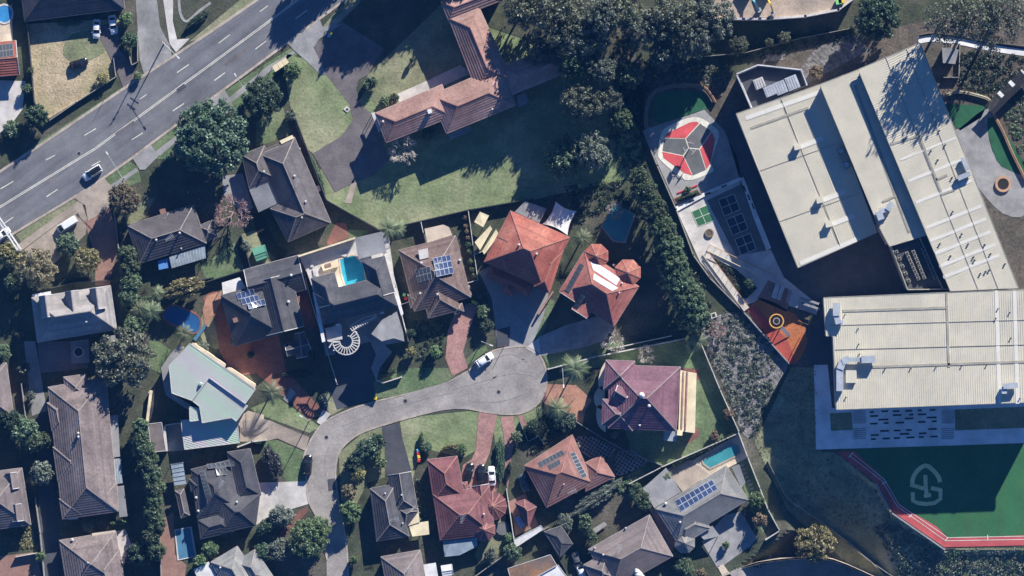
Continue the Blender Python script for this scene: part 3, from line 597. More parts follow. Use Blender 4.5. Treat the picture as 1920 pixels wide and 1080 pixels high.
class House:
    def __init__(s, name, label, wings, rm, cm, wm='brick', gm='gutter', cat='house', pitch=28, extra=()):
        s.wings = []; ws = [Wing(w[0], w[1], *(w[2:] if len(w) > 2 else (pitch,))) for w in wings]
        ctr = sum((x.ctr for x in ws), Vector()) / len(ws); s.root = empty(name, (ctr.x, ctr.y, 0), 0, label, cat)
        for x in ws: x.build(s.root, rm, cm, wm, gm); s.wings.append(x)
    def z(s, px, py, dz=0):
        z = 3
        for _ in range(3):
            p = P(px, py, z); z = max([w_.z(p.x, p.y) for w_ in s.wings] + [2.4])
        return z + dz
    def pt(s, px, py, dz=0): return P(px, py, s.z(px, py, dz))
    def flat(s, name, pts, z, m, th=.15, posts=True, wall=None):
        """a flat-roofed part: patio cover, carport, balcony"""
        mb = MB(); q = [P(x, y, z) for x, y in pts]; mb.slab(q, th); o = mb.build(name, M[m], s.root)
        p = MB()
        if wall:
            c = sum(q, Vector()) / len(q); p.prism([v + (c - v).normalized() * .3 for v in q], 0, z - th); p.build('wall', M[wall], s.root)
        elif posts:
            c = sum(q, Vector()) / len(q)
            for v in q: u = v + (c - v).normalized() * .25; p.bar((u.x, u.y, 0), (u.x, u.y, z - th), .12)
            p.build('post', M['gutter'], s.root)
        return o
    def ribs(s, o, pts, z, n, m):
        """sheet ribs across a quad roof (pts in order, ribs join side 0-1 to side 3-2)"""
        mb = MB(); q = [P(x, y, z) for x, y in pts]
        for k in range(1, n): mb.bar(lerp(q[0], q[1], k / n) + Vector((0, 0, .02)), lerp(q[3], q[2], k / n) + Vector((0, 0, .02)), .07, .07)
        tag(mb.build('sheet_ribs', M[m], o), kind='stuff')
    def vent(s, px, py, r=.22, h=.6, m='gutter'):
        p = s.pt(px, py); mb = MB(); mb.tube(p - Vector((0, 0, .3)), p + Vector((0, 0, h)), r * .7, r * .7, 8); mb.tube(p + Vector((0, 0, h)), p + Vector((0, 0, h + .18)), r, r * .5, 8); mb.build('roof_vent', M[m], s.root)
    def chimney(s, px, py, d=.7, h=1.3, m='brick'):
        p = s.pt(px, py); mb = MB(); mb.box((p.x, p.y, p.z + h / 2 - .3), (d, d, h + .6), .3); mb.box((p.x, p.y, p.z + h + .06), (d + .2, d + .2, .12), .3); mb.build('chimney', M[m], s.root)
    def antenna(s, px, py, a=0):
        p = s.pt(px, py); mb = MB(); t = p + Vector((0, 0, 2.2)); mb.bar(p, t, .06); d = Vector((math.cos(a), math.sin(a), 0)); n = Vector((-d.y, d.x, 0))
        mb.bar(t - d * 1.1, t + d * 1.1, .06)
        for k in range(-3, 4): mb.bar(t + d * k * .33 - n * (.55 + .06 * k), t + d * k * .33 + n * (.55 + .06 * k), .05)
        mb.build('antenna', M['steel'], s.root)
    def solar(s, q, nx, ny, label, m='panel', fm='panel_frame', skip=()):
        c = sum((Vector(x) for x in q), Vector((0, 0))) / 4; cp = s.pt(c.x, c.y, .1)
        root = empty('solar_array', cp, 0, label, 'solar panels', 'rooftop solar arrays')
        n = Vector(); K = [s.pt(x, y, .16) for x, y in q]
        n = (K[1] - K[0]).cross(K[3] - K[0]).normalized(); n = n if n.z > 0 else -n
        dz = 0
        for u in range(6):
            for v in range(6):
                a, b = lerp(Vector(q[0]), Vector(q[1]), u / 5), lerp(Vector(q[3]), Vector(q[2]), u / 5); c_ = lerp(a, b, v / 5); w_ = lerp(lerp(K[0], K[1], u / 5), lerp(K[3], K[2], u / 5), v / 5); dz = max(dz, s.z(c_.x, c_.y, .14) - w_.z)
        K = [v + Vector((0, 0, dz)) for v in K]
        for i in range(nx):
            for j in range(ny):
                if (i, j) in skip: continue
                g = lambda u, v: lerp(lerp(K[0], K[1], u), lerp(K[3], K[2], u), v)
                a = [g(i / nx, j / ny), g((i + 1) / nx, j / ny), g((i + 1) / nx, (j + 1) / ny), g(i / nx, (j + 1) / ny)]; ce = sum(a, Vector()) / 4
                mb = MB(); mb.add([lerp(v, ce, .03) for v in a] + [lerp(v, ce, .03) - n * .06 for v in a], [(0, 1, 2, 3), (0, 1, 5, 4), (1, 2, 6, 5), (2, 3, 7, 6), (3, 0, 4, 7)])
                o = mb.build('panel', M['fence_grey' if m == 'panel_black' and fm == 'panel_frame' and 'brown roof' not in label else fm], root)
                mb = MB(); mb.poly([lerp(v, ce, .11) + n * .012 for v in a]); mb.build('cells', M[m], o)

H = {}
H['ne'] = House('monastery_building', 'long salmon tiled building with three wings around a lawn', [
    ([(724, 268), (850, 218), (829, 158), (703, 212)], 6.5), ([(837, 251), (968, 197), (938, 122), (807, 179)], 6.5), ([(841, 34), (897, 10), (960, 150), (893, 170)], 6.5, 26, (1, 1)),
    ([(826, 3), (930, -38), (944, 0), (841, 39)], 6.5), ([(941, 124), (1049, 84), (1066, 135), (955, 180)], 6.5)], 'salmon_roof', 'cap_pink', 'brick', 'gutter', 'building')
h = H['ne']; h.flat('porch', [(968, 180), (985, 172), (992, 192), (972, 202)], 3.2, 'concrete_grey'); h.flat('porch', [(840, 252), (880, 236), (883, 245), (845, 262)], 3.2, 'concrete_grey')
h.flat('side_porch', [(696, 212), (703, 210), (716, 244), (710, 248)], 3, 'gutter'); h.chimney(806, 209, .8, 1.4, 'white'); h.vent(923, 205); h.vent(718, 228, .3)
H['nw'] = House('dark_house', 'charcoal roofed house behind the straw coloured front yard', [([(46, 40), (234, 17), (221, -88), (33, -65)], 3.2)], 'black_roof', 'cap_dark')
H['w'] = House('red_house', 'red tiled house cut by the left edge with small solar array', [([(-70, 149), (37, 140), (30, 76), (-77, 85)], 3.2, 20, (1, 0))], 'red_roof', 'cap_pink', 'white')
H['w'].solar([(-2, 84), (24, 80), (25, 105), (0, 108)], 4, 2, 'small black solar array on the red roof at left edge', 'panel_black')
H['h3'] = House('dark_house', 'dark brown hip roofed house with clear patio cover near main road', [([(262, 494), (387, 456), (363, 384), (238, 422)], 3.1), ([(281, 412), (316, 399), (325, 440), (292, 450)], 3.1, 26, (1, 0), 1), ([(372, 424), (398, 412), (408, 442), (384, 455)], 2.8)], 'dark_brown_roof', 'cap_pale')
h = H['h3']; q = [(317, 481), (384, 460), (386, 484), (322, 503)]; o = h.flat('patio_cover', q, 2.8, 'blue_sheet'); h.ribs(o, q, 2.8, 12, 'gutter'); h.flat('patio_cover', [(296, 489), (315, 484), (317, 502), (298, 506)], 2.2, 'blue_plastic'); h.chimney(306, 397, 1.2, .6); h.antenna(319, 446, .6); h.vent(337, 437, .3); h.vent(340, 466); h.vent(293, 450, .3)
H['h4'] = House('dark_house', 'dark brown long roofed house with grey flat carport beside the big round tree', [([(552, 257), (621, 418), (551, 448), (482, 287)], 3.3), ([(467, 354), (520, 334), (496, 273), (453, 290)], 3.2), ([(540, 454), (621, 418), (588, 352), (507, 391)], 3.3)], 'dark_brown_roof', 'cap_pale')
h = H['h4']; q = [(467, 355), (507, 339), (524, 380), (485, 398)]; o = h.flat('carport', q, 3.15, 'grey_metal'); h.ribs(o, q, 3.15, 14, 'grey_metal'); h.flat('awning', [(492, 287), (522, 274), (524, 280), (494, 293)], 3.6, 'cream'); h.flat('awning', [(524, 264), (548, 253), (551, 259), (528, 270)], 3.7, 'cream'); h.flat('air_conditioner', [(592, 350), (598, 347), (602, 357), (596, 360)], .9, 'white', .8, False)
h.vent(552, 330, .3); h.vent(573, 378, .3); h.vent(495, 322, .3); h.vent(566, 408, .25); h.vent(562, 279); h.antenna(558, 343, 1.2)
H['h5'] = House('black_house', 'black tiled house with solar panels and terracotta drive', [([(440, 649), (530, 625), (504, 530), (414, 554)], 4.4, 31), ([(574, 543), (559, 479), (457, 506), (472, 570)], 4.2, 26, (0, 0), 1), ([(570, 612), (545, 512), (472, 530), (497, 630)], 4.4, 28, (0, 0), 0)], 'black_roof', 'cap_dark')
h = H['h5']; h.flat('patio_cover', [(416, 530), (449, 520), (461, 540), (418, 552)], 2.6, 'white'); h.chimney(442, 600, .9, 1.6); h.vent(541, 566, .4); h.vent(546, 516, .35); h.flat('air_conditioner', [(467, 508), (477, 505), (479, 513), (469, 516)], 4.0, 'cream', .8, False); h.flat('skylight', [(557, 557), (562, 554), (562, 566), (559, 570)], 4.2, 'terracotta', .3, False)
for q in ([(534, 646), (576, 635), (583, 655), (539, 668)], [(552, 626), (571, 622), (577, 668), (556, 672)]):
    x = Wing(q, 2.9, 27, (0, 0)); x.build(h.root, 'black_roof', 'cap_pale', 'white', 'gutter')
h.solar([(443, 550), (475, 541), (478, 553), (446, 562)], 4, 1, 'upper row of blue solar panels on black roof'); h.solar([(451, 560), (483, 552), (487, 563), (455, 572)], 4, 1, 'middle row of blue solar panels on black roof'); h.solar([(464, 569), (496, 560), (499, 571), (467, 580)], 4, 1, 'lower row of blue solar panels on black roof')
H['h6'] = House('villa', 'white walled villa with dark U shaped roof around a cyan pool', [([(606, 608), (744, 573), (729, 515), (591, 550)], 9.6, 34), ([(583, 522), (627, 511), (642, 566), (598, 577)], 9.6, 34, (1, 0), 1), ([(679, 490), (721, 480), (740, 548), (698, 560)], 9.6, 34, (1, 0), 1)], 'black_roof', 'cap_dark', 'white', 'fence_white')
h = H['h6']; h.flat('flat_roof', [(665, 446), (716, 434), (724, 472), (672, 486)], 7.0, 'grey_metal', .2); h.flat('portico', [(696, 626), (716, 600), (744, 584), (756, 624), (758, 640), (738, 634), (716, 640)], 8.6, 'concrete_grey', .4, False, 'white'); h.flat('balcony', [(609, 616), (640, 608), (642, 636), (614, 640)], 7.4, 'concrete_white', .3, False, 'white'); h.flat('skylight', [(629, 608), (637, 606), (637, 610), (629, 611)], 8.2, 'white', .4, False); h.flat('skylight', [(712, 586), (720, 584), (720, 588), (712, 589)], 9.0, 'white', .3, False)
h.flat('parapet', [(586, 548), (592, 546), (610, 640), (604, 642)], 8.6, 'white', .4, False, 'white'); h.flat('parapet', [(736, 540), (741, 538), (756, 590), (752, 592)], 8.6, 'white', .4, False, 'white')
# curved pergola in front of the villa
pg = empty('pergola', P(649, 640), 0, 'curved white fan pergola in front of the white villa', 'pergola')
cx, cy = 649, 640
ribbon('ring_beam', [(cx + 25 * math.cos(math.radians(a)), cy + 25 * math.sin(math.radians(a))) for a in range(-50, 186, 12)] + [(617, 652)], 2.2, 'fence_white', 8.2, 8.4, parent=pg)
ribbon('ring_beam', [(cx + 12 * math.cos(math.radians(a)), cy + 12 * math.sin(math.radians(a))) for a in range(-60, 190, 16)] + [(616, 640)], 2.0, 'fence_white', 8.2, 8.4, parent=pg)
for a in range(-50, 178, 15):
    u, v = math.cos(math.radians(a)), math.sin(math.radians(a)); ribbon('rafter', [(cx + 12 * u, cy + 12 * v), (cx + 25 * u, cy + 25 * v)], 1.8, 'fence_white', 8.22, 8.44, parent=pg)
ribbon('ring_beam', [(661, 620), (684, 603), (706, 594)], 2, 'fence_white', 8.2, 8.4, parent=pg); ribbon('ring_beam', [(655, 612), (680, 597), (705, 589)], 1.6, 'fence_white', 8.2, 8.4, parent=pg)
for k in range(12): ribbon('rafter', [(657 + k * 4.1, 615 - k * 2.1), (661 + k * 4.1, 621 - k * 2.2)], 1.5, 'fence_white', 8.22, 8.44, parent=pg)
for x, y in ((673, 640), (652, 664), (628, 656), (670, 622), (705, 592), (645, 652), (655, 629)):
    mb = MB(); p = P(x, y); mb.tube(p, (p.x, p.y, 8.25), .14, .14, 8); mb.build('post', M['white'], pg)
H['h7'] = House('brown_house', 'brown tiled house with two solar arrays and a tan awning', [([(777, 584), (883, 557), (854, 442), (748, 469)], 3.4), ([(803, 597), (862, 582), (848, 525), (789, 540)], 3.2, 26, (1, 0), 1), ([(770, 578), (800, 572), (795, 545), (764, 552)], 3.0), ([(858, 560), (884, 553), (880, 535), (855, 540)], 2.9), ([(852, 590), (870, 584), (866, 568), (848, 574)], 2.9)], 'brown_roof', 'cap_pale')
h = H['h7']; h.flat('awning', [(796, 429), (831, 421), (842, 426), (848, 441), (801, 455)], 2.7, 'tan'); h.flat('water_heater', [(784, 469), (802, 465), (804, 483), (787, 487)], h.z(794, 480) + .7, 'concrete_white', .5, False); h.vent(790, 493, .35); h.vent(862, 488, .35); h.vent(820, 552, .3); h.vent(788, 550, .3)
h.solar([(778, 506), (806, 499), (810, 523), (783, 530)], 4, 2, 'smaller solar array of eight panels on the brown roof', 'panel_black'); h.solar([(811, 484), (844, 477), (851, 512), (819, 519)], 4, 3, 'larger solar array of twelve panels on the brown roof')
H['h8'] = House('red_house', 'bright red tiled two storey house with grey drive below it', [([(907, 491), (957, 395), (1069, 445), (1019, 541)], 6.5, 26), ([(907, 491), (932, 444), (975, 464), (951, 510)], 6.5, 26, (1, 0), 0), ([(1001, 537), (1024, 488), (1056, 470), (1030, 550)], 6.5, 26), ([(985, 512), (1012, 498), (1022, 522), (995, 532)], 5.9, 25)], 'red_roof', 'cap_pink', 'brick', 'gutter_dark')
h = H['h8']; h.vent(973, 459, .3); h.vent(1006, 476, .3); x = Wing([(948, 533), (966, 541), (960, 556), (942, 548)], 3.2, 25); x.build(h.root, 'red_roof', 'cap_pink', 'brick', 'gutter_dark'); x = Wing([(920, 500), (1000, 535), (990, 556), (912, 520)], 3.0, 20); x.build(h.root, 'red_roof', 'cap_pink', 'brick', 'gutter_dark')
for q, l in (([(889, 416), (900, 397), (917, 404), (906, 426)], 'cream canvas awning nearest the fence corner left of the red roof'), ([(890, 454), (919, 423), (923, 429), (900, 469)], 'narrow cream awning strip along the path left of the red roof'), ([(904, 471), (930, 430), (936, 440), (908, 477)], 'cream awning strip tucked against the red tiled roof')):
    r = empty('awning', P(*q[0]), 0, l, 'awning'); mb = MB(); k = [P(x, y, 2.5 + .2 * i) for i, (x, y) in enumerate(q)]; mb.slab(k, .06); mb.build('canopy', M['cream'], r)
    for v in k: mb = MB(); mb.bar((v.x, v.y, 0), v, .08); mb.build('post', M['steel'], r)
sh = empty('garden_shed', P(990, 395), 0, 'grey flat roofed shed behind the red roofed house', 'shed'); mb = MB(); q = [P(x, y, 2.9) for x, y in ((965, 397), (985, 377), (1025, 391), (1011, 418))]; mb.slab(q, .15); mb.build('roof', M['grey_metal'], sh); mb = MB(); c = sum(q, Vector()) / 4; mb.prism([lerp(v, c, .08) for v in q], 0, 2.75); mb.build('wall', M['wallc'], sh); mb = MB(); mb.slab([P(x, y, 3.0) for x, y in ((996, 397), (1001, 395), (1003, 403), (998, 405))], .12); mb.build('skylight', M['white'], sh)
# shade sail: a sagging four-cornered cloth on posts
sl = empty('shade_sail', P(1045, 405), 0, 'white shade sail stretched between posts behind the red house', 'shade sail'); K = [P(1018, 420, 3.0), P(1042, 378, 4.2), P(1081, 396, 3.0), P(1064, 441, 3.8)]; mb = MB(); N = 10; vs_ = []
for i in range(N + 1):
    for j in range(N + 1):
        u, v = i / N, j / N; p = lerp(lerp(K[0], K[1], u), lerp(K[3], K[2], u), v); c = sum(K, Vector()) / 4
        e = (1 - (2 * u - 1) ** 2) * abs(2 * v - 1) ** 2 + (1 - (2 * v - 1) ** 2) * abs(2 * u - 1) ** 2; p = lerp(p, c, .16 * e); p.z -= .25 * (1 - (2 * u - 1) ** 2) * (1 - (2 * v - 1) ** 2); vs_.append(p)
mb.add(vs_, [(i * (N + 1) + j, i * (N + 1) + j + 1, (i + 1) * (N + 1) + j + 1, (i + 1) * (N + 1) + j) for i in range(N) for j in range(N)]); mb.build('cloth', M['white'], sl, True)
for v in K: mb = MB(); mb.tube((v.x, v.y, 0), v, .07, .06); mb.build('post', M['steel'], sl)
H['h9'] = House('red_house', 'dark red tiled house with two octagonal turrets and pale solar panels', [([(1049, 546), (1096, 470), (1198, 537), (1151, 612)], 6.5, 26), ([(1049, 547), (1078, 566), (1108, 520), (1080, 500)], 6.5, 26, (0, 0), 1), ([(1072, 579), (1100, 597), (1124, 560), (1096, 542)], 6.0, 26, (0, 0), 1)], 'brickred_roof', 'cap_pink', 'brick', 'gutter')
h = H['h9']
def turret(hs, cx, cy, rpx, ez, ht, rm, cm, n=8, a0=22.5, z0=0, a1=None):
    pts = [P(cx + rpx * math.cos(math.radians(a0 + k * 360 / n)), cy + rpx * math.sin(math.radians(a0 + k * 360 / n)), ez) for k in range(n)]; ap = P(cx, cy, ez + ht); mb = MB(); cp = MB()
    for k in range(n):
        courses(mb, pts[k], pts[(k + 1) % n], ap, ap, .5); cp.bar(pts[k] + Vector((0, 0, .06)), ap + Vector((0, 0, .06)), .22, .1)
    o = mb.build('turret_roof', M[rm], hs.root); cp.build('ridge_cap', M[cm], o); wl = MB(); c = P(cx, cy, ez); wl.prism([lerp(v, c, .12) for v in pts], z0, ez); wl.build('wall', M['brick'], hs.root)
turret(h, 1118, 480, 24, 6.6, 1.6, 'red_roof', 'cap_pink'); turret(h, 1177, 511, 26, 6.6, 1.7, 'red_roof', 'cap_pink')
h.solar([(1105, 484), (1163, 522), (1156, 535), (1112, 506)], 5, 2, 'pale solar array with painted glint in the upper row on dark red roof', 'panel_pale', 'concrete_white'); h.solar([(1113, 512), (1160, 540), (1148, 546), (1112, 524)], 4, 1, 'pale solar array with painted glint in the lower row on dark red roof', 'panel_pale', 'concrete_white')
h.solar([(1087, 493), (1095, 498), (1067, 550), (1058, 545)], 2, 6, 'black pool heating strip along the west slope of dark red roof', 'panel_black', 'dark'); h.solar([(1090, 549), (1099, 555), (1083, 580), (1074, 575)], 2, 3, 'black pool heating strip on the garage wing of dark red roof', 'panel_black', 'dark')
h.vent(1151, 497, .35); h.vent(1166, 531, .25); h.vent(1161, 549, .25)
H['h10'] = House('plum_house', 'plum tiled mansion with curved cream balconies facing the cul-de-sac', [([(1140, 803), (1268, 808), (1276, 688), (1142, 684)], 6.8, 26), ([(1136, 675), (1190, 677), (1192, 735), (1131, 730)], 6.8, 26), ([(1130, 748), (1188, 752), (1186, 808), (1128, 796)], 6.8, 26)], 'purple_roof', 'cap_pale', 'white', 'gutter')
h = H['h10']; x = Wing([(1158, 722), (1182, 736), (1168, 756), (1150, 744)], 8.4, 26, (0, 0)); x.build(h.root, 'purple_roof', 'cap_pale', 'white', 'gutter'); h.vent(1217, 761, .4); h.vent(1199, 797, .3)
p = h.pt(1203, 741); mb = MB(); mb.tube(p, p + Vector((0, 0, 1.2)), .6, .6, 14)
for k in range(4): mb.tube(p + Vector((0, 0, 1.2 + .14 * k)), p + Vector((0, 0, 1.34 + .14 * k)), .7 * math.cos(k * .4), .7 * math.cos((k + 1) * .4), 14)
mb.build('roof_dome', M['white'], h.root)
for q in ([(1138, 676), (1128, 690), (1122, 712), (1124, 728), (1134, 730), (1136, 700)], [(1124, 726), (1115, 738), (1114, 752), (1120, 764), (1131, 764), (1134, 728)], [(1120, 762), (1118, 780), (1122, 798), (1132, 808), (1136, 806), (1130, 764)]): h.flat('balcony', smooth_curve(q, 3), 3.4, 'tan', .3, False, 'white')
for q, m_ in (([(1276, 694), (1306, 700), (1303, 812), (1272, 808)], 'cream'), ): h.flat('balcony', q, 3.6, m_, .3, False, 'white')
for xx in (1280, 1287): ribbon('balcony_rail', [(xx + 2, 696), (xx - 2, 806)], 2.4, 'pink', 3.6, 3.85, parent=h.root)
q = [(1245, 808), (1270, 809), (1268, 828), (1244, 826)]; o = h.flat('patio_cover', q, 2.8, 'blue_sheet'); h.ribs(o, q, 2.8, 8, 'gutter'); h.flat('awning', [(1270, 806), (1281, 806), (1279, 817), (1269, 816)], 3.8, 'cream')
H['h11'] = House('red_brown_house', 'red brown pyramid roofed house with black solar panels beside lattice paving', [([(983, 873), (1073, 815), (1113, 905), (1025, 952)], 3.2, 26), ([(1098, 867), (1127, 853), (1153, 894), (1098, 922)], 3.0, 26)], 'redbrown_roof', 'cap_pink')
h = H['h11']; h.solar([(1008, 867), (1054, 843), (1059, 851), (1013, 877)], 7, 1, 'upper row of black solar panels on red brown pyramid roof', 'panel_black'); h.solar([(1026, 872), (1049, 860), (1052, 870), (1031, 882)], 4, 1, 'lower row of black solar panels on red brown pyramid roof', 'panel_black'); h.solar([(1068, 850), (1078, 847), (1101, 892), (1091, 897)], 1, 7, 'steep strip of black solar panels on the east slope of red brown roof', 'panel_black'); h.vent(1057, 908, .2); h.antenna(1072, 921, .4)
gz = empty('gazebo', P(990, 962), 0, 'small maroon hip roofed gazebo beside the red brown house', 'gazebo'); x = Wing([(965, 942), (984, 936), (1006, 950), (991, 990)], 2.6, 25); x.build(gz, 'maroon_roof', 'cap_pink', 'brick', 'gutter_dark')
H['h12'] = House('maroon_house', 'maroon tiled house with pink drive and round conservatory', [([(801, 862), (857, 855), (871, 930), (813, 940)], 3.2, 26), ([(812, 927), (917, 911), (928, 1001), (825, 1013)], 3.3, 26), ([(885, 912), (917, 907), (922, 955), (890, 960)], 3.3, 26, (0, 1), 1), ([(866, 905), (876, 903), (878, 918), (868, 920)], 3.0, 20)], 'maroon_roof', 'cap_pink', 'brick')
h = H['h12']; turret(h, 924, 949, 27, 2.9, 1.3, 'maroon_roof', 'cap_pink', 12, 0); turret(h, 908, 993, 22, 3.25, 1.8, 'maroon_roof', 'cap_pink', 8); q = [(830, 1015), (895, 1007), (895, 1024), (862, 1041), (834, 1044)]; h.flat('patio_cover', q, 2.7, 'blue_sheet'); h.antenna(867, 972, 1.3); h.vent(907, 964, .25)
H['h13'] = House('black_house', 'small black tiled house with cream patio roof facing dark drive', [([(727, 891), (771, 884), (783, 955), (738, 965)], 3.2, 26, (0, 1), 1), ([(694, 916), (742, 907), (767, 1005), (706, 1015)], 3.2, 26), ([(740, 950), (781, 945), (784, 958), (760, 990)], 3.1, 26)], 'black_roof', 'cap_pale')
h = H['h13']; h.flat('patio_cover', [(762, 957), (784, 953), (787, 979), (765, 986)], 2.8, 'cream'); h.flat('patio_cover', [(766, 983), (803, 977), (805, 1002), (773, 1006)], 2.6, 'cream'); h.antenna(740, 973, .2); h.vent(753, 928); h.vent(755, 981); h.vent(722, 925)
H['h14'] = House('brown_house', 'grey brown roofed house cut by the bottom edge beside white sheds', [([(714, 1044), (788, 1031), (803, 1110), (729, 1124)], 3.1, 26)], 'greybrown_roof', 'cap_pale')
h = H['h14']; h.flat('patio_cover', [(787, 1060), (817, 1055), (823, 1090), (792, 1095)], 2.6, 'white'); h.antenna(766, 1066, .3)
sh = empty('garden_shed', P(838, 1068), 0, 'little white gabled shed at the bottom edge below maroon house', 'shed'); x = Wing([(827, 1061), (847, 1058), (850, 1078), (830, 1081)], 2.2, 15, (0, 0)); x.build(sh, 'white', 'white', 'white', 'gutter')
H['h15'] = House('black_house', 'black multi hip roofed house with black solar panels beside small blue pool', [([(358, 880), (432, 862), (452, 955), (370, 972)], 3.3, 26), ([(426, 848), (469, 841), (490, 928), (445, 940)], 3.2, 26), ([(400, 925), (488, 925), (480, 985), (415, 1000)], 3.3, 26), ([(371, 975), (430, 955), (438, 997), (376, 1011)], 3.1, 26), ([(354, 898), (385, 900), (385, 920), (358, 922)], 3.2, 26)], 'black_roof', 'cap_dark')
h = H['h15']; h.solar([(387, 870), (438, 864), (440, 873), (390, 879)], 6, 1, 'upper row of black solar panels on the black multi hip roof', 'panel_black'); h.solar([(404, 878), (424, 875), (425, 890), (407, 892)], 3, 1, 'short lower row of black solar panels on black multi hip roof', 'panel_black'); h.solar([(374, 884), (384, 882), (397, 930), (386, 935)], 1, 7, 'tall strip of black solar panels on west slope of black roof', 'panel_black'); h.antenna(416, 908, 1.1); h.vent(444, 941, .3); h.vent(368, 933, .35); h.vent(372, 958, .3)
rf = empty('patio_cover', P(334, 888), 0, 'clear sheet patio cover left of the black multi hip roof', 'patio cover'); q = [P(x, y, 2.6) for x, y in ((320, 871), (343, 867), (349, 907), (327, 910))]; mb = MB(); mb.slab(q, .05); o = mb.build('roof_sheet', M['blue_sheet'], rf)
for k in range(6): mb = MB(); mb.bar(lerp(q[0], q[3], k / 5) + Vector((0, 0, .06)), lerp(q[1], q[2], k / 5) + Vector((0, 0, .06)), .1); mb.build('rafter', M['grey_metal'], rf)
for v in q: mb = MB(); mb.bar((v.x, v.y, 0), v, .1); mb.build('post', M['gutter'], rf)
gz = empty('pool_shelter', P(338, 945), 0, 'narrow dark hip roofed shelter between black house and blue pool', 'shelter'); x = Wing([(328, 920), (345, 916), (356, 966), (339, 972)], 2.6, 25); x.build(gz, 'dark_brown_roof', 'cap_pale', 'brick', 'gutter_dark')
# the mint metal roofed house
h = H['h16'] = House('metal_roofed_house', 'pale mint metal roofed modern house beside the cul-de-sac bend', [], 'mint_metal', 'gutter') if False else None
r16 = empty('metal_roofed_house', P(395, 740), 0, 'pale mint metal roofed modern house beside the cul-de-sac bend', 'house')
class Flat:
    def __init__(s, root): s.root = root
    flat = House.flat; ribs = House.ribs
def sheet(root, pts, z, m, th=.25, slope=(0, 0), wall='wallc', ribdir=None, step=.52, name='roof', zb=0):
    mb = MB(); c = P(sum(x for x, y in pts) / len(pts), sum(y for x, y in pts) / len(pts), z)
    def lift(p): return Vector((p.x, p.y, p.z + (p.x - c.x) * slope[0] + (p.y - c.y) * slope[1]))
    q = [lift(P(x, y, z)) for x, y in pts]; mb.slab(q, th); o = mb.build(name, M[m], root)
    if wall: wl = MB(); wl.prism([lerp(Vector((v.x, v.y, 0)), Vector((c.x, c.y, 0)), .03) for v in q], zb, min(v.z for v in q) - th + .02); wl.build('wall', M[wall], root)
    if ribdir is not None:
        rb = MB(); a = math.radians(ribdir); d = Vector((math.cos(a), math.sin(a))); n = Vector((-d.y, d.x)); pl = [Vector((v.x, v.y)) for v in q]
        lo, hi = min(v.dot(n) for v in pl), max(v.dot(n) for v in pl); k = lo + step / 2
        while k < hi:
            xs = []
            for i in range(len(pl)):
                u, v = pl[i], pl[(i + 1) % len(pl)]; du, dv = u.dot(n) - k, v.dot(n) - k
                if du * dv < 0: xs.append((u + (v - u) * (du / (du - dv))).dot(d))
            xs.sort()
            for i in range(0, len(xs) - 1, 2):
                if xs[i + 1] - xs[i] < .3: continue
                e = [d * t + n * k for t in (xs[i] + .08, xs[i + 1] - .08)]; e = [lift(Vector((t.x, t.y, z + .015))) for t in e]; rb.bar(e[0], e[1], .1, .1)
            k += step
        tag(rb.build('sheet_ribs', M[m], o), kind='stuff')
    g = MB()
    for i in range(len(q)): g.bar(q[i], q[(i + 1) % len(q)], .14, .16)
    g.build('edge_flashing', M['gutter' if m != 'white_metal' else 'walk'], o)
    return o
sheet(r16, [(356, 644), (479, 730), (460, 757), (392, 708), (360, 751), (322, 737), (317, 686)], 6.6, 'mint_metal', .25, (.03, .02), 'wallc', 145)
sheet(r16, [(393, 710), (464, 762), (443, 790), (434, 783), (379, 793), (374, 762), (361, 752)], 6.1, 'mint_metal', .25, (.03, .03), 'wallc', 145)
sheet(r16, [(355, 762), (373, 766), (374, 788), (356, 790)], 5.4, 'mint_metal', .2, (0, 0), 'wallc', 145)
sheet(r16, [(339, 788), (444, 782), (449, 830), (346, 843)], 3.6, 'mint_metal', .2, (.02, .03), 'wallc', 162)
f = Flat(r16); f.flat('terrace_wall', [(302, 690), (318, 665), (336, 645), (345, 650), (320, 690), (322, 740), (358, 762), (352, 768), (310, 740)], 3.4, 'concrete_grey', .3, False, 'cream'); f.flat('parapet', [(358, 645), (362, 642), (424, 684), (421, 690)], 5.6, 'tan', .3, False, 'cream'); f.flat('parapet', [(424, 690), (430, 688), (480, 722), (478, 728)], 5.2, 'tan', .3, False, 'cream')
mb = MB(); p = P(376, 720, 6.9); mb.tube((p.x, p.y, 6.3), p, .35, .35, 8); mb.tube(p, p + Vector((0, 0, .5)), .5, .25, 8); mb.build('roof_vent', M['steel'], r16)
ribbon('garden_wall', [(308, 797), (312, 846)], 4, 'fence_white', 0, 2.0, parent=r16); ribbon('garden_wall', [(306, 798), (340, 793)], 2, 'fence_white', 0, 2.0, parent=r16)
sh = empty('flat_carport', P(298, 815), 0, 'weathered brownish flat roofed outbuilding left of mint metal roof', 'outbuilding'); sheet(sh, [(278, 795), (303, 792), (311, 845), (284, 848)], 2.8, 'greybrown_roof', .2, (0, 0), 'wallc')
H['h17'] = House('grey_house', 'pale grey tiled house with three gabled dormers on its north slope', [([(70, 642), (219, 618), (207, 535), (59, 558)], 5.8, 40)], 'grey_roof', 'cap_pale', 'white', 'gutter')
h = H['h17']
for q in ([(73, 556), (99, 552), (104, 592), (78, 596)], [(122, 547), (147, 544), (152, 584), (127, 588)], [(168, 542), (194, 538), (199, 577), (173, 581)]):
    x = Wing(q, 8.0, 50, (0, 0), 1); x.build(h.root, 'grey_roof', 'cap_pale', 'white', 'gutter', .2, 4)
h.flat('balcony', [(60, 552), (95, 546), (96, 552), (61, 558)], 5.4, 'white', .2, False); h.vent(162, 603, .3); h.flat('balcony', [(190, 632), (216, 628), (217, 640), (191, 644)], 3, 'concrete_grey')
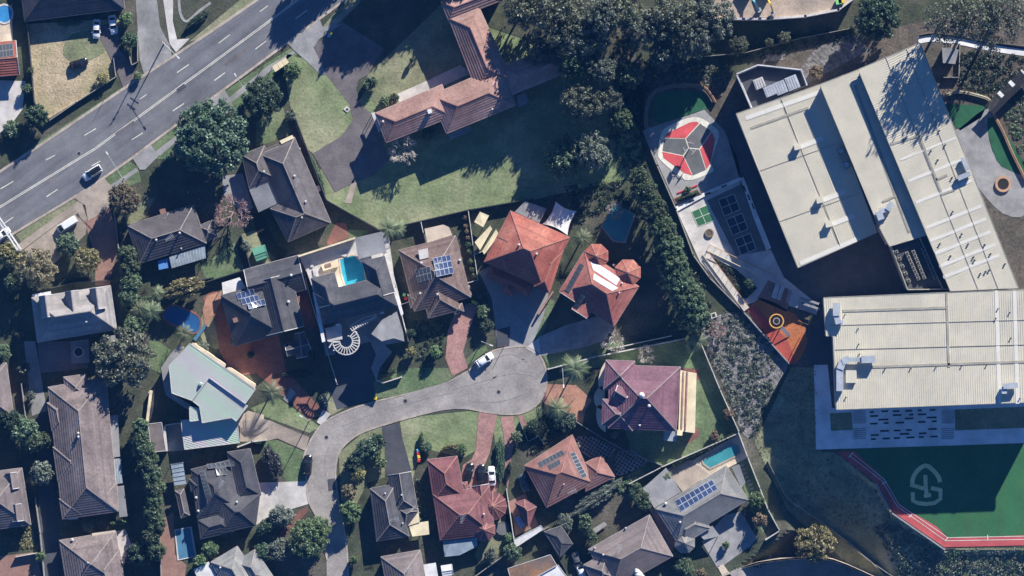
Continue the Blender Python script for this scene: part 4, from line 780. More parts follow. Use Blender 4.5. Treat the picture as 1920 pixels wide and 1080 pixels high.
H['h18'] = House('long_brown_house', 'long pinkish brown tiled house with small west gables beside dark drive', [([(90, 726), (198, 707), (222, 959), (117, 974)], 4.5, 26), ([(99, 838), (160, 831), (168, 894), (108, 902)], 4.5, 26), ([(111, 935), (152, 929), (157, 967), (117, 974)], 4.5, 26), ([(119, 707), (161, 701), (168, 745), (125, 752)], 4.5, 26), ([(180, 910), (219, 905), (222, 959), (188, 962)], 4.5, 26), ([(88, 755), (120, 750), (130, 805), (97, 808)], 4.5, 26)], 'pinkbrown_roof', 'cap_pale')
h = H['h18']; h.flat('flat_roof', [(205, 780), (221, 778), (225, 856), (208, 858)], 2.8, 'concrete_grey'); q = [(210, 861), (226, 859), (230, 906), (214, 908)]; o = h.flat('patio_cover', q, 2.7, 'blue_sheet'); h.ribs(o, q, 2.7, 4, 'gutter'); h.flat('flat_roof', [(219, 912), (232, 910), (239, 968), (224, 970)], 2.7, 'grey_metal'); h.flat('air_conditioner', [(128, 966), (144, 965), (145, 973), (128, 975)], 4.2, 'white', .9, False); h.vent(147, 812, .3); h.vent(147, 819, .3)
H['h19'] = House('pink_brown_house', 'pinkish brown cross hipped house cut by the bottom edge at left', [([(111, 1013), (217, 996), (234, 1100), (128, 1117)], 3.3, 26), ([(112, 1013), (150, 1008), (156, 1046), (117, 1050)], 3.3, 26), ([(160, 1040), (224, 1030), (240, 1130), (176, 1140)], 3.3, 26)], 'pinkbrown_roof', 'cap_pale')
h = H['h19']; h.flat('awning', [(172, 1000), (216, 994), (217, 998), (173, 1005)], 3.5, 'tan', .1, False); h.vent(136, 1012, .4); h.vent(165, 1055, .25)
H['h20'] = House('grey_house', 'grey roofed cottage with single dormer cut by the left edge', [([(-60, 1000), (58, 984), (41, 877), (-76, 893)], 3.4, 26)], 'greybrown_roof', 'cap_pale')
h = H['h20']
for q in ([(10, 888), (31, 885), (36, 915), (14, 918)], [(20, 947), (40, 944), (44, 976), (23, 978)]): x = Wing(q, 4.4, 36, (0, 0), 1); x.build(h.root, 'greybrown_roof', 'cap_pale', 'white', 'gutter', .2, 3)
H['h20b'] = House('grey_house', 'narrow grey roofed house at the left edge beside dormer house drive', [([(-70, 690), (12, 680), (26, 780), (-56, 792)], 3.4, 25)], 'greybrown_roof', 'cap_pale')
H['h21'] = House('slate_house', 'pale slate tiled house cut by the bottom edge below the black house', [([(395, 1054), (445, 1024), (500, 1110), (440, 1140)], 3.2, 25, (1, 1)), ([(440, 1055), (478, 1030), (515, 1085), (470, 1110)], 3.2, 25)], 'slate_roof', 'cap_pale')
h = H['h21']; o = h.flat('patio_cover', [(363, 1068), (391, 1053), (412, 1090), (380, 1105)], 2.8, 'white'); h.vent(413, 1064, .25)
H['h22'] = House('dark_garage', 'dark hip roofed garage beside the rust stained roof at bottom', [([(1020, 997), (1052, 986), (1074, 1020), (1050, 1045)], 2.9, 20)], 'black_roof', 'cap_dark')
r22 = empty('rusty_shed', P(1000, 1065), 0, 'rust stained flat shed roof at the bottom edge beside dark garage', 'shed'); M['rust'] = mat('rusty_sheet', (.36, .19, .10), (.22, .15, .11), .35, .9, (.16, .13, .12), .12, 3, finek=.25)
sheet(r22, [(952, 1066), (1032, 1040), (1044, 1060), (1000, 1085), (962, 1100)], 2.8, 'rust', .15, (0, 0), 'wallc', 28)
sheet(r22, [(1003, 1083), (1046, 1059), (1062, 1080), (1030, 1110)], 2.5, 'white', .15, (0, 0), 'wallc')
r22b = empty('lean_to', P(990, 1003), 0, 'bright white lean-to roof strip below the maroon gazebo', 'lean-to'); sheet(r22b, [(964, 1012), (1014, 985), (1019, 992), (966, 1027)], 2.7, 'white', .12, (0, .05), 'wallc', 60)
H['h23'] = House('grey_brown_house', 'plain grey brown hip roofed house at the bottom edge with tall antenna', [([(1103, 1030), (1218, 965), (1262, 1043), (1147, 1108)], 3.4, 26), ([(1094, 1059), (1140, 1034), (1165, 1085), (1120, 1110)], 3.3, 26)], 'greybrown_roof', 'cap_pale')
h = H['h23']; h.antenna(1160, 1028, 1.4); h.vent(1131, 1040, .25); h.vent(1115, 1027, .25); h.vent(1173, 990, .25)
mb = MB(); p = h.pt(1196, 1074); L_ = 10
prof = [(0, .05), (.12, .5), (.3, .85), (.55, 1.1), (.8, 1.2), (1, 1.15)]; d = Vector((.45, -.9, 0)); a = p + Vector((-.6, 1.1, .5))
for (t, r), (t2, r2) in zip(prof, prof[1:]): mb.tube(a + d * t * 4, a + d * t2 * 4, r, r2, 14)
mb.build('white_roof_hood', M['white'], h.root, True)
H['h24'] = House('grey_house', 'grey slate roofed house with large solar array beside octagonal teal pool', [([(1229, 954), (1362, 873), (1403, 937), (1270, 1018)], 3.5, 24), ([(1256, 985), (1310, 952), (1332, 990), (1280, 1022)], 3.4, 24, (1, 1))], 'slate_roof', 'cap_pale', 'white')
h = H['h24']; turret(h, 1284, 1018, 20, 3.3, 1.6, 'slate_roof', 'cap_pale', 8); h.solar([(1265, 939), (1335, 899), (1346, 917), (1277, 960)], 8, 2, 'large blue solar array of sixteen panels on the slate roof'); q = [(1205, 916), (1249, 877), (1277, 922), (1227, 953)]; o = h.flat('patio_cover', q, 2.9, 'concrete_grey', .15); h.flat('patio_cover', [(1372, 876), (1386, 870), (1398, 905), (1390, 915)], 2.8, 'grey_metal'); h.vent(1248, 944, .4); h.vent(1275, 979, .3); h.flat('awning', [(1308, 1000), (1335, 985), (1350, 1005), (1320, 1012)], 2.8, 'concrete_grey')
sh = empty('garden_shed', P(487, 474), 0, 'small green metal gabled shed on the dark house back lawn', 'shed'); x = Wing([(473, 467), (496, 459), (503, 482), (481, 490)], 2.1, 12, (0, 0), 0)
x.build(sh, 'green_sheet', 'green_sheet', 'green_sheet', 'green_sheet', .1)
# ------------------------------------------------------------------ school
def plinth(name, px, py, label, cat): return empty(name, P(px, py), 0, label, cat)
sA = plinth('school_hall', 1490, 340, 'lower ivory metal roofed school hall left of the roof spine', 'school building')
sheet(sA, [(1380, 213), (1540, 157), (1645, 436), (1496, 502)], 9, 'white_metal', .35, (0, 0), 'wallc', -69)
sS = plinth('school_spine', 1630, 300, 'narrow raised roof spine between the two ivory school halls', 'school building')
sheet(sS, [(1537, 158), (1612, 129), (1742, 440), (1668, 462), (1648, 425)], 12.6, 'white_metal', .3, (0, 0), 'wallc', 26)
sC = plinth('school_hall', 1760, 320, 'tall long ivory metal roofed school hall at right under tree shadow', 'school building')
sheet(sC, [(1609, 130), (1725, 80), (1910, 540), (1782, 546)], 14.5, 'white_metal', .35, (0, 0), 'fence_dark', 26)
sB = plinth('school_block', 1750, 650, 'wide ivory ribbed roof school block above the sports field', 'school building')
sheet(sB, [(1544, 558), (1778, 548), (1985, 540), (1985, 752), (1568, 768), (1562, 630), (1549, 630)], 14.4, 'white_metal', .35, (0, 0), 'wallc', 92)
def roofline(par, pts, w_, z, m='walk', h=.12, nm='roof_walkway'): return ribbon(nm, pts, w_, m, z, z + h, parent=par)
for pts in ([(1580, 583), (1774, 577)], [(1775, 550), (1779, 688)], [(1634, 688), (1985, 676)]): roofline(sB, pts, 4.5, 14.42)
roofline(sB, [(1566, 656), (1985, 645)], .9, 14.42, 'fence_dark', .08, 'roof_joint')
for x in (1868, 1902): roofline(sB, [(x, 545), (x + 6, 757)], 7, 14.44, 'flashing', .05, 'flashing_sheet')
for pts in ([(1408, 240), (1515, 202)], ): roofline(sA, pts, 4.5, 9.02)
roofline(sA, [(1464, 186), (1575, 462)], .9, 9.03, 'fence_dark', .08, 'roof_joint')
for a_, b_ in (((1425, 320), (1572, 268)), ((1462, 415), (1612, 362))): roofline(sA, [a_, b_], .7, 9.03, 'fence_grey', .1, 'sheet_lap')
for a_, b_ in (((1660, 105), (1835, 545)), ((1700, 92), (1872, 542))): roofline(sC, [a_, b_], .7, 14.53, 'fence_grey', .1, 'sheet_lap')
roofline(sB, [(1556, 610), (1985, 598)], .7, 14.43, 'fence_grey', .1, 'sheet_lap')
roofline(sA, [(1398, 222), (1540, 172)], 8, 9.05, 'flashing', .05, 'flashing_sheet'); roofline(sA, [(1500, 494), (1612, 446)], 8, 9.05, 'flashing', .05, 'flashing_sheet')
for pts in ([(1670, 270), (1725, 254)], [(1724, 254), (1765, 360)], [(1752, 338), (1776, 328)], [(1765, 364), (1790, 356)]): roofline(sC, pts, 4, 14.52)
for pts in ([(1596, 166), (1665, 420)], ): roofline(sS, [(1603, 160), (1705, 435)], 5, 12.62, 'walk', .1)
roofline(sS, [(1655, 378), (1682, 366)], 4, 12.65)
for y0 in (300, 340, 380, 428, 452, 476, 500, 520): roofline(sC, [(1680 + (y0 - 280) * .37, y0), (1680 + (y0 - 280) * .37 + 105, y0 - 42)], 6 if y0 % 3 else 4, 14.54, 'flashing', .04, 'flashing_sheet')
def vents(par, z, L_, r=.17):
    for x, y in L_:
        p = P(x, y, z); mb = MB(); mb.tube(p, p + Vector((0, 0, .45)), r, r, 7); mb.tube(p + Vector((0, 0, .45)), p + Vector((0, 0, .6)), r * 1.5, r * .6, 7); mb.build('roof_vent', M['fence_dark'], par)
vents(sC, 14.5, [(1762, 457), (1815, 458), (1846, 459), (1782, 480), (1825, 482), (1827, 488), (1857, 476), (1884, 495), (1838, 513), (1848, 509), (1855, 506), (1761, 245), (1772, 272), (1745, 283), (1758, 300), (1785, 333), (1803, 439), (1786, 397)])
vents(sB, 14.4, [(1871, 579), (1867, 597), (1584, 590), (1609, 616), (1610, 645), (1586, 745), (1659, 692), (1708, 690), (1755, 688), (1803, 686), (1850, 684), (1912, 747), (1893, 586), (1895, 634), (1611, 664)], .13)
for x, y in ((1495, 275), (1537, 375), (1554, 420)):
    o = empty('roof_ventilator', P(x, y, 9), 0, {1495: 'topmost white box ventilator on the lower school hall roof', 1537: 'middle white box ventilator on the lower school hall roof', 1554: 'lowest white box ventilator on the lower school hall roof'}[x], 'ventilator', 'box ventilators on the school hall')
    p = P(x, y, 9); mb = MB(); mb.box((p.x, p.y, 9.6), (1.3, 1.3, 1.2), .38); mb.build('cowl', M['white'], o); mb = MB(); mb.slab([P(x - 7, y - 5, 10.45), P(x + 5, y - 8, 10.45), P(x + 8, y + 4, 10.45), P(x - 5, y + 7, 10.45)], .2); mb.build('cap', M['white_metal'], o)
    roofline(sA, [(x + 7, y), (x + 48, y - 16)], 9, 9.06, 'flashing', .05, 'flashing_sheet')
# sunken plant deck with condensers
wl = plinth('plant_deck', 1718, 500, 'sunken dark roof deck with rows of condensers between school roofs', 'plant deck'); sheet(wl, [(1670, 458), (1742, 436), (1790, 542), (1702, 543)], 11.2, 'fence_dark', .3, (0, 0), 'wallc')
for pts in ([(1670, 458), (1722, 440)], [(1670, 458), (1702, 543)], [(1702, 543), (1768, 542)], [(1724, 444), (1768, 542)]): ribbon('parapet', pts, 2, 'walk', 10.8, 12.0, parent=wl)
k = 0
for (x0, y0, x1, y1, n, side) in ((1701, 475, 1722, 522, 8, 'left'), (1713, 472, 1733, 520, 8, 'middle'), (1731, 467, 1753, 520, 8, 'right'), (1681, 472, 1704, 526, 5, 'far left')):
    for i in range(n):
        t = i / (n - 1); p = P(lerp(x0, x1, t), lerp(y0, y1, t), 12.2)
        o = empty('condenser_unit', (p.x, p.y, 11.2), .4, 'grey condenser unit in the %s row on the sunken plant deck, %s from top' % (side, ORDW[i]), 'condenser', 'condensers on the plant deck')
        mb = MB(); mb.box((0, 0, .5), (.75, .72, 1.0)); mb.build('casing', M['walk'], o, local=True); mb = MB(); mb.tube((0, 0, 1.0), (0, 0, 1.06), .28, .28, 10); mb.build('fan_grille', M['dark'], o, local=True)
# ducts
def duct(label, z, segs, m='silver'):
    o = empty('roof_duct', P(segs[0][0], segs[0][1], z), 0, label, 'duct')
    for (x0, y0, x1, y1, w_, hh) in segs:
        mb = MB(); a, b = P(x0, y0, z), P(x1, y1, z); mb.bar((a.x, a.y, z + hh), (b.x, b.y, z + hh), w_ * S, w_ * S * .8); mb.build('duct_section', M[m], o)
    return o
duct('silver bent duct at the upper left corner of the school block roof', 14.4, [(1567, 568, 1567, 592, 12, 1.3), (1567, 590, 1572, 607, 11, 1.1), (1572, 604, 1580, 606, 9, 1.0)])
duct('largest silver duct loop on the left edge of the school block roof', 14.4, [(1574, 733, 1574, 690, 13, .9), (1574, 692, 1580, 676, 13, 1.1), (1578, 678, 1592, 672, 13, 1.2), (1590, 674, 1616, 674, 8, 1.3), (1614, 674, 1641, 673, 13, 1.4)])
duct('silver duct elbow near the lower right of the school block roof', 14.4, [(1882, 738, 1882, 725, 9, 1.0), (1880, 724, 1907, 722, 10, 1.3)])
duct('silver ducts on the roof spine beside the plant deck', 12.6, [(1646, 396, 1652, 412, 12, 1.0), (1650, 396, 1664, 392, 9, 1.0), (1663, 394, 1672, 380, 10, 1.2)])
duct('silver air unit on the right edge of the tall school hall roof', 14.5, [(1804, 296, 1814, 320, 8, .9), (1795, 335, 1818, 325, 9, .9)])
for i, (x, y) in enumerate(((1577, 283), (1587, 309))):
    o = empty('rooftop_unit', P(x, y, 10.8), 0, ('upper', 'lower')[i] + ' pale rooftop air unit in the shaded gutter beside the spine', 'air unit', 'air units beside the spine'); p = P(x, y, 10.8); mb = MB(); mb.box((p.x, p.y, 9.9), (1.7, 1.6, 1.8), .38); mb.build('casing', M['concrete_grey'], o); mb = MB(); mb.tube((p.x, p.y, 10.8), (p.x, p.y, 10.9), .6, .6, 12); mb.build('fan_grille', M['steel'], o)
o = empty('rooftop_box', P(1596, 710, 15), 0, 'white boxy roof hatch beside the large duct loop on school block', 'roof hatch'); p = P(1596, 706, 15.2); mb = MB(); mb.box((p.x, p.y, 14.8), (2.3, 2.7, .8)); mb.build('casing', M['white'], o); mb = MB(); mb.box((p.x, p.y, 15.25), (2.5, 2.9, .1)); mb.build('lid', M['white_metal'], o)
# plant enclosure north west of the hall
pe = plinth('plant_enclosure', 1440, 160, 'grey walled rooftop plant enclosure at the top corner of the lower hall', 'plant enclosure'); sheet(pe, [(1384, 140), (1422, 124), (1500, 133), (1512, 160), (1412, 206)], 7, 'asphalt_dark', .3, (0, 0), 'wallc')
PEQ = [(1381, 139), (1421, 122), (1502, 131), (1513, 160), (1411, 207), (1381, 139)]
ribbon('screen_wall', PEQ[:4], 4, 'concrete_grey', 6.5, 8.6, parent=pe); ribbon('screen_wall', [PEQ[0], PEQ[4]], 2.4, 'gutter', 6.5, 8.6, parent=pe); ribbon('screen_rail', PEQ[:4], 1.2, 'white', 8.6, 8.7, parent=pe)
for i, (x, y, sx, sy, lb) in enumerate(((1424, 156, 2.4, 2.4, 'white framed fan unit standing alone in the plant enclosure'), (1444, 170, 2.6, 2.4, 'left of three pale ribbed chillers in the plant enclosure'), (1464, 164, 2.6, 3, 'middle of three pale ribbed chillers in the plant enclosure'), (1486, 155, 2.8, 3.2, 'right of three pale ribbed chillers in the plant enclosure'))):
    o = empty('chiller_unit', P(x, y, 7), 0, lb, 'chiller', 'chillers in the plant enclosure'); p = P(x, y, 8.6); mb = MB(); mb.box((p.x, p.y, 7.8), (sx, sy, 1.6), .38); mb.build('casing', M['silver' if i else 'concrete_white'], o); mb = MB()
    for k in range(4): mb.box((p.x + (k - 1.5) * .55, p.y + (k - 1.5) * .2, 8.66), (.12, sy * .85, .1), .38)
    mb.build('top_slats', M['gutter'], o)
# ------------------------------------------------------------------ fences and walls
def fence(label, pts, h=1.8, m='fence_dark', w_=.12, name='boundary_fence', cat='fence', posts=2.6, pw=None):
    root = empty(name, P(*pts[0]), 0, label, cat)
    for (x0, y0), (x1, y1) in zip(pts, pts[1:]):
        a, b = P(x0, y0, h), P(x1, y1, h); mb = MB(); dz = Vector((0, 0, h / 2)); mb.bar(a - dz, b - dz, w_, h); mb.bar(a + Vector((0, 0, .03)), b + Vector((0, 0, .03)), w_ + .06, .06)
        n = max(1, int((b - a).length / posts))
        for i in range(n + 1): t = lerp(a, b, i / n); mb.box((t.x, t.y, t.z - h / 2 + .04), (pw or w_ + .1, pw or w_ + .1, h + .08), math.atan2(b.y - a.y, b.x - a.x))
        mb.build('fence_run' if cat == 'fence' else 'wall_run', M[m], root)
for f in (
 ('dark side fence left of the straw coloured yard', [(48, 0), (64, 192), (92, 224)]), ('low front wall of the straw yard along the main road', [(92, 226), (142, 192), (217, 144), (213, 110)], 1.3, 'fence_grey'),
 ('grey fence returning from the wall by the top driveway', [(242, 103), (247, 122), (258, 116), (258, 60)], 1.4, 'fence_grey'), ('long dark fence around the south edge of the monastery lawn', [(548, 205), (612, 375), (712, 432), (880, 393), (1000, 372)], 1.9),
 ('dark fence between green shed lawn and side yard', [(452, 440), (470, 502), (388, 528)], 1.8), ('dark fence behind the black house with solar panels', [(470, 502), (560, 478)], 1.8, 'fence_grey'),
 ('thin pale fence between white villa and brown house', [(728, 478), (752, 571), (766, 566)], 1.7, 'fence_white', .1), ('thin pale fence right of the brown house hedge', [(878, 394), (896, 525), (878, 530)], 1.8, 'fence_white', .1), ('short pale fence below the cream awnings', [(888, 478), (912, 468)], 1.6, 'fence_white', .1),
 ('short fence left of the tan awning of brown house', [(789, 415), (798, 455)], 1.8, 'fence_white', .1), ('dark fence right of the shrubs behind the shade sail', [(1042, 360), (1024, 395)], 1.8),
 ('long pale fence running from the palm to the bank', [(1028, 692), (1120, 668), (1285, 635)], 1.8, 'fence_white', .2), ('pale parallel fence above the plum tiled mansion', [(1140, 655), (1258, 630)], 1.6, 'fence_white', .16),
 ('tall grey fence on the right side of the plum mansion lawn', [(1313, 640), (1350, 730), (1385, 808)], 2.2, 'fence_white', .14), ('fence with white posts right of the teal pool house', [(1385, 812), (1402, 857), (1425, 915), (1440, 955), (1462, 995), (1436, 1012)], 1.8, 'fence_white', .16), ('grey wall along the hedge above the teal pool', [(1180, 907), (1240, 876), (1385, 812)], 1.7, 'fence_white', .14),
 ('pale fence between maroon house and gazebo courtyard', [(950, 918), (966, 1028)], 1.9, 'fence_white', .14), ('dark fence between rusty shed and dark garage', [(1018, 992), (1046, 1042), (1062, 1072)], 1.9), ('pale fence below the maroon house lawn', [(885, 1085), (958, 1032), (1028, 988)], 1.8, 'fence_grey'),
 ('thin white fence left of the dark villa drive', [(612, 655), (632, 720)], 1.6, 'fence_white', .12), ('white fence along the left side of the villa', [(563, 482), (582, 560), (612, 655)], 2.0, 'fence_white', .14), ('white fence along the right side of the villa', [(722, 478), (748, 570), (766, 640)], 2.0, 'fence_white', .14),
 ('cream wall behind the villa pool deck', [(561, 480), (663, 447)], 2.2, 'cream', .35), ('white front wall of the villa beside the court road', [(706, 713), (718, 718), (752, 707)], 1.3, 'fence_white', .2),
 ('white wall beside the wheelie bins of mint roofed house', [(446, 838), (472, 828), (498, 825)], 1.7, 'fence_white', .25), ('cream garden wall left of the mint roofed house', [(283, 735), (276, 790)], 1.6, 'cream', .6),
 ('dark fence left of the blue patio pool', [(298, 985), (302, 1080)], 1.8, 'fence_grey'), ('pale fence beside the long dark drive at left', [(66, 935), (75, 1000), (83, 1085)], 1.8, 'fence_grey', .16), ('fence between the left edge houses and the drive', [(40, 720), (50, 800), (58, 850)], 1.8, 'fence_grey'),
 ('white wall around the pink patio at lower left', [(30, 1044), (68, 1037)], 1.4, 'fence_white', .14), ('dark fence above the grey dormer house', [(60, 548), (140, 530), (208, 525)], 1.8), ('dark fence in front of the plum mansion garden', [(1080, 790), (1130, 822), (1180, 850), (1240, 872)], 1.8, 'fence_grey'),
 ('low brick wall at the corner of the red brown house garden', [(975, 790), (990, 828), (1010, 818), (1020, 832)], 1.0, 'fence_grey'), ('brick side wall between the two red roofed houses', [(1036, 548), (1010, 588)], 1.6, 'pink', .35), ('dark fence below the dark house with clear patio', [(320, 556), (350, 530), (400, 520)], 1.7),
 ('dark fence left of the dark house near the tree', [(214, 400), (222, 465)], 1.8, 'fence_grey'), ('grey wall right of the hedge along school edge', [(1207, 247), (1232, 310), (1268, 392), (1300, 478), (1330, 520), (1390, 580), (1480, 682)], 1.2, 'fence_grey', .2),
 ('dark mesh fence along the meadow beside the lane', [(1440, 865), (1475, 935), (1550, 985), (1620, 1040), (1660, 1080)], 1.2, 'fence_grey', .08), ('long pale fence along the bottom right bank', [(1590, 1020), (1640, 1058), (1665, 1075), (1690, 1090)], 1.4, 'fence_grey', .1), ('curved pale retaining wall below the building site', [(1340, 35), (1440, 35), (1510, 30), (1572, 18), (1600, -3)], 4.6, 'concrete_white', .45),
 ('thin mesh fence through the shaded slope above the school', [(1300, 108), (1400, 98), (1500, 72), (1600, 52)], 1.5, 'fence_grey', .06), ('pale low wall along the outer edge of running track', [(1643, 907), (1671, 961), (1771, 1030)], .8, 'concrete_grey', .3), ('white fence around the garden enclosure right of tall hall', [(1800, 82), (1798, 145), (1770, 145)], 1.4, 'fence_grey', .1),
 ('fence beside the black house drive with red patio', [(575, 500), (590, 580), (606, 655)], 1.8, 'fence_dark')):
    BASE = 4.0 if 'behind the villa' in f[0] else 0.0
    fence(f[0], f[1], *(f[2:]))
BASE = 0.0
for lb, pts, m, w_, h in (('curved timber retaining wall around the school turf', [(1212, 240), (1212, 205), (1222, 178), (1245, 164), (1290, 160), (1322, 168), (1338, 190)], 'wood', .9, 1.0), ('orange sunlit timber edge of the turf retaining wall', [(1278, 157), (1318, 162), (1334, 178), (1342, 192)], 'orange_wood', .5, 1.2), ('long timber edged wall beside the right hand turf', [(1862, 212), (1880, 245), (1900, 290), (1925, 340)], 'orange_wood', .6, .9), ('curved pale wall above the small turf right of hall', [(1775, 178), (1800, 172), (1845, 182), (1858, 190)], 'cream', .6, .9), ('thin brown retaining wall along the white path at upper right', [(1725, 66), (1750, 62), (1800, 68), (1850, 78), (1930, 88)], 'wood', .25, .6)):
    r = empty('retaining_wall', P(*pts[0]), 0, lb, 'retaining wall'); ribbon('wall_face', pts, w_ / S, m, 0, h, parent=r, curve=4); ribbon('wall_coping', pts, w_ / S * .35, 'gutter_dark', h, h + .06, parent=r, curve=4)
# ------------------------------------------------------------------ pools
def pool(label, pts, m, cop='concrete_white', curve=0, w_=3.5):
    q = smooth_curve(pts, curve) if curve else pts
    c = (sum(p[0] for p in q) / len(q), sum(p[1] for p in q) / len(q)); r = empty('swimming_pool', P(*c), 0, label, 'swimming pool')
    mb = MB(); mb.poly([P(x, y, .13) for x, y in q]); mb.build('water', M[m], r); ribbon('coping', q, w_, cop, 0, .2, parent=r, closed=True)
    return r
BASE = 4.0
pool('bright cyan pool in the white villa courtyard', [(636, 486), (662, 477), (682, 494), (686, 526), (648, 538), (640, 515)], 'pool_cyan', 'cream_paving')
BASE = 0.0
pool('octagonal teal pool behind the grey slate house', [(1316, 863), (1330, 854), (1372, 831), (1384, 837), (1387, 848), (1379, 856), (1344, 873), (1331, 879), (1319, 870)], 'pool_teal', 'concrete')
pool('rectangular blue pool at the lower left beside black house', [(328, 994), (358, 988), (367, 1043), (334, 1050)], 'pool_blue')
pool('kidney shaped blue pool among palms beside orange paving', [(305, 590), (320, 572), (350, 580), (374, 595), (374, 618), (362, 625), (340, 615), (315, 605)], 'pool_shade_tint', 'terracotta', 3)
pool('shaded teal pool below the bare garden behind red houses', [(1128, 425), (1152, 382), (1190, 402), (1172, 455), (1150, 452)], 'pool_teal', 'concrete_grey')
pool('round bright blue pool at the upper left corner', [(8 + 16 * math.cos(a * .5236), 26 + 18 * math.sin(a * .5236)) for a in range(12)], 'pool_bright', 'concrete_white')
r = empty('pool_slide_strip', P(371, 638), 0, 'pale blue padded strip beside the kidney shaped pool', 'pool cover'); mb = MB(); mb.slab([P(x, y, .5) for x, y in ((362, 635), (384, 607), (388, 611), (367, 640))], .4); mb.build('cover_roll', M['pool_blue'], r)
o = empty('covered_spa', P(972, 980), 0, 'small blue covered spa between gazebo and white lean-to', 'spa'); mb = MB(); mb.slab([P(x, y, .7) for x, y in ((966, 972), (974, 967), (984, 985), (976, 991))], .7); mb.build('cover', M['blue_plastic'], o)
o = empty('fountain', P(147, 660), 0, 'round pale rimmed fountain in the shaded grey courtyard', 'fountain'); ribbon('rim', [(147 + 9 * math.cos(a * .5236), 660 + 9 * math.sin(a * .5236)) for a in range(12)], 2.2, 'concrete_white', 0, .5, parent=o, closed=True); mb = MB(); mb.poly([P(147 + 8.5 * math.cos(a * .5236), 660 + 8.5 * math.sin(a * .5236), .35) for a in range(12)]); mb.build('water', M['dark'], o)
o = empty('trampoline', P(942, 991), 0, 'round dark trampoline on the lawn right of maroon house', 'trampoline'); ribbon('frame', [(942 + 12 * math.cos(a * .5236), 991 + 12 * math.sin(a * .5236)) for a in range(12)], 1.6, 'gutter_dark', .7, .85, parent=o, closed=True); mb = MB(); mb.poly([P(942 + 12 * math.cos(a * .5236), 991 + 12 * math.sin(a * .5236), .78) for a in range(12)]); mb.build('mat', M['court_grey'], o)
for k in range(6): a = k * 1.0472; p = P(942 + 12 * math.cos(a), 991 + 12 * math.sin(a)); mb = MB(); mb.tube(p, (p.x, p.y, .75), .04, .04); mb.build('leg', M['steel'], o)
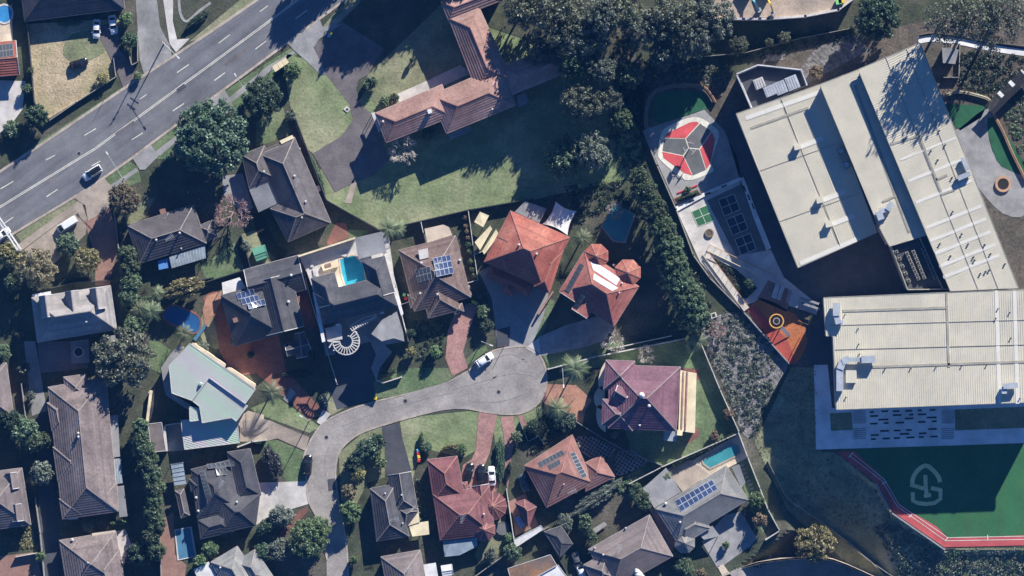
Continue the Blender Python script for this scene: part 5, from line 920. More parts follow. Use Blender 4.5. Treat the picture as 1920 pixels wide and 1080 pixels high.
# ------------------------------------------------------------------ cars
def car(px, py, dx, dy, L, label, paint='car_white', kind='sedan', wd=1.82, name='parked_car', cat='car', top_paint=None):
    a = math.atan2(-dy, dx); p = P(px, py, .8); r = empty(name, (p.x, p.y, .12), a, label, cat, 'cars and vans')
    hl = L / 2; hw = wd / 2; van = kind == 'van'
    top = dict(sedan=1.42, suv=1.68, wagon=1.5, van=1.95, hatch=1.5)[kind]; belt = dict(sedan=.92, suv=1.08, wagon=.95, van=1.15, hatch=.95)[kind]
    def loft(secs):
        mb = MB(); n = 8; V = []
        for (x, w2, zb, zt) in secs:
            c = min(.16, (zt - zb) * .35); V += [(x, -w2 + c * .6, zb), (x, -w2, zb + c), (x, -w2, zt - c), (x, -w2 + c, zt), (x, w2 - c, zt), (x, w2, zt - c), (x, w2, zb + c), (x, w2 - c * .6, zb)]
        F = [tuple(range(n)), tuple(reversed(range(len(V) - n, len(V))))]
        for i in range(len(secs) - 1):
            for k in range(n): F.append((i * n + k, i * n + (k + 1) % n, (i + 1) * n + (k + 1) % n, (i + 1) * n + k))
        mb.add(V, F); return mb
    secs = [(-hl, hw * .78, .35, belt * .8), (-hl + .18, hw * .93, .25, belt * .96), (-hl + .6, hw, .2, belt), (0, hw, .2, belt), (hl - 1.1, hw, .2, belt * .97), (hl - .45, hw * .95, .22, belt * .86), (hl - .12, hw * .82, .28, belt * .74), (hl, hw * .6, .36, belt * .6)]
    body = loft(secs).build('body', M[paint], r, not van, True)
    f0, f1, b1, b0 = dict(sedan=(hl - 1.25, hl - 2.05, -hl + 1.25, -hl + .6), suv=(hl - 1.15, hl - 1.9, -hl + .55, -hl + .15), wagon=(hl - 1.2, hl - 2.0, -hl + .65, -hl + .2), van=(hl - .45, hl - 1.45, -hl + .15, -hl + .05), hatch=(hl - 1.1, hl - 1.85, -hl + .75, -hl + .25))[kind]
    mb = MB(); w0, w1 = hw * .86, hw * .68; z0, z1 = belt - .05, top - .04
    mb.add([(f0, -w0, z0), (f0, w0, z0), (b0, w0, z0), (b0, -w0, z0), (f1, -w1, z1), (f1, w1, z1), (b1, w1, z1), (b1, -w1, z1)], [(0, 1, 5, 4), (1, 2, 6, 5), (2, 3, 7, 6), (3, 0, 4, 7), (4, 5, 6, 7)]); mb.build('window_glass', M['glass'], r, local=True)
    ro = loft([(b1 - .05, w1 * .86, z1 - .03, top - .02), (b1 + .15, w1 * 1.02, z1 - .05, top + .02), ((f1 + b1) / 2, w1 * 1.04, z1 - .05, top + .04), (f1 - .15, w1 * 1.02, z1 - .05, top + .02), (f1 + .05, w1 * .86, z1 - .03, top - .02)]).build('roof_panel', M[top_paint or paint], r, not van, True)
    pl = MB()
    for s in (-1, 1):
        pl.bar((f0, s * w0, z0), (f1, s * w1, z1), .09); pl.bar((b0, s * w0, z0), (b1, s * w1, z1), .12); pl.bar((f1, s * w1, z1), (b1, s * w1, z1), .08); m_ = (f1 + b1) / 2; pl.bar((m_, s * w0, z0), (m_, s * w1, z1), .08)
        if van: pl.add([(f1 - .9, s * (w0 + .02), z0), (b0, s * (w0 + .02), z0), (b1, s * (w1 + .02), z1), (f1 - .9, s * (w1 + .02), z1)], [(0, 1, 2, 3)])
    pl.build('pillar', M[paint], r, local=True)
    for s in (-1, 1):
        mb = MB(); mb.box((f0 - .15, s * (hw + .09), belt + .05), (.16, .2, .14)); mb.build('mirror', M[paint], r, local=True)
        mb = MB(); mb.box((hl - .16, s * hw * .6, belt * .66), (.22, .34, .12), -s * .3); mb.build('headlight', M['lamp'], r, local=True)
        for x in (hl - .85, -hl + .85):
            mb = MB(); mb.tube((x, s * (hw - .2), .2), (x, s * (hw + .01), .2), .32, .32, 14); wh = mb.build('wheel', M['tyre'], r, local=True); mb = MB(); mb.tube((x, s * (hw), .2), (x, s * (hw + .02), .2), .2, .19, 10); mb.build('rim', M['rim'], wh, local=True)
    return r
car(173, 324, -28, 18, 4.9, 'white wagon with dark glass roof driving on the main road', 'car_white', 'suv', 1.95, 'white_car', 'car', 'glass')
car(126, 421, -28, 18, 5.2, 'white van parked on the concrete drive below main road', 'car_white', 'van', 1.95, 'white_van', 'van')
car(181, 54, -1, 30, 4.5, 'white car left of two at the straw yard house', 'car_white', 'sedan'); car(212, 46, 4, 30, 4.5, 'white sedan nearest the bush at the straw yard house', 'car_white', 'sedan')
car(148, 119, 30, -9, 4.4, 'black car parked on the straw coloured front yard', 'car_black', 'hatch'); car(4, 440, 20, -16, 4.4, 'white car at left edge under the overhead road gantry', 'car_white', 'sedan', name='white_car')
car(908, 675, 28, -18, 4.7, 'white car parked at the mouth of the cul-de-sac circle', 'car_white', 'suv', 1.9); car(577, 872, 2, -30, 4.8, 'black car parked at the kerb on the court road bend', 'car_black', 'suv', 1.95)
car(879, 886, 8, -32, 4.6, 'black car leftmost of three on the pink drive', 'car_black', 'suv', 1.9); car(902, 889, 0, -30, 4.6, 'black car in the middle of three on the pink drive', 'car_black', 'wagon', 1.85); car(922, 892, -1, -32, 4.5, 'white sedan rightmost of three on the pink drive', 'car_white', 'sedan', 1.85)
car(982, 905, 8, 26, 4.3, 'dark grey car in shade left of the red brown roof', 'car_grey', 'sedan'); car(1082, 1052, 6, 22, 4.4, 'dark grey car in the shade left of grey brown house', 'car_grey', 'sedan'); car(1092, 1078, 6, 22, 4.4, 'white car cut by the bottom edge left of grey brown house', 'car_white', 'hatch')
# ------------------------------------------------------------------ bins
def bins(L):
    for x, y, c, lb in L:
        p = P(x, y, 1); r = empty('wheelie_bin', (p.x, p.y, .05), random.uniform(-.4, .4), lb, 'wheelie bin', 'wheelie bins'); mb = MB(); b0, b1 = .24, .31
        mb.add([(-b0, -b0, 0), (b0, -b0, 0), (b0, b0, 0), (-b0, b0, 0), (-b1, -b1, 1), (b1, -b1, 1), (b1, b1 + .06, 1), (-b1, b1 + .06, 1)], [(0, 1, 5, 4), (1, 2, 6, 5), (2, 3, 7, 6), (3, 0, 4, 7), (3, 2, 1, 0)]); mb.build('bin_body', M['bin_green'], r, local=True)
        mb = MB(); mb.add([(-b1 - .04, -b1 - .04, 1.0), (b1 + .04, -b1 - .04, 1.0), (b1 + .04, b1 + .1, 1.02), (-b1 - .04, b1 + .1, 1.02), (-b1 + .05, -b1 + .05, 1.08), (b1 - .05, -b1 + .05, 1.08), (b1 - .05, b1, 1.1), (-b1 + .05, b1, 1.1)], [(4, 5, 6, 7), (0, 1, 5, 4), (1, 2, 6, 5), (2, 3, 7, 6), (3, 0, 4, 7)]); mb.build('lid', M['bin_' + c], r, local=True)
        for s in (-1, 1): mb = MB(); mb.tube((s * .2, .3, .1), (s * .27, .3, .1), .1, .1, 10); mb.build('wheel', M['tyre'], r, local=True)
bins([(887, 566, 'yellow', 'yellow lidded bin in the trio beside the brown house'), (892, 569, 'lime', 'green lidded bin in the trio beside the brown house'), (897, 571, 'red', 'red lidded bin in the trio beside the brown house'),
      (784, 845, 'blue', 'pale blue lidded bin topmost of four beside the hedge'), (784, 851, 'red', 'red lidded bin second of four beside the hedge'), (785, 857, 'yellow', 'yellow lidded bin third of four beside the hedge'), (785, 864, 'red', 'red lidded bin lowest of four beside the hedge'),
      (481, 829, 'lime', 'green lidded bin by the white wall of the mint house'), (487, 829, 'yellow', 'yellow lidded bin by the white wall of mint house'), (617, 67, 'blue', 'blue lidded bin near monastery gate'), (620, 63, 'yellow', 'yellow lidded bin near monastery gate'), (758, 553, 'lime', 'green lidded bin left of the brown house'), (761, 560, 'red', 'red lidded bin left of the brown house'), (704, 747, 'yellow', 'yellow lidded bin at the villa kerb')])
# ------------------------------------------------------------------ poles and lamps
def pole(px, py, h, label, arm=None, cross=None, m='steel', r0=.11, name='street_lamp', cat='street lamp'):
    b = P(px, py); r = empty(name, b, 0, label, cat); mb = MB(); mb.tube(b, (b.x, b.y, h), r0, r0 * .65, 8); mb.build('pole', M[m], r); t = Vector((b.x, b.y, h))
    if arm:
        e = t + Vector((arm[0] * S, -arm[1] * S, .4)); mb = MB(); mb.tube(t - Vector((0, 0, .3)), e, .07, .05, 6); mb.build('arm', M['steel'], r); d = (e - t).normalized(); mb = MB(); mb.bar(e - d * .1, e + d * .75, .28, .14); mb.build('lamp_head', M['white'], r)
    if cross is not None:
        for k in range(2): mb = MB(); d = Vector((math.cos(cross), math.sin(cross), 0)) * 1.2; mb.bar(t - d - Vector((0, 0, .3 + .8 * k)), t + d - Vector((0, 0, .3 + .8 * k)), .12); mb.build('crossarm', M['wood'], r)
pole(308, 81, 8.6, 'timber power pole with lamp arm beside the white drive', (29, 28), -.6, 'wood', .17, 'power_pole', 'power pole'); pole(233, 334, 7.5, 'street lamp over the main road beside the brown leaved tree', (-26, -43)); pole(467, 179, 7.5, 'street lamp over the main road left of the bus shelter', (-21, -34)); pole(496, 117, 5.5, 'slim steel pole at the kerb beside the bus shelter', None, None, 'steel', .07, 'steel_pole', 'pole'); pole(257, 140, 6.5, 'short timber pole at the kerb by the straw yard', None, .9, 'wood', .13, 'power_pole', 'power pole'); pole(195, 188, 3.0, 'small sign post on the grass verge of straw yard', None, None, 'steel', .06, 'sign_post', 'post')
pole(581, 787, 7.0, 'street lamp at the court road beside the terracotta drive', (-12, -7)); pole(1054, 690, 8.5, 'curved lamp post beside the palm at the cul-de-sac', (2, 30)); pole(903, 640, 4, 'pale short lamp pole at the lawn by the cul-de-sac', (16, 6)); pole(1337, 95, 9, 'thin tall pole among the gums above the school', None, None, 'steel', .06, 'steel_pole', 'pole'); pole(946, 648, 3.2, 'red banner pole where drive meets the cul-de-sac', None, None, 'bin_red', .08, 'banner_pole', 'pole')
# overhead gantry at the left edge
g = empty('road_gantry', P(38, 472), 0, 'white overhead gantry beam reaching over the main road at left', 'gantry')
for d in (-3, 3): a, b = P(-45 + d, 345 + d * .6, 6.2), P(36 + d, 468 - d * .3, 6.2); mb = MB(); mb.bar(a, b, .32, .5); mb.build('chord', M['white'], g)
for k in range(16): t = k / 15; a, b = lerp(P(-48, 343, 6.2), P(33, 469, 6.2), t), lerp(P(-42, 347, 6.2), P(39, 467, 6.2), t); mb = MB(); mb.bar(a, b, .18); mb.build('brace', M['gutter'], g)
for d in (-3, 3): b = P(36 + d, 470, 0); mb = MB(); mb.tube(b, (b.x, b.y, 6.2), .22, .2, 8); mb.build('column', M['steel'], g)
# bus shelter
bs = empty('bus_shelter', P(526, 122), 0, 'cream roofed bus shelter with three roof panels beside the main road', 'bus shelter'); Q = [P(x, y, 2.7) for x, y in ((510, 125), (536, 107), (542, 117), (516, 135))]
for k in range(3): mb = MB(); mb.slab([lerp(Q[0], Q[1], k / 3 + .01), lerp(Q[0], Q[1], (k + 1) / 3 - .01), lerp(Q[3], Q[2], (k + 1) / 3 - .01), lerp(Q[3], Q[2], k / 3 + .01)], .1); mb.build('roof_panel', M['cream'], bs)
for v in Q: mb = MB(); mb.bar((v.x, v.y, 0), (v.x, v.y, 2.6), .1); mb.build('post', M['dark'], bs)
mb = MB(); mb.bar((Q[3].x, Q[3].y, 1.2), (Q[2].x, Q[2].y, 1.2), .06, 2.2); mb.build('back_panel', M['blue_sheet'], bs); a, b = lerp(Q[0], Q[3], .7), lerp(Q[1], Q[2], .7); mb = MB(); mb.bar((a.x, a.y, .45), (b.x, b.y, .45), .4, .08); mb.build('bench', M['wood'], bs)
# school yard furniture
hp = empty('basketball_tower', P(1292, 279), 0, 'three way basketball hoop tower in the middle of the red court', 'basketball hoop'); c = P(1292, 279); mb = MB(); mb.tube(c, (c.x, c.y, 4.0), .12, .1, 8); mb.build('post', M['steel'], hp)
for k in range(3):
    a = math.radians(80 + 120 * k); d = Vector((math.cos(a), math.sin(a), 0)); e = Vector((c.x, c.y, 3.6)) + d * 1.3; n = Vector((-d.y, d.x, 0)); mb = MB(); mb.bar((c.x, c.y, 3.5), e, .1); mb.build('arm', M['steel'], hp)
    mb = MB(); mb.bar(e - n * .8, e + n * .8, .06, 1.0); mb.build('backboard', M['white'], hp); mb = MB()
    for j in range(10): u, v = j * .6283, (j + 1) * .6283; o2 = e + d * .32 - Vector((0, 0, .3)); mb.bar(o2 + Vector((.23 * math.cos(u), .23 * math.sin(u), 0)), o2 + Vector((.23 * math.cos(v), .23 * math.sin(v), 0)), .04)
    mb.build('hoop', M['bin_red'], hp)
def boxthing(name, label, cat, pts, h, m, part='slab', group=None, z0=0):
    r = empty(name, P(*pts[0]), 0, label, cat, group); mb = MB(); q = [P(x, y, h) for x, y in pts]; mb.prism(q, z0 + BASE, h + BASE); mb.build(part, M[m], r); return r
r = boxthing('planter', 'long planter with red edge below the three way court', 'planter', [(1262, 372), (1308, 354), (1316, 364), (1266, 382)], .6, 'wood', 'planter_box'); mb = MB(); mb.slab([P(x, y, .66) for x, y in ((1265, 373), (1307, 357), (1313, 364), (1268, 379))], .1); mb.build('soil', M['soil'], r); ribbon('edge', [(1270, 362), (1308, 347)], 2, 'bin_red', 0, .3, parent=r)
for lb, pts in (('long white bench wall between court and green ball court', [(1266, 388), (1330, 356), (1388, 332), (1391, 338), (1332, 362), (1270, 396)]), ('white bench wall down the right of the navy courts', [(1388, 334), (1394, 332), (1420, 400), (1446, 465), (1437, 470), (1412, 405)])):
    r = boxthing('bench_wall', lb, 'bench', pts, .5, 'white', 'bench_top')
    for t in (.25, .5, .75):
        x, y = lerp(pts[0][0], pts[2][0], t), lerp(pts[0][1], pts[2][1], t) + 3; mb = MB(); p = P(x, y, .6); mb.box((p.x, p.y, .54), (1.4, .35, .08), .4 if 'between' in lb else -1.2); mb.build('inset', M['dark'], r)
o = empty('round_planter', P(1330, 437), 0, 'round brown planter ring on the white school paving', 'planter'); ribbon('rim', [(1330 + 7 * math.cos(a * .5236), 437 + 7 * math.sin(a * .5236)) for a in range(12)], 3, 'wood', 0, .5, parent=o, closed=True); mb = MB(); mb.poly([P(1330 + 6 * math.cos(a * .5236), 437 + 6 * math.sin(a * .5236), .4) for a in range(12)]); mb.build('soil', M['dirt'], o)
for lb, a, b, w_ in (('sunlit ramp with timber handrails going right', (1328, 464), (1445, 520), 12), ('sunlit ramp with timber handrails going down along wall', (1322, 474), (1400, 580), 11)):
    r = empty('ramp', P(*a), 0, lb, 'ramp'); ribbon('deck', [a, b], w_, 'concrete_white', 0, .5, parent=r)
    for s in (-1, 1): l = offset_line([a, b], s * w_ / 2); ribbon('handrail', l, 1.3, 'orange_wood' if s < 0 else 'cream', 1.35, 1.45, parent=r)
    for k in range(0, 11):
        for s in (-1, 1): l = offset_line([a, b], s * w_ / 2); p = P(lerp(l[0][0], l[1][0], k / 10), lerp(l[0][1], l[1][1], k / 10)); mb = MB(); mb.bar((p.x, p.y, .3), (p.x, p.y, 1.4), .07); mb.build('baluster', M['steel'], r)
patch('garden_bed', [(1336, 482), (1380, 505), (1420, 540), (1400, 560), (1385, 556)], 'soil', 4)
o = empty('rope_tower', P(1456, 602), 0, 'round gold ringed climbing tower on the orange playground', 'climbing tower'); ribbon('ring', [(1456 + 13 * math.cos(a * .3927), 602 + 13 * math.sin(a * .3927)) for a in range(16)], 2, 'gold', 3.2, 3.5, parent=o, closed=True); ribbon('inner_ring', [(1456 + 6 * math.cos(a * .7854), 602 + 6 * math.sin(a * .7854)) for a in range(8)], 1.5, 'steel', 3.3, 3.5, parent=o, closed=True)
for k in range(8): a = k * .7854; p = P(1456 + 13 * math.cos(a), 602 + 13 * math.sin(a)); mb = MB(); mb.tube(p, (p.x, p.y, 3.3), .07, .06); mb.build('post', M['steel'], o); mb = MB(); mb.bar((p.x, p.y, 3.35), P(1456, 602, 3.6), .06); mb.build('rope', M['dark'], o)
mb = MB(); mb.bar(P(1464, 612, 3), P(1480, 630, .3), .8, .15); mb.build('slide', M['silver'], o)
for k in range(5): p = P(1500 - k * 4, 632 + k * 8); q = P(1504 - k * 4, 625 + k * 8); o = empty('play_post', p, 0, 'slim play post in the row on orange rubber, %s from top' % ORDW[k], 'play post', 'play posts on the orange rubber'); mb = MB(); mb.tube(p, (p.x, p.y, 3.0), .07, .06, 6); mb.build('post', M['wood'], o); mb = MB(); mb.tube((p.x, p.y, 3.0), (p.x, p.y, 3.15), .1, .05, 6); mb.build('cap', M['bin_red'], o)
for lb, pts in (('left of two blue white table slabs beside brown paving', [(1455, 530), (1463, 533), (1455, 561), (1446, 557)]), ('right of two blue white table slabs beside brown paving', [(1465, 533), (1472, 537), (1463, 564), (1456, 561)])): r = boxthing('picnic_table', lb, 'table', pts, .75, 'concrete_white', 'table_top', z0=.65); c = P(sum(p[0] for p in pts) / 4, sum(p[1] for p in pts) / 4); mb = MB(); mb.box((c.x, c.y, .33), (.3, 2.2, .64), -.3); mb.build('base', M['steel'], r)
r = empty('pergola', P(1508, 560), 0, 'grey slatted pergola between playground and shaded school court', 'pergola')
for k in range(10): mb = MB(); mb.bar(P(1478 + k * 2.2 + 3, 542 + k * 1, 2.6), P(1474 + k * 2.2, 566 + k * 1.2, 2.6), .12, .2); mb.build('slat', M['gutter'], r)
for x0, y0 in ((1500, 556), (1519, 562), (1503, 566), (1521, 572)): mb = MB(); mb.slab([P(x0, y0, 2.5), P(x0 + 17, y0 + 6, 2.5), P(x0 + 16, y0 + 10, 2.5), P(x0 - 1, y0 + 4, 2.5)], .2); mb.build('beam', M['concrete_grey'], r)
for x, y in ((1478, 543), (1474, 566), (1535, 568), (1530, 582)): p = P(x, y); mb = MB(); mb.bar(p, (p.x, p.y, 2.5), .15); mb.build('post', M['steel'], r)
r = empty('covered_walkway', P(1890, 165), 0, 'dark slatted covered walkway with white skylight panels at right edge', 'walkway'); d = Vector((86, -84)).normalized(); n = Vector((d.y, -d.x))
for k in range(34):
    c = Vector((1856, 205)) + d * (k * 3.6); a, b = c + n * 12, c - n * 12
    if k in (9, 10, 17, 18, 26): mb = MB(); mb.bar(P(a.x, a.y, 3.1), P(lerp(a, b, .5).x, lerp(a, b, .5).y, 3.1), .44, .08); mb.build('skylight_panel', M['white'], r); a = lerp(a, b, .5)
    mb = MB(); mb.bar(P(a.x, a.y, 3.1), P(b.x, b.y, 3.1), .3, .12); mb.build('slat', M['dark'], r)
for k in range(5):
    for s in (-1, 1): c = Vector((1858, 203)) + d * (k * 28) + n * s * 10; p = P(c.x, c.y); mb = MB(); mb.bar(p, (p.x, p.y, 3.0), .15); mb.build('post', M['steel'], r)
o = empty('round_planter', P(1881, 345), 0, 'large round terracotta rimmed planter on the right hand path', 'planter'); ribbon('rim', [(1881 + 13 * math.cos(a * .3927), 345 + 13 * math.sin(a * .3927)) for a in range(16)], 4.5, 'pot', 0, .6, parent=o, closed=True); mb = MB(); mb.poly([P(1881 + 12 * math.cos(a * .5236), 345 + 12 * math.sin(a * .5236), .5) for a in range(12)]); mb.build('soil', M['soil'], o)
r = boxthing('garden_shed', 'pale roofed enclosure between tall school hall and white path', 'shed', [(1768, 90), (1796, 94), (1790, 118), (1770, 116)], 2.4, 'concrete_grey', 'wall'); mb = MB(); mb.slab([P(x, y, 2.5) for x, y in ((1766, 89), (1798, 93), (1791, 120), (1768, 118))], .08); mb.build('roof', M['grey_metal'], r)
# machines on the building site
def digger(px, py, a, m, label):
    r = empty('excavator', P(px, py, 4), a, label, 'excavator')
    for s in (-1, 1): mb = MB(); mb.box((0, s * .9, .4), (3.2, .5, .8)); mb.build('track', M['dark'], r, local=True)
    mb = MB(); mb.box((-.3, 0, 1.4), (2.6, 2.2, 1.1)); mb.build('body', M[m], r, local=True); mb = MB(); mb.box((.5, .5, 2.1), (1.1, .9, 1.2)); mb.build('cab', M['glass'], r, local=True)
    mb = MB(); mb.bar((.8, -.3, 1.6), (3.2, -.3, 3.4), .4, .5); mb.build('boom', M[m], r, local=True); mb = MB(); mb.bar((3.2, -.3, 3.4), (5.2, -.3, 1.4), .32, .4); mb.build('stick', M[m], r, local=True); mb = MB(); mb.prism([(4.9, -.8), (5.8, -.8), (5.8, .2), (4.9, .2)], .5, 1.4); mb.build('bucket', M['steel'], r, local=True)
digger(1436, -16, -1.2, 'yellow_paint', 'yellow excavator reaching into the building site at the top edge'); digger(1402, -18, -1.0, 'teal_paint', 'teal excavator left of the yellow one at the top edge')
for x, y, m, lb in ((1572, 4, 'bin_lime', 'green container at the curved end of the building site'), (1577, 2, 'bin_yellow', 'yellow container at the curved end of building site'), (1180, 33, 'bin_lime', 'lime green container between the gum trees at the top')):
    r = empty('site_container', P(x, y, 4 if x > 1300 else 0), .2, lb, 'container'); mb = MB(); mb.box((0, 0, .6), (1.3, 1.0, 1.2)); mb.build('shell', M[m], r, local=True); mb = MB(); mb.box((0, 0, 1.24), (1.4, 1.1, .08)); mb.build('lid', M[m], r, local=True)
r = boxthing('utility_box', 'white framed utility box among scrub at the hedge end', 'utility box', [(1332, 588), (1342, 585), (1345, 594), (1334, 598)], .7, 'concrete_white', 'frame'); mb = MB(); mb.slab([P(x, y, .76) for x, y in ((1335, 589), (1340, 587), (1342, 593), (1336, 595))], .08); mb.build('lid', M['dark'], r)
r = boxthing('utility_box', 'small pale utility pit on the monastery lawn edge', 'utility box', [(644, 205), (650, 199), (657, 205), (651, 211)], .25, 'concrete_white', 'frame'); mb = MB(); mb.slab([P(x, y, .3) for x, y in ((648, 205), (651, 202), (654, 205), (651, 208))], .08); mb.build('lid', M['dark'], r)
r = boxthing('garden_table', 'pale rectangular table in the yard above grey brown house', 'table', [(1111, 992), (1133, 978), (1139, 984), (1117, 1000)], .75, 'concrete_grey', 'table_top', z0=.65); mb = MB(); c = P(1125, 989); mb.box((c.x, c.y, .33), (1.8, .3, .65), .55); mb.build('base', M['steel'], r)
BASE = 4.0
for x, y, lb in ((584, 494, 'pale sun lounger at the left end of villa pool deck'), (590, 510, 'pale sun lounger below the first on the villa pool deck'), (645, 478, 'pale sun lounger along the top of the villa pool')):
    r = empty('sun_lounger', P(x, y), 0, lb, 'sun lounger', 'sun loungers on the villa deck'); p = P(x, y); mb = MB(); mb.box((p.x, p.y, .35 + BASE), (.7, 1.7, .1), .2 if x < 600 else 1.3); mb.build('seat', M['concrete_white'], r); mb = MB(); mb.box((p.x, p.y, .17 + BASE), (.6, 1.4, .3), .2 if x < 600 else 1.3); mb.build('base', M['gutter'], r)
r = boxthing('pool_table', 'cream cluttered outdoor kitchen beside the villa pool', 'outdoor kitchen', [(602, 498), (632, 488), (634, 500), (606, 508)], .9, 'cream', 'counter'); mb = MB(); p = P(615, 497, 1); mb.box((p.x, p.y, 5.0), (1.4, .7, .2), .3); mb.build('grill', M['brown_paving'], r)
BASE = 0.0
# ------------------------------------------------------------------ vegetation
def crown_mesh(name, nb, nl, leaf, seed, loose=0.0, cone=0.0, flat=False):
    """many leaf-sized faces gathered in clumps through a crown of radius 1 and height 1"""
    R = random.Random(seed); V = []; F = []; B = []
    for k in range(nb):
        rr = math.sqrt((k + .5) / nb) * (.78 + .1 * loose); a = k * 2.39996 + R.uniform(-.4, .4)
        zt = (1 - rr) if cone else math.sqrt(max(0, 1 - rr * rr))
        B.append((rr * math.cos(a), rr * math.sin(a), .12 + .72 * zt * R.uniform(.72, 1.0), R.uniform(.75, 1.25) * 1.15 / math.sqrt(nb) * (1 - .1 * loose)))
    for k in range(nb // 2):
        a = R.uniform(0, 6.28); rr = R.uniform(.2, .75); B.append((rr * math.cos(a), rr * math.sin(a), R.uniform(.15, .5), R.uniform(.8, 1.2) * 1.15 / math.sqrt(nb)))
    for i in range(nl):
        bx_, by_, bz_, br = B[i % len(B)]
        while 1:
            d = Vector((R.uniform(-1, 1), R.uniform(-1, 1), R.uniform(-.55, 1)))
            if .05 < d.length < 1: break
        d.normalize(); p = Vector((bx_, by_, bz_)) + d * br * (R.uniform(.55, 1.08) if R.random() < .85 else R.uniform(.1, .6))
        p.z = max(p.z, .02); n = (d * .75 + Vector((R.uniform(-1, 1), R.uniform(-1, 1), R.uniform(-.6, 1.2)))).normalized(); u = n.orthogonal().normalized(); w_ = n.cross(u); t = R.uniform(0, 6.28); u, w_ = u * math.cos(t) + w_ * math.sin(t), w_ * math.cos(t) - u * math.sin(t); s = leaf * R.uniform(.6, 1.4); q = len(V)
        V += [tuple(p - u * s), tuple(p - w_ * s * .55), tuple(p + u * s), tuple(p + w_ * s * .55)]; F.append((q, q + 1, q + 2, q + 3))
    m = bpy.data.meshes.new(name); m.from_pydata(V, [], F); return m
def trunk_mesh(seed, n=6):
    R = random.Random(seed); mb = MB(); mb.tube((0, 0, 0), (.02, .01, .45), .055, .04, 8); mb.tube((.02, .01, .45), (0, 0, .8), .04, .015, 6)
    for k in range(n): a = k * 6.28 / n + R.uniform(-.3, .3); z = R.uniform(.25, .5); e = (.55 * math.cos(a), .55 * math.sin(a), z + R.uniform(.18, .35)); mb.tube((.01, 0, z), e, .028, .01, 5)
    return mb.mesh('trunk')
CM = {}
for k in range(4): CM['L', k] = crown_mesh('crown', 85, 14000, .036, 100 + k)
for k in range(3): CM['G', k] = crown_mesh('crown', 44, 7000, .039, 200 + k, 1.0)
for k in range(4): CM['M', k] = crown_mesh('crown', 34, 5200, .06, 300 + k)
for k in range(4): CM['S', k] = crown_mesh('crown', 14, 1500, .11, 400 + k)
for k in range(2): CM['X', k] = crown_mesh('crown', 24, 2000, .046, 600 + k, 1.0)
for k in range(2): CM['C', k] = crown_mesh('crown', 30, 5000, .05, 500 + k, 0, 1)
TM = [trunk_mesh(k) for k in range(3)]
for t in TM: t.materials.append(M['bark'])
cache = {}
def crown_of(size, lm):
    k = random.randrange(len([1 for q in CM if q[0] == size])); key = (size, k, lm)
    if key not in cache: m = CM[size, k].copy(); m.materials.append(LM[lm]); cache[key] = m
    return cache[key]
def tree(px, py, r, h, lm, label, size=None, name='tree', group=None, sx=1, sy=1, rz=None, cat='tree', low=.18):
    rm = r * S * (1.12 if r > 14 and cat == 'tree' else 1); size = size or ('L' if rm > 4.2 else 'M' if rm > 1.9 else 'S'); p = P(px, py, h * (.6 if low < .4 else .8)); rz = random.uniform(0, 6.28) if rz is None else rz
    o = empty(name, (p.x, p.y, terrain(px, py)), rz, label, cat, group); c = link('crown' if cat == 'tree' else 'foliage', crown_of(size, lm), None, o); c.location.z = h * low; c.scale = (rm * sx, rm * sy, h * (1 - low))
    t = link('trunk' if cat == 'tree' else 'stem', random.choice(TM), None, o); t.scale = (rm * sx, rm * sy, h * .9) if rm < 3 else (rm, rm, h * .95)
    return o
T = tree
ORD = ('topmost', 'second from top', 'third from top', 'fourth from top', 'fifth from top', 'sixth from top', 'seventh from top', 'eighth from top', 'ninth from top', 'tenth from top', 'eleventh from top')
T(398, 258, 76, 12, 'fig', 'huge dense dark green round tree beside the main road'); T(492, 182, 40, 8, 'fig', 'dark green round tree below the bus shelter'); T(549, 133, 17, 5, 'lime', 'small bright tree right of the bus shelter')
T(232, 374, 33, 8, 'olv', 'brown olive tree beside the concrete apron of main road'); T(127, 459, 24, 5, 'con', 'dark green bush below the white van'); T(163, 487, 25, 6, 'yel', 'yellow olive tree right of the dark bush below the van'); T(68, 502, 38, 9, 'olv', 'large brown olive tree near the gantry column', 'G'); T(15, 478, 24, 7, 'yel', 'pale olive tree at the left edge below the gantry'); T(25, 530, 18, 6, 'con', 'dark tree left of the grey dormer house')
for i, (x, y, r) in enumerate(((238, 478, 20), (243, 502, 22), (245, 530, 22), (240, 556, 18))): T(x, y, r, 6, 'con', 'dark green tall shrub in the column beside dark brown roof, %s' % ('topmost', 'second from top', 'third from top', 'lowest')[i], group='shrub column beside the dark house')
T(345, 541, 28, 6.5, 'yel', 'yellow green spreading shrub above the kidney pool', sx=1.6, sy=.8, rz=.3, name='shrub', cat='shrub'); T(250, 610, 18, 5, 'con', 'dark bush between dormer house and palms'); T(232, 672, 56, 12, 'gum', 'large grey olive gum tree below the dormer house', 'G')
HR = [(264, 800, 17), (262, 822, 20), (270, 842, 22), (276, 866, 22), (285, 890, 21), (290, 914, 20), (289, 940, 16), (286, 962, 20), (293, 984, 20), (283, 1008, 20), (292, 1032, 20)]
for i, (x, y, r) in enumerate(HR): T(x, y, r, 7, 'con', 'conifer in the screen left of the black multi hip house, ' + ORD[i], 'M', 'conifer_tree', 'conifer screen at lower left')
T(258, 1040, 24, 6, 'dark', 'dark bushy tree below the long brown house'); T(44, 806, 28, 7, 'con', 'dark tree above the dormer cottage at left'); T(18, 790, 22, 7, 'dark', 'darker tree at left edge above dormer cottage'); T(62, 828, 22, 6, 'con', 'dark green tree right of the pair above dormer cottage'); T(78, 886, 24, 6, 'greyl', 'pale grey green tree beside the dark drive'); T(5, 660, 16, 5, 'con', 'small dark tree at the left edge'); T(76, 1043, 11, 2.5, 'lime', 'round bright shrub beside the pink patio', cat='shrub', name='shrub'); T(86, 825, 16, 5, 'con', 'dark tree beside the top of the long brown house')
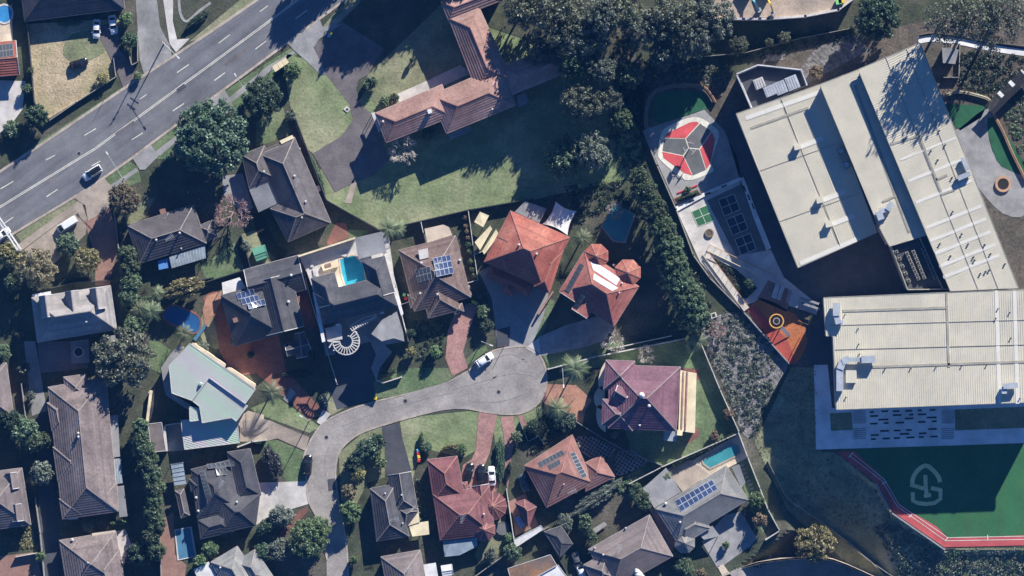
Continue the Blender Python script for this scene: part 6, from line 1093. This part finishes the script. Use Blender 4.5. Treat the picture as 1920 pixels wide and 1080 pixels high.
T(36, 628, 8, 2, 'greyl', 'small pale shrub beside the drive left of dormer house', cat='shrub', name='shrub'); T(44, 690, 13, 3, 'greyl', 'pale shrub by the fence left of long brown house', cat='shrub', name='shrub'); T(58, 742, 10, 3, 'greyl', 'grey shrub below the pale shrub on the left drive', cat='shrub', name='shrub')
T(816, 660, 13, 3.2, 'lime', 'clipped round bright green shrub left of the pink drive', 'S', cat='shrub', name='shrub'); T(771, 659, 10, 3, 'yel', 'small yellowish palm like shrub by the villa fence', cat='shrub', name='shrub'); T(770, 625, 10, 3, 'dark', 'dark round shrub left of brown house', cat='shrub', name='shrub'); T(657, 960, 22, 5.5, 'lime', 'round pale green tree right of the court road', 'M'); T(578, 1010, 40, 8, 'lime', 'large bright green tree left of the court road', 'L'); T(600, 990, 22, 6, 'lime', 'smaller bright tree touching the court road'); T(528, 968, 24, 4, 'greyl', 'grey green shrub beside the brick path', sx=1.2, cat='shrub', name='shrub'); T(500, 985, 20, 3, 'fig', 'dark shrub strip below the white drive', sx=1.5, sy=.7, rz=.7, cat='shrub', name='shrub'); T(525, 1030, 22, 5, 'greyl', 'grey green tree below the brick path'); T(492, 1035, 18, 4, 'fig', 'green hedge clump beside slate house'); T(395, 1030, 18, 4, 'lime', 'leafy bright shrub between blue pool and slate house', cat='shrub', name='shrub'); T(375, 1050, 14, 4, 'lime', 'lower bright shrub beside the blue pool', cat='shrub', name='shrub')
T(690, 842, 26, 4.5, 'fig', 'dark dense shrub mass at the corner of the court road', sx=1.4, sy=.9, rz=.6, cat='shrub', name='shrub'); T(664, 872, 22, 4.5, 'dark', 'darkest dense shrub beside the court road kerb', cat='shrub', name='shrub'); T(672, 890, 15, 4, 'yel', 'yellow green shrub below the dark corner shrubs', cat='shrub', name='shrub'); T(654, 922, 17, 4, 'olv', 'brownish shrub between the corner shrubs and round tree', cat='shrub', name='shrub'); T(708, 828, 18, 4, 'fig', 'dark shrub next to the dark drive', cat='shrub', name='shrub'); T(712, 868, 13, 3, 'lime', 'pale shrub beside the dark drive', cat='shrub', name='shrub')
T(511, 866, 22, 3.5, 'purple', 'large oval purple black shrub beside the green front lawn', 'M', sx=.85, sy=1.7, rz=.45, cat='shrub', name='shrub'); T(664, 1050, 9, 3, 'lime', 'small round shrub at bottom right of the court road', cat='shrub', name='shrub')
for i, (x, y, r, h_) in enumerate(((1198, 332, 20, 10), (1208, 358, 26, 11), (1222, 392, 30, 12), (1240, 428, 30, 12), (1252, 462, 32, 12), (1262, 498, 32, 12), (1272, 532, 33, 12), (1290, 560, 34, 12), (1302, 590, 32, 11), (1240, 480, 20, 9), (1288, 600, 22, 9))): T(x, y, r, h_, 'con', ('dense green tree in the evergreen screen along the school wall, ' + ORD[i]) if i < 9 else ('small tree on the house side of the evergreen screen', 'small tree at the lower tip of the evergreen screen')[i - 9], 'L' if r > 26 else 'M', 'evergreen_tree', 'evergreen screen along the school')
for i, (x, y, r, h_, l, lb) in enumerate(((1062, 295, 42, 12, 'con', 'dark half of the tree pair on the shaded lawn'), (1108, 282, 40, 13, 'greyl', 'paler right half of the tree pair on shaded lawn'), (1092, 192, 40, 15, 'gum', 'grey green gum above the tree pair'), (1140, 190, 30, 14, 'gum', 'smaller gum right of the grey green gum'), (1122, 130, 32, 16, 'greyl', 'pale gum between the dark slope and building wing'), (1040, 30, 60, 19, 'gum', 'tall olive gum at the top left of the gum group'), (1090, 70, 52, 19, 'gum', 'tall olive gum right of the shaded tiled wing'), (980, 15, 40, 17, 'gum', 'leftmost tall gum of the top group'), (1128, 35, 40, 18, 'greyl', 'middle gum of the top group beside building site'), (1210, 55, 44, 17, 'greyl', 'gum left of the biggest crown in the top group'), (1260, 40, 52, 18, 'gum', 'biggest crowned gum near the building site'), (1300, 70, 42, 17, 'greyl', 'low spreading gum below the biggest crown'), (1335, 35, 44, 18, 'gum', 'rightmost gum of the top group at the site edge'), (1175, 85, 26, 10, 'con', 'small dark tree among the top gums'), (1165, 18, 40, 16, 'gum', 'gum squeezed between the middle gums at the top edge'), (1012, 92, 34, 16, 'gum', 'gum overhanging the end of the shaded tiled wing'), (1075, 125, 30, 15, 'con', 'dark gum just right of the shaded tiled wing'), (1245, 100, 32, 13, 'greyl', 'pale lower gum below the biggest crown'), (1180, 140, 26, 12, 'con', 'dark tree on the slope left of the turf'), (1165, 225, 24, 11, 'con', 'dark tree on the slope beside the court fence'), (1385, 85, 18, 7, 'gum', 'low sapling gum right of the top group'))): T(x, y, r * (.92 if i % 2 else 1), h_ * (1 + .12 * (i % 3 - 1)), ('greyl' if l == 'gum' and i % 3 == 0 else l), lb, 'G', 'gum_tree', 'gum trees along the top')
T(1646, 32, 47, 13, 'fig', 'isolated round dark green tree above the tall school hall'); T(1778, 36, 44, 30, 'gum', 'leftmost of the tall gums at upper right corner', 'X', 'gum_tree', low=.5); T(1832, 30, 48, 31, 'gum', 'middle tall gum shading the ivory school roof', 'X', 'gum_tree', low=.5); T(1885, 22, 50, 29, 'gum', 'rightmost tall gum in upper right corner', 'X', 'gum_tree', low=.45); T(1855, 70, 28, 24, 'gum', 'low hanging gum branch crown above the white path', 'X', 'gum_tree'); T(1470, 70, 13, 4, 'gum', 'small pale sapling on the shaded slope', cat='tree', name='sapling'); T(1442, 78, 9, 3, 'gum', 'smaller sapling left of the pale sapling', name='sapling'); T(1530, 135, 16, 3, 'brownbush', 'dry brown bush beside the plant enclosure', cat='shrub', name='shrub')
T(1527, 1018, 38, 8, 'yel', 'open crowned yellow green tree beside the bottom cul-de-sac', 'G'); T(1418, 938, 19, 4, 'lime', 'bright green shrub above the front wall of pool house', cat='shrub', name='shrub'); T(1425, 975, 15, 4, 'brownbush', 'reddish shrub below the bright one at pool house', cat='shrub', name='shrub'); T(1361, 1022, 8, 2, 'lime', 'tiny bright shrub beside the front path of pool house', cat='shrub', name='shrub'); T(1315, 1074, 10, 2.5, 'olv', 'orange brown shrub at the bottom edge near front path', cat='shrub', name='shrub')
for i, (x, y) in enumerate(((1272, 1035), (1283, 1052), (1290, 1070), (1276, 1060))): T(x, y, 13, 3, 'con', 'clipped dark shrub by the pool house drive, ' + ('topmost of four', 'right one of the middle pair', 'lowest of four', 'left one of the middle pair')[i], cat='shrub', name='shrub', group='clipped shrubs by the bottom edge')
for i, (x, y) in enumerate(((1186, 925), (1195, 935), (1210, 945), (1208, 928), (1192, 915), (1098, 985), (1103, 998), (1110, 1006), (1097, 975))): T(x, y, 10 + i % 3 * 2, 4, 'con', 'round dark shrub above grey brown house, ' + ('second in the right clump', 'centre of the right clump', 'lowest of the right clump', 'rightmost of the right clump', 'topmost of the right clump', 'second in the clump by the table', 'third in the clump by the table', 'lowest of the clump by the table', 'topmost of the clump by the table')[i], cat='shrub', name='shrub', group='round shrubs above the grey brown house')
T(1120, 930, 22, 3, 'greyl', 'long grey green hedge right of the red brown pyramid roof', 'M', sx=2.9, sy=.75, rz=.62, cat='hedge', name='hedge'); T(1060, 980, 16, 3, 'greyl', 'lower end of the grey hedge beside the dark garage', sx=1.3, cat='shrub', name='shrub'); T(848, 920, 6, 2, 'con', 'tiny shrub', cat='shrub', name='shrub') if 0 else None
for k in range(18): x = 1262 + k * 6.6; T(x, 873 - k * 3.35, 5.2, 1.7, 'dark', 'clipped ball shrub in the row above teal pool, %s from the left' % ORDW[k], 'S', 'ball_shrub', 'ball shrubs along the pool wall', cat='shrub')
for k, (x, y) in enumerate(((872, 408), (874, 424), (876, 434), (878, 446), (879, 458), (881, 472), (883, 490), (886, 506), (890, 516))): T(x, y, 5.5 if k < 4 else 6.5, 1.6, 'brownbush' if k < 4 else 'lime', ('brownish ball shrub in the row right of brown house, %s from top' if k < 4 else 'green ball shrub in the row right of brown house, %s from top') % ORDW[k], 'S', 'ball_shrub', 'ball shrubs right of the brown house', cat='shrub')
for x, y, r, h_, l, lb in ((236, 36, 15, 3, 'lime', 'bright bush beside the white sedan'), (243, 74, 17, 4, 'fig', 'dark green bush along the tan driveway'), (68, 218, 23, 6, 'fig', 'round dark green tree at the corner of straw yard'), (22, 242, 20, 3, 'con', 'sprawling bush at the left edge above main road'), (50, 167, 11, 2.5, 'fig', 'small bush between straw yard and white concrete'), (193, 147, 13, 2.5, 'yel', 'yellowish shrub at the front wall of straw yard'), (258, 143, 9, 2, 'lime', 'small shrub on the verge beside tan driveway'), (57, 132, 8, 2, 'con', 'tiny shrub by the yellow lid left of straw yard'), (696, 155, 13, 3, 'fig', 'clipped bush at the monastery drive island'), (740, 183, 9, 2.5, 'con', 'small round bush beside white monastery terrace'), (722, 190, 12, 2, 'con', 'low bushes left of white monastery terrace'), (772, 113, 5, 2.4, 'fig', 'tiny sapling alone on the monastery courtyard lawn'), (802, 250, 14, 3, 'fig', 'green bush at the south side of monastery wing'), (545, 218, 11, 3, 'greyl', 'pale small tree above the dark long roofed house'), (462, 462, 11, 2.5, 'greyl', 'pale shrub left of green shed'), (905, 585, 14, 3, 'con', 'dark shrub mass at the brown house front corner'), (912, 610, 16, 3, 'dark', 'darker shrub below the brown house front corner'), (898, 555, 6, 2, 'con', 'tiny round shrub beside the bins trio'), (860, 568, 8, 2, 'brownbush', 'brown shrub at the porch of brown house'), (440, 640, 10, 2, 'greyl', 'pale scrub beside the mint roof wall'), (380, 650, 12, 2.5, 'greyl', 'grey scrub between pool strip and mint roof'), (470, 665, 8, 2, 'dark', 'low dark shrub by terracotta drive'), (590, 670, 12, 2, 'dark', 'round dark shrub on the shaded lawn below gazebo porch'), (1365, 775, 12, 2.5, 'brownbush', 'round brown shrub beside the tall grey fence'), (1340, 818, 11, 2, 'brownbush', 'round brown shrub above the teal pool hedge'), (1152, 815, 8, 2, 'greyl', 'small pale shrub near lattice paving'), (1060, 790, 24, 3, 'dark', 'dark shrub cluster below the orange drive'), (1000, 800, 16, 3, 'dark', 'dark shrub at the corner wall of red brown house'), (968, 820, 12, 3, 'con', 'green shrub strip beside pink drive'), (1260, 300, 6, 2, 'con', 'tiny shrub') , (1405, 532, 10, 3, 'fig', 'single bright shrub in the ramp garden bed'), (1290, 355, 7, 2, 'con', 'small shrub by the end of the evergreen screen'), (962, 1035, 18, 4, 'con', 'green tree above the rusty shed'), (920, 1040, 14, 3, 'greyl', 'pale shrub below the maroon house lawn'), (955, 1008, 10, 2, 'lime', 'small bright shrub beside white lean-to'), (800, 838, 12, 2, 'con', 'clipped bush row left end on front lawn'), (868, 840, 10, 2, 'lime', 'bright bush at right end of front lawn hedge')):
    if lb == 'tiny shrub': continue
    T(x, y, r, h_, l, lb, cat='tree' if ' tree' in lb else 'shrub', name='tree' if ' tree' in lb else 'shrub')
for lb, x, y, r, sx, sy, rz, l in (('clipped hedge beside the dark roofed house above straw yard', 133, 42, 14, 2.1, .6, .08, 'con'), ('long clipped hedge beside the curved path at top', 370, 36, 14, 2.3, .6, .62, 'fig'), ('row of ball hedges on the front lawn above maroon house', 845, 838, 9, 2.2, .6, .15, 'yel'), ('tall clipped hedge beside the pink double drive', 938, 860, 14, .8, 3.2, 0, 'fig'), ('narrow hedge left of the front lawn', 790, 830, 7, .8, 3.2, 0, 'fig'), ('leafy strip along the monastery fence and drive', 592, 318, 9, .8, 4.5, .42, 'con'), ('dark hedge strip below the solar black house drive', 560, 700, 14, 2.6, .6, .1, 'dark'), ('flower bushes along the fence below dark house', 320, 552, 10, 2.6, .6, .45, 'greyl'), ('hedge beside the villa front wall', 728, 697, 10, 1.8, .7, .2, 'fig'), ('shrubs along the front of the long brown house', 222, 980, 9, 2.0, .6, .1, 'lime'), ('low shrubs in the planter below the three way court', 1290, 367, 7, 3.2, .5, .38, 'con'), ('clipped shrubs below bend on maroon house right side', 955, 880, 7, .7, 2.4, 0, 'dark')): T(x, y, r, 1.8, l, lb, 'M', 'hedge', sx=sx, sy=sy, rz=rz, cat='hedge', low=.05)
# trees outside the frame whose shadows fall across the top of the photograph
for x, y, r, h_, l, lb in ((690, -40, 30, 14.5, 'con', 'tall conifer just above the frame shading monastery drive'), (752, -90, 52, 16, 'fig', 'broad tree above the frame shading the monastery lawn edge'), (820, -120, 50, 17, 'fig', 'second broad tree above the frame near monastery'), (600, -80, 34, 12, 'gum', 'tree above the frame shading the main road'), (640, -110, 38, 13, 'gum', 'tree above the frame left of tall conifer'), (895, -110, 44, 16, 'gum', 'tree above the frame behind the top monastery wing')): T(x, y, r, h_, l, lb, 'C' if 'conifer' in lb else 'L', name='tree')
# palms
def palm_mesh(seed, nf=15):
    R = random.Random(seed); mb = MB()
    for k in range(nf):
        a = k * 2.39996 + R.uniform(-.2, .2); el = R.uniform(.15, .9) if k < nf * .7 else R.uniform(-.2, .3); d = Vector((math.cos(a), math.sin(a), 0)); sd_ = Vector((-d.y, d.x, 0)); pr = None; N = 9; L_ = R.uniform(.85, 1.1)
        for i in range(N + 1):
            t = i / N; p = d * (t * L_ * math.cos(el * (1 - t))) + Vector((0, 0, math.sin(el) * t * L_ * .8 - .75 * t * t * L_))
            if pr is not None:
                ln = .30 * math.sin(math.pi * min(1, .12 + .88 * t)) + .05; tip = (p - pr) * 1.6
                for s in (-1, 1):
                    for q in (0, .5): b = lerp(pr, p, q); e = b + sd_ * s * ln + tip * .8 - Vector((0, 0, .10 * ln / .3)); wv = (p - pr) * .3; mb.add([b, b + wv, e], [(0, 1, 2)])
                mb.bar(pr, p, .02)
            pr = p
    return mb.mesh('fronds')
PM = [palm_mesh(k) for k in range(3)]
for t in PM: t.materials.append(LM['palm'])
def palm(px, py, r, h, label):
    p = P(px, py, h); o = empty('palm_tree', (p.x, p.y, 0), random.uniform(0, 6), label, 'palm tree', 'palm trees'); c = link('fronds', random.choice(PM), None, o); c.location.z = h; c.scale = (r * S,) * 3
    mb = MB(); mb.tube((0, 0, 0), (0, 0, h + .1), .2, .14, 8); mb.build('trunk', M['bark'], o, local=True)
for a in ((508, 735, 25, 5.5, 'feathery palm beside the mint roofed house drive'), (283, 584, 24, 5, 'large palm left of the kidney pool'), (262, 580, 20, 4, 'palm beside fence left of kidney pool'), (345, 625, 19, 5, 'palm at the lower edge of the kidney pool'), (728, 428, 22, 6, 'left palm behind the white villa'), (745, 430, 20, 5.5, 'right palm behind the white villa'), (1092, 446, 19, 5, 'palm between the two red roofed houses'), (1078, 692, 30, 7, 'big palm at the cul-de-sac circle'), (1046, 766, 26, 5, 'dark palm below the orange drive'), (1308, 640, 22, 5, 'palm at the corner of plum mansion lawn'), (1298, 650, 15, 4, 'small palm left of the corner palm'), (166, 988, 14, 2.5, 'small spiky palm between the two brown houses'), (1252, 893, 11, 3, 'spiky small palm at the pool patio cover'), (296, 548, 15, 3, 'low palm above the kidney pool')): palm(*a)
# bare trees
def bare_mesh(seed, depth=6):
    R = random.Random(seed); mb = MB()
    def grow(p, d, L_, r, k):
        e = p + d * L_; mb.tube(p, e, r, r * .7, 4 if k > 2 else 3)
        if k == 0: return
        for i in range(3):
            n = (d + Vector((R.uniform(-1, 1), R.uniform(-1, 1), R.uniform(-.35, .55))) * .75).normalized(); grow(e, n, L_ * R.uniform(.66, .86), r * .74, k - 1)
    mb.tube((0, 0, 0), (0, 0, .28), .05, .04, 6)
    for k in range(5): a = k * 1.2566; grow(Vector((0, 0, .26)), Vector((math.cos(a) * .9, math.sin(a) * .9, .75)).normalized(), .30, .03, depth - 1)
    return mb.mesh('branches')
BM = [bare_mesh(1), bare_mesh(2)]
def bare(px, py, r, h, m, label, k=0):
    p = P(px, py, h * .6); o = empty('bare_tree', (p.x, p.y, 0), random.uniform(0, 6), label, 'tree', 'bare trees'); me = BM[k].copy(); me.materials.append(M[m]); c = link('branches', me, None, o); c.scale = (r * S * 1.0, r * S * 1.0, h * .95); mb = MB(); mb.tube((0, 0, 0), (0, 0, h * .3), .16, .12, 7); mb.build('trunk', M[m], o, local=True)
bare(437, 397, 44, 6, 'bark_red', 'reddish bare twiggy tree beside the grey flat carport'); bare(757, 278, 34, 6, 'bark_pale', 'pale bare tree at the south west end of the monastery', 1); bare(1150, 640, 28, 5, 'bark_pale', 'pale dead tree above the plum mansion'); bare(1213, 664, 20, 4, 'bark_pale', 'smaller pale dead tree right of the first above plum mansion', 1); bare(1155, 395, 22, 4, 'bark_pale', 'thin bare tree above the shaded pool', 0); bare(1345, 620, 20, 4, 'bark_red', 'bare brown scrub tree at the end of evergreen screen', 1)
# ------------------------------------------------------------------ undergrowth nobody could count
def scrub(label, poly, n, lm, rmin, rmax, leaf=.14, per=26, name='undergrowth', zs=.8):
    R = random.Random(len(label)); V = []; F = []; xs = [p[0] for p in poly]; ys = [p[1] for p in poly]; k = 0
    while k < n:
        x, y = R.uniform(min(xs), max(xs)), R.uniform(min(ys), max(ys))
        if not inside((x, y), poly): continue
        k += 1; c = P(x, y); r = R.uniform(rmin, rmax)
        for i in range(per):
            d = Vector((R.gauss(0, 1), R.gauss(0, 1), abs(R.gauss(0, 1)))).normalized(); p = c + Vector((d.x * r, d.y * r, d.z * r * zs + .05)) * R.uniform(.6, 1); nn = (d + Vector((R.uniform(-1, 1), R.uniform(-1, 1), R.uniform(-1, 1))) * .8).normalized(); u = nn.orthogonal().normalized(); w_ = nn.cross(u); s = leaf * R.uniform(.6, 1.4) * (1 + r * .4); q = len(V)
            V += [tuple(p - u * s), tuple(p - w_ * s * .6), tuple(p + u * s), tuple(p + w_ * s * .6)]; F.append((q, q + 1, q + 2, q + 3))
    m = bpy.data.meshes.new(name); m.from_pydata(V, [], F); m.materials.append(LM[lm]); o = bpy.data.objects.new(name, m); COL.objects.link(o); tag(o, label, 'undergrowth', None, 'stuff')
scrub('grey green scrub on the rocky bank beside the school', [(1320, 600), (1385, 580), (1420, 640), (1440, 720), (1420, 800), (1385, 790), (1330, 660)], 230, 'greyl', .25, .9)
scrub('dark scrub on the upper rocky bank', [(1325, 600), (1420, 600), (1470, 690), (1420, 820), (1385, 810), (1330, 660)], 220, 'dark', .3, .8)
scrub('scrub with pale shrubs below the running track', [(1640, 990), (1690, 975), (1770, 1034), (1990, 1028), (1990, 1120), (1700, 1110)], 750, 'greyl', .25, .9)
scrub('darker scrub below the running track', [(1640, 990), (1690, 975), (1770, 1034), (1990, 1028), (1990, 1120), (1700, 1110)], 250, 'con', .3, .9)
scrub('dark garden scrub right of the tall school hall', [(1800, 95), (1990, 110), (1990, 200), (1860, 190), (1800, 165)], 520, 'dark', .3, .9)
scrub('scrub strip along the right hand timber wall', [(1880, 215), (1990, 150), (1990, 380), (1910, 290)], 260, 'con', .3, .9)
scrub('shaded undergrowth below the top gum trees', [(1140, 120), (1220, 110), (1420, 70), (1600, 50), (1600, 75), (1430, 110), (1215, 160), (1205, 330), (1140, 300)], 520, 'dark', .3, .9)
scrub('undergrowth strip outside the turf retaining wall', [(1240, 158), (1290, 120), (1370, 130), (1350, 180), (1325, 165)], 150, 'greyl', .3, .7)
scrub('garden scrub along the evergreen screen foot', [(1185, 300), (1215, 310), (1300, 480), (1345, 600), (1300, 640), (1260, 560)], 200, 'dark', .3, .8)
scrub('leafy ground plants in the ramp garden bed', [(1340, 484), (1380, 507), (1418, 540), (1400, 556), (1385, 552)], 60, 'dark', .2, .45)
scrub('mixed garden plants between the houses at lower left', [(236, 560), (262, 555), (300, 560), (265, 640), (240, 640)], 120, 'con', .3, .9)
scrub('garden plants below the brown house', [(775, 600), (835, 605), (830, 670), (790, 700), (775, 640)], 90, 'dark', .25, .7)
scrub('garden plants between court road and red brown house', [(985, 800), (1040, 780), (1075, 800), (1000, 850), (985, 830)], 150, 'dark', .3, .8)
scrub('shrubbery along the grey wall near lattice paving', [(1150, 905), (1215, 868), (1235, 872), (1165, 925)], 110, 'con', .3, .7)
scrub('garden plants left of the maroon house', [(775, 900), (792, 895), (800, 985), (785, 990)], 60, 'con', .25, .6)
scrub('shaded garden behind the red turret house', [(1060, 350), (1160, 340), (1190, 400), (1140, 390), (1085, 420)], 130, 'dark', .3, .8)
scrub('rough grass tufts on the meadow', [(1415, 830), (1483, 690), (1530, 690), (1530, 845), (1570, 850), (1645, 910), (1675, 965), (1650, 1000), (1480, 960)], 900, 'olv', .12, .35, .12, 8)
scrub('pale flower bushes in the left side yard', [(40, 990), (60, 985), (68, 1025), (36, 1030)], 60, 'yel', .2, .4)

# ------------------------------------------------------------------ the blue air between the aircraft and the ground
hm = bpy.data.materials.new('thin_blue_haze'); hm.use_nodes = True; hn = hm.node_tree.nodes; hn.clear()
ho = hn.new('ShaderNodeOutputMaterial'); hv = hn.new('ShaderNodeVolumePrincipled'); hv.inputs['Color'].default_value = (.1, .38, 1, 1); hv.inputs['Density'].default_value = 2.6e-5; hv.inputs['Anisotropy'].default_value = 0
hm.node_tree.links.new(hv.outputs[0], ho.inputs['Volume'])
mb = MB(); mb.prism([(-1600, -1600), (1600, -1600), (1600, 1600), (-1600, 1600)], -9, ALT + 3); tag(mb.build('haze', hm), kind='stuff')
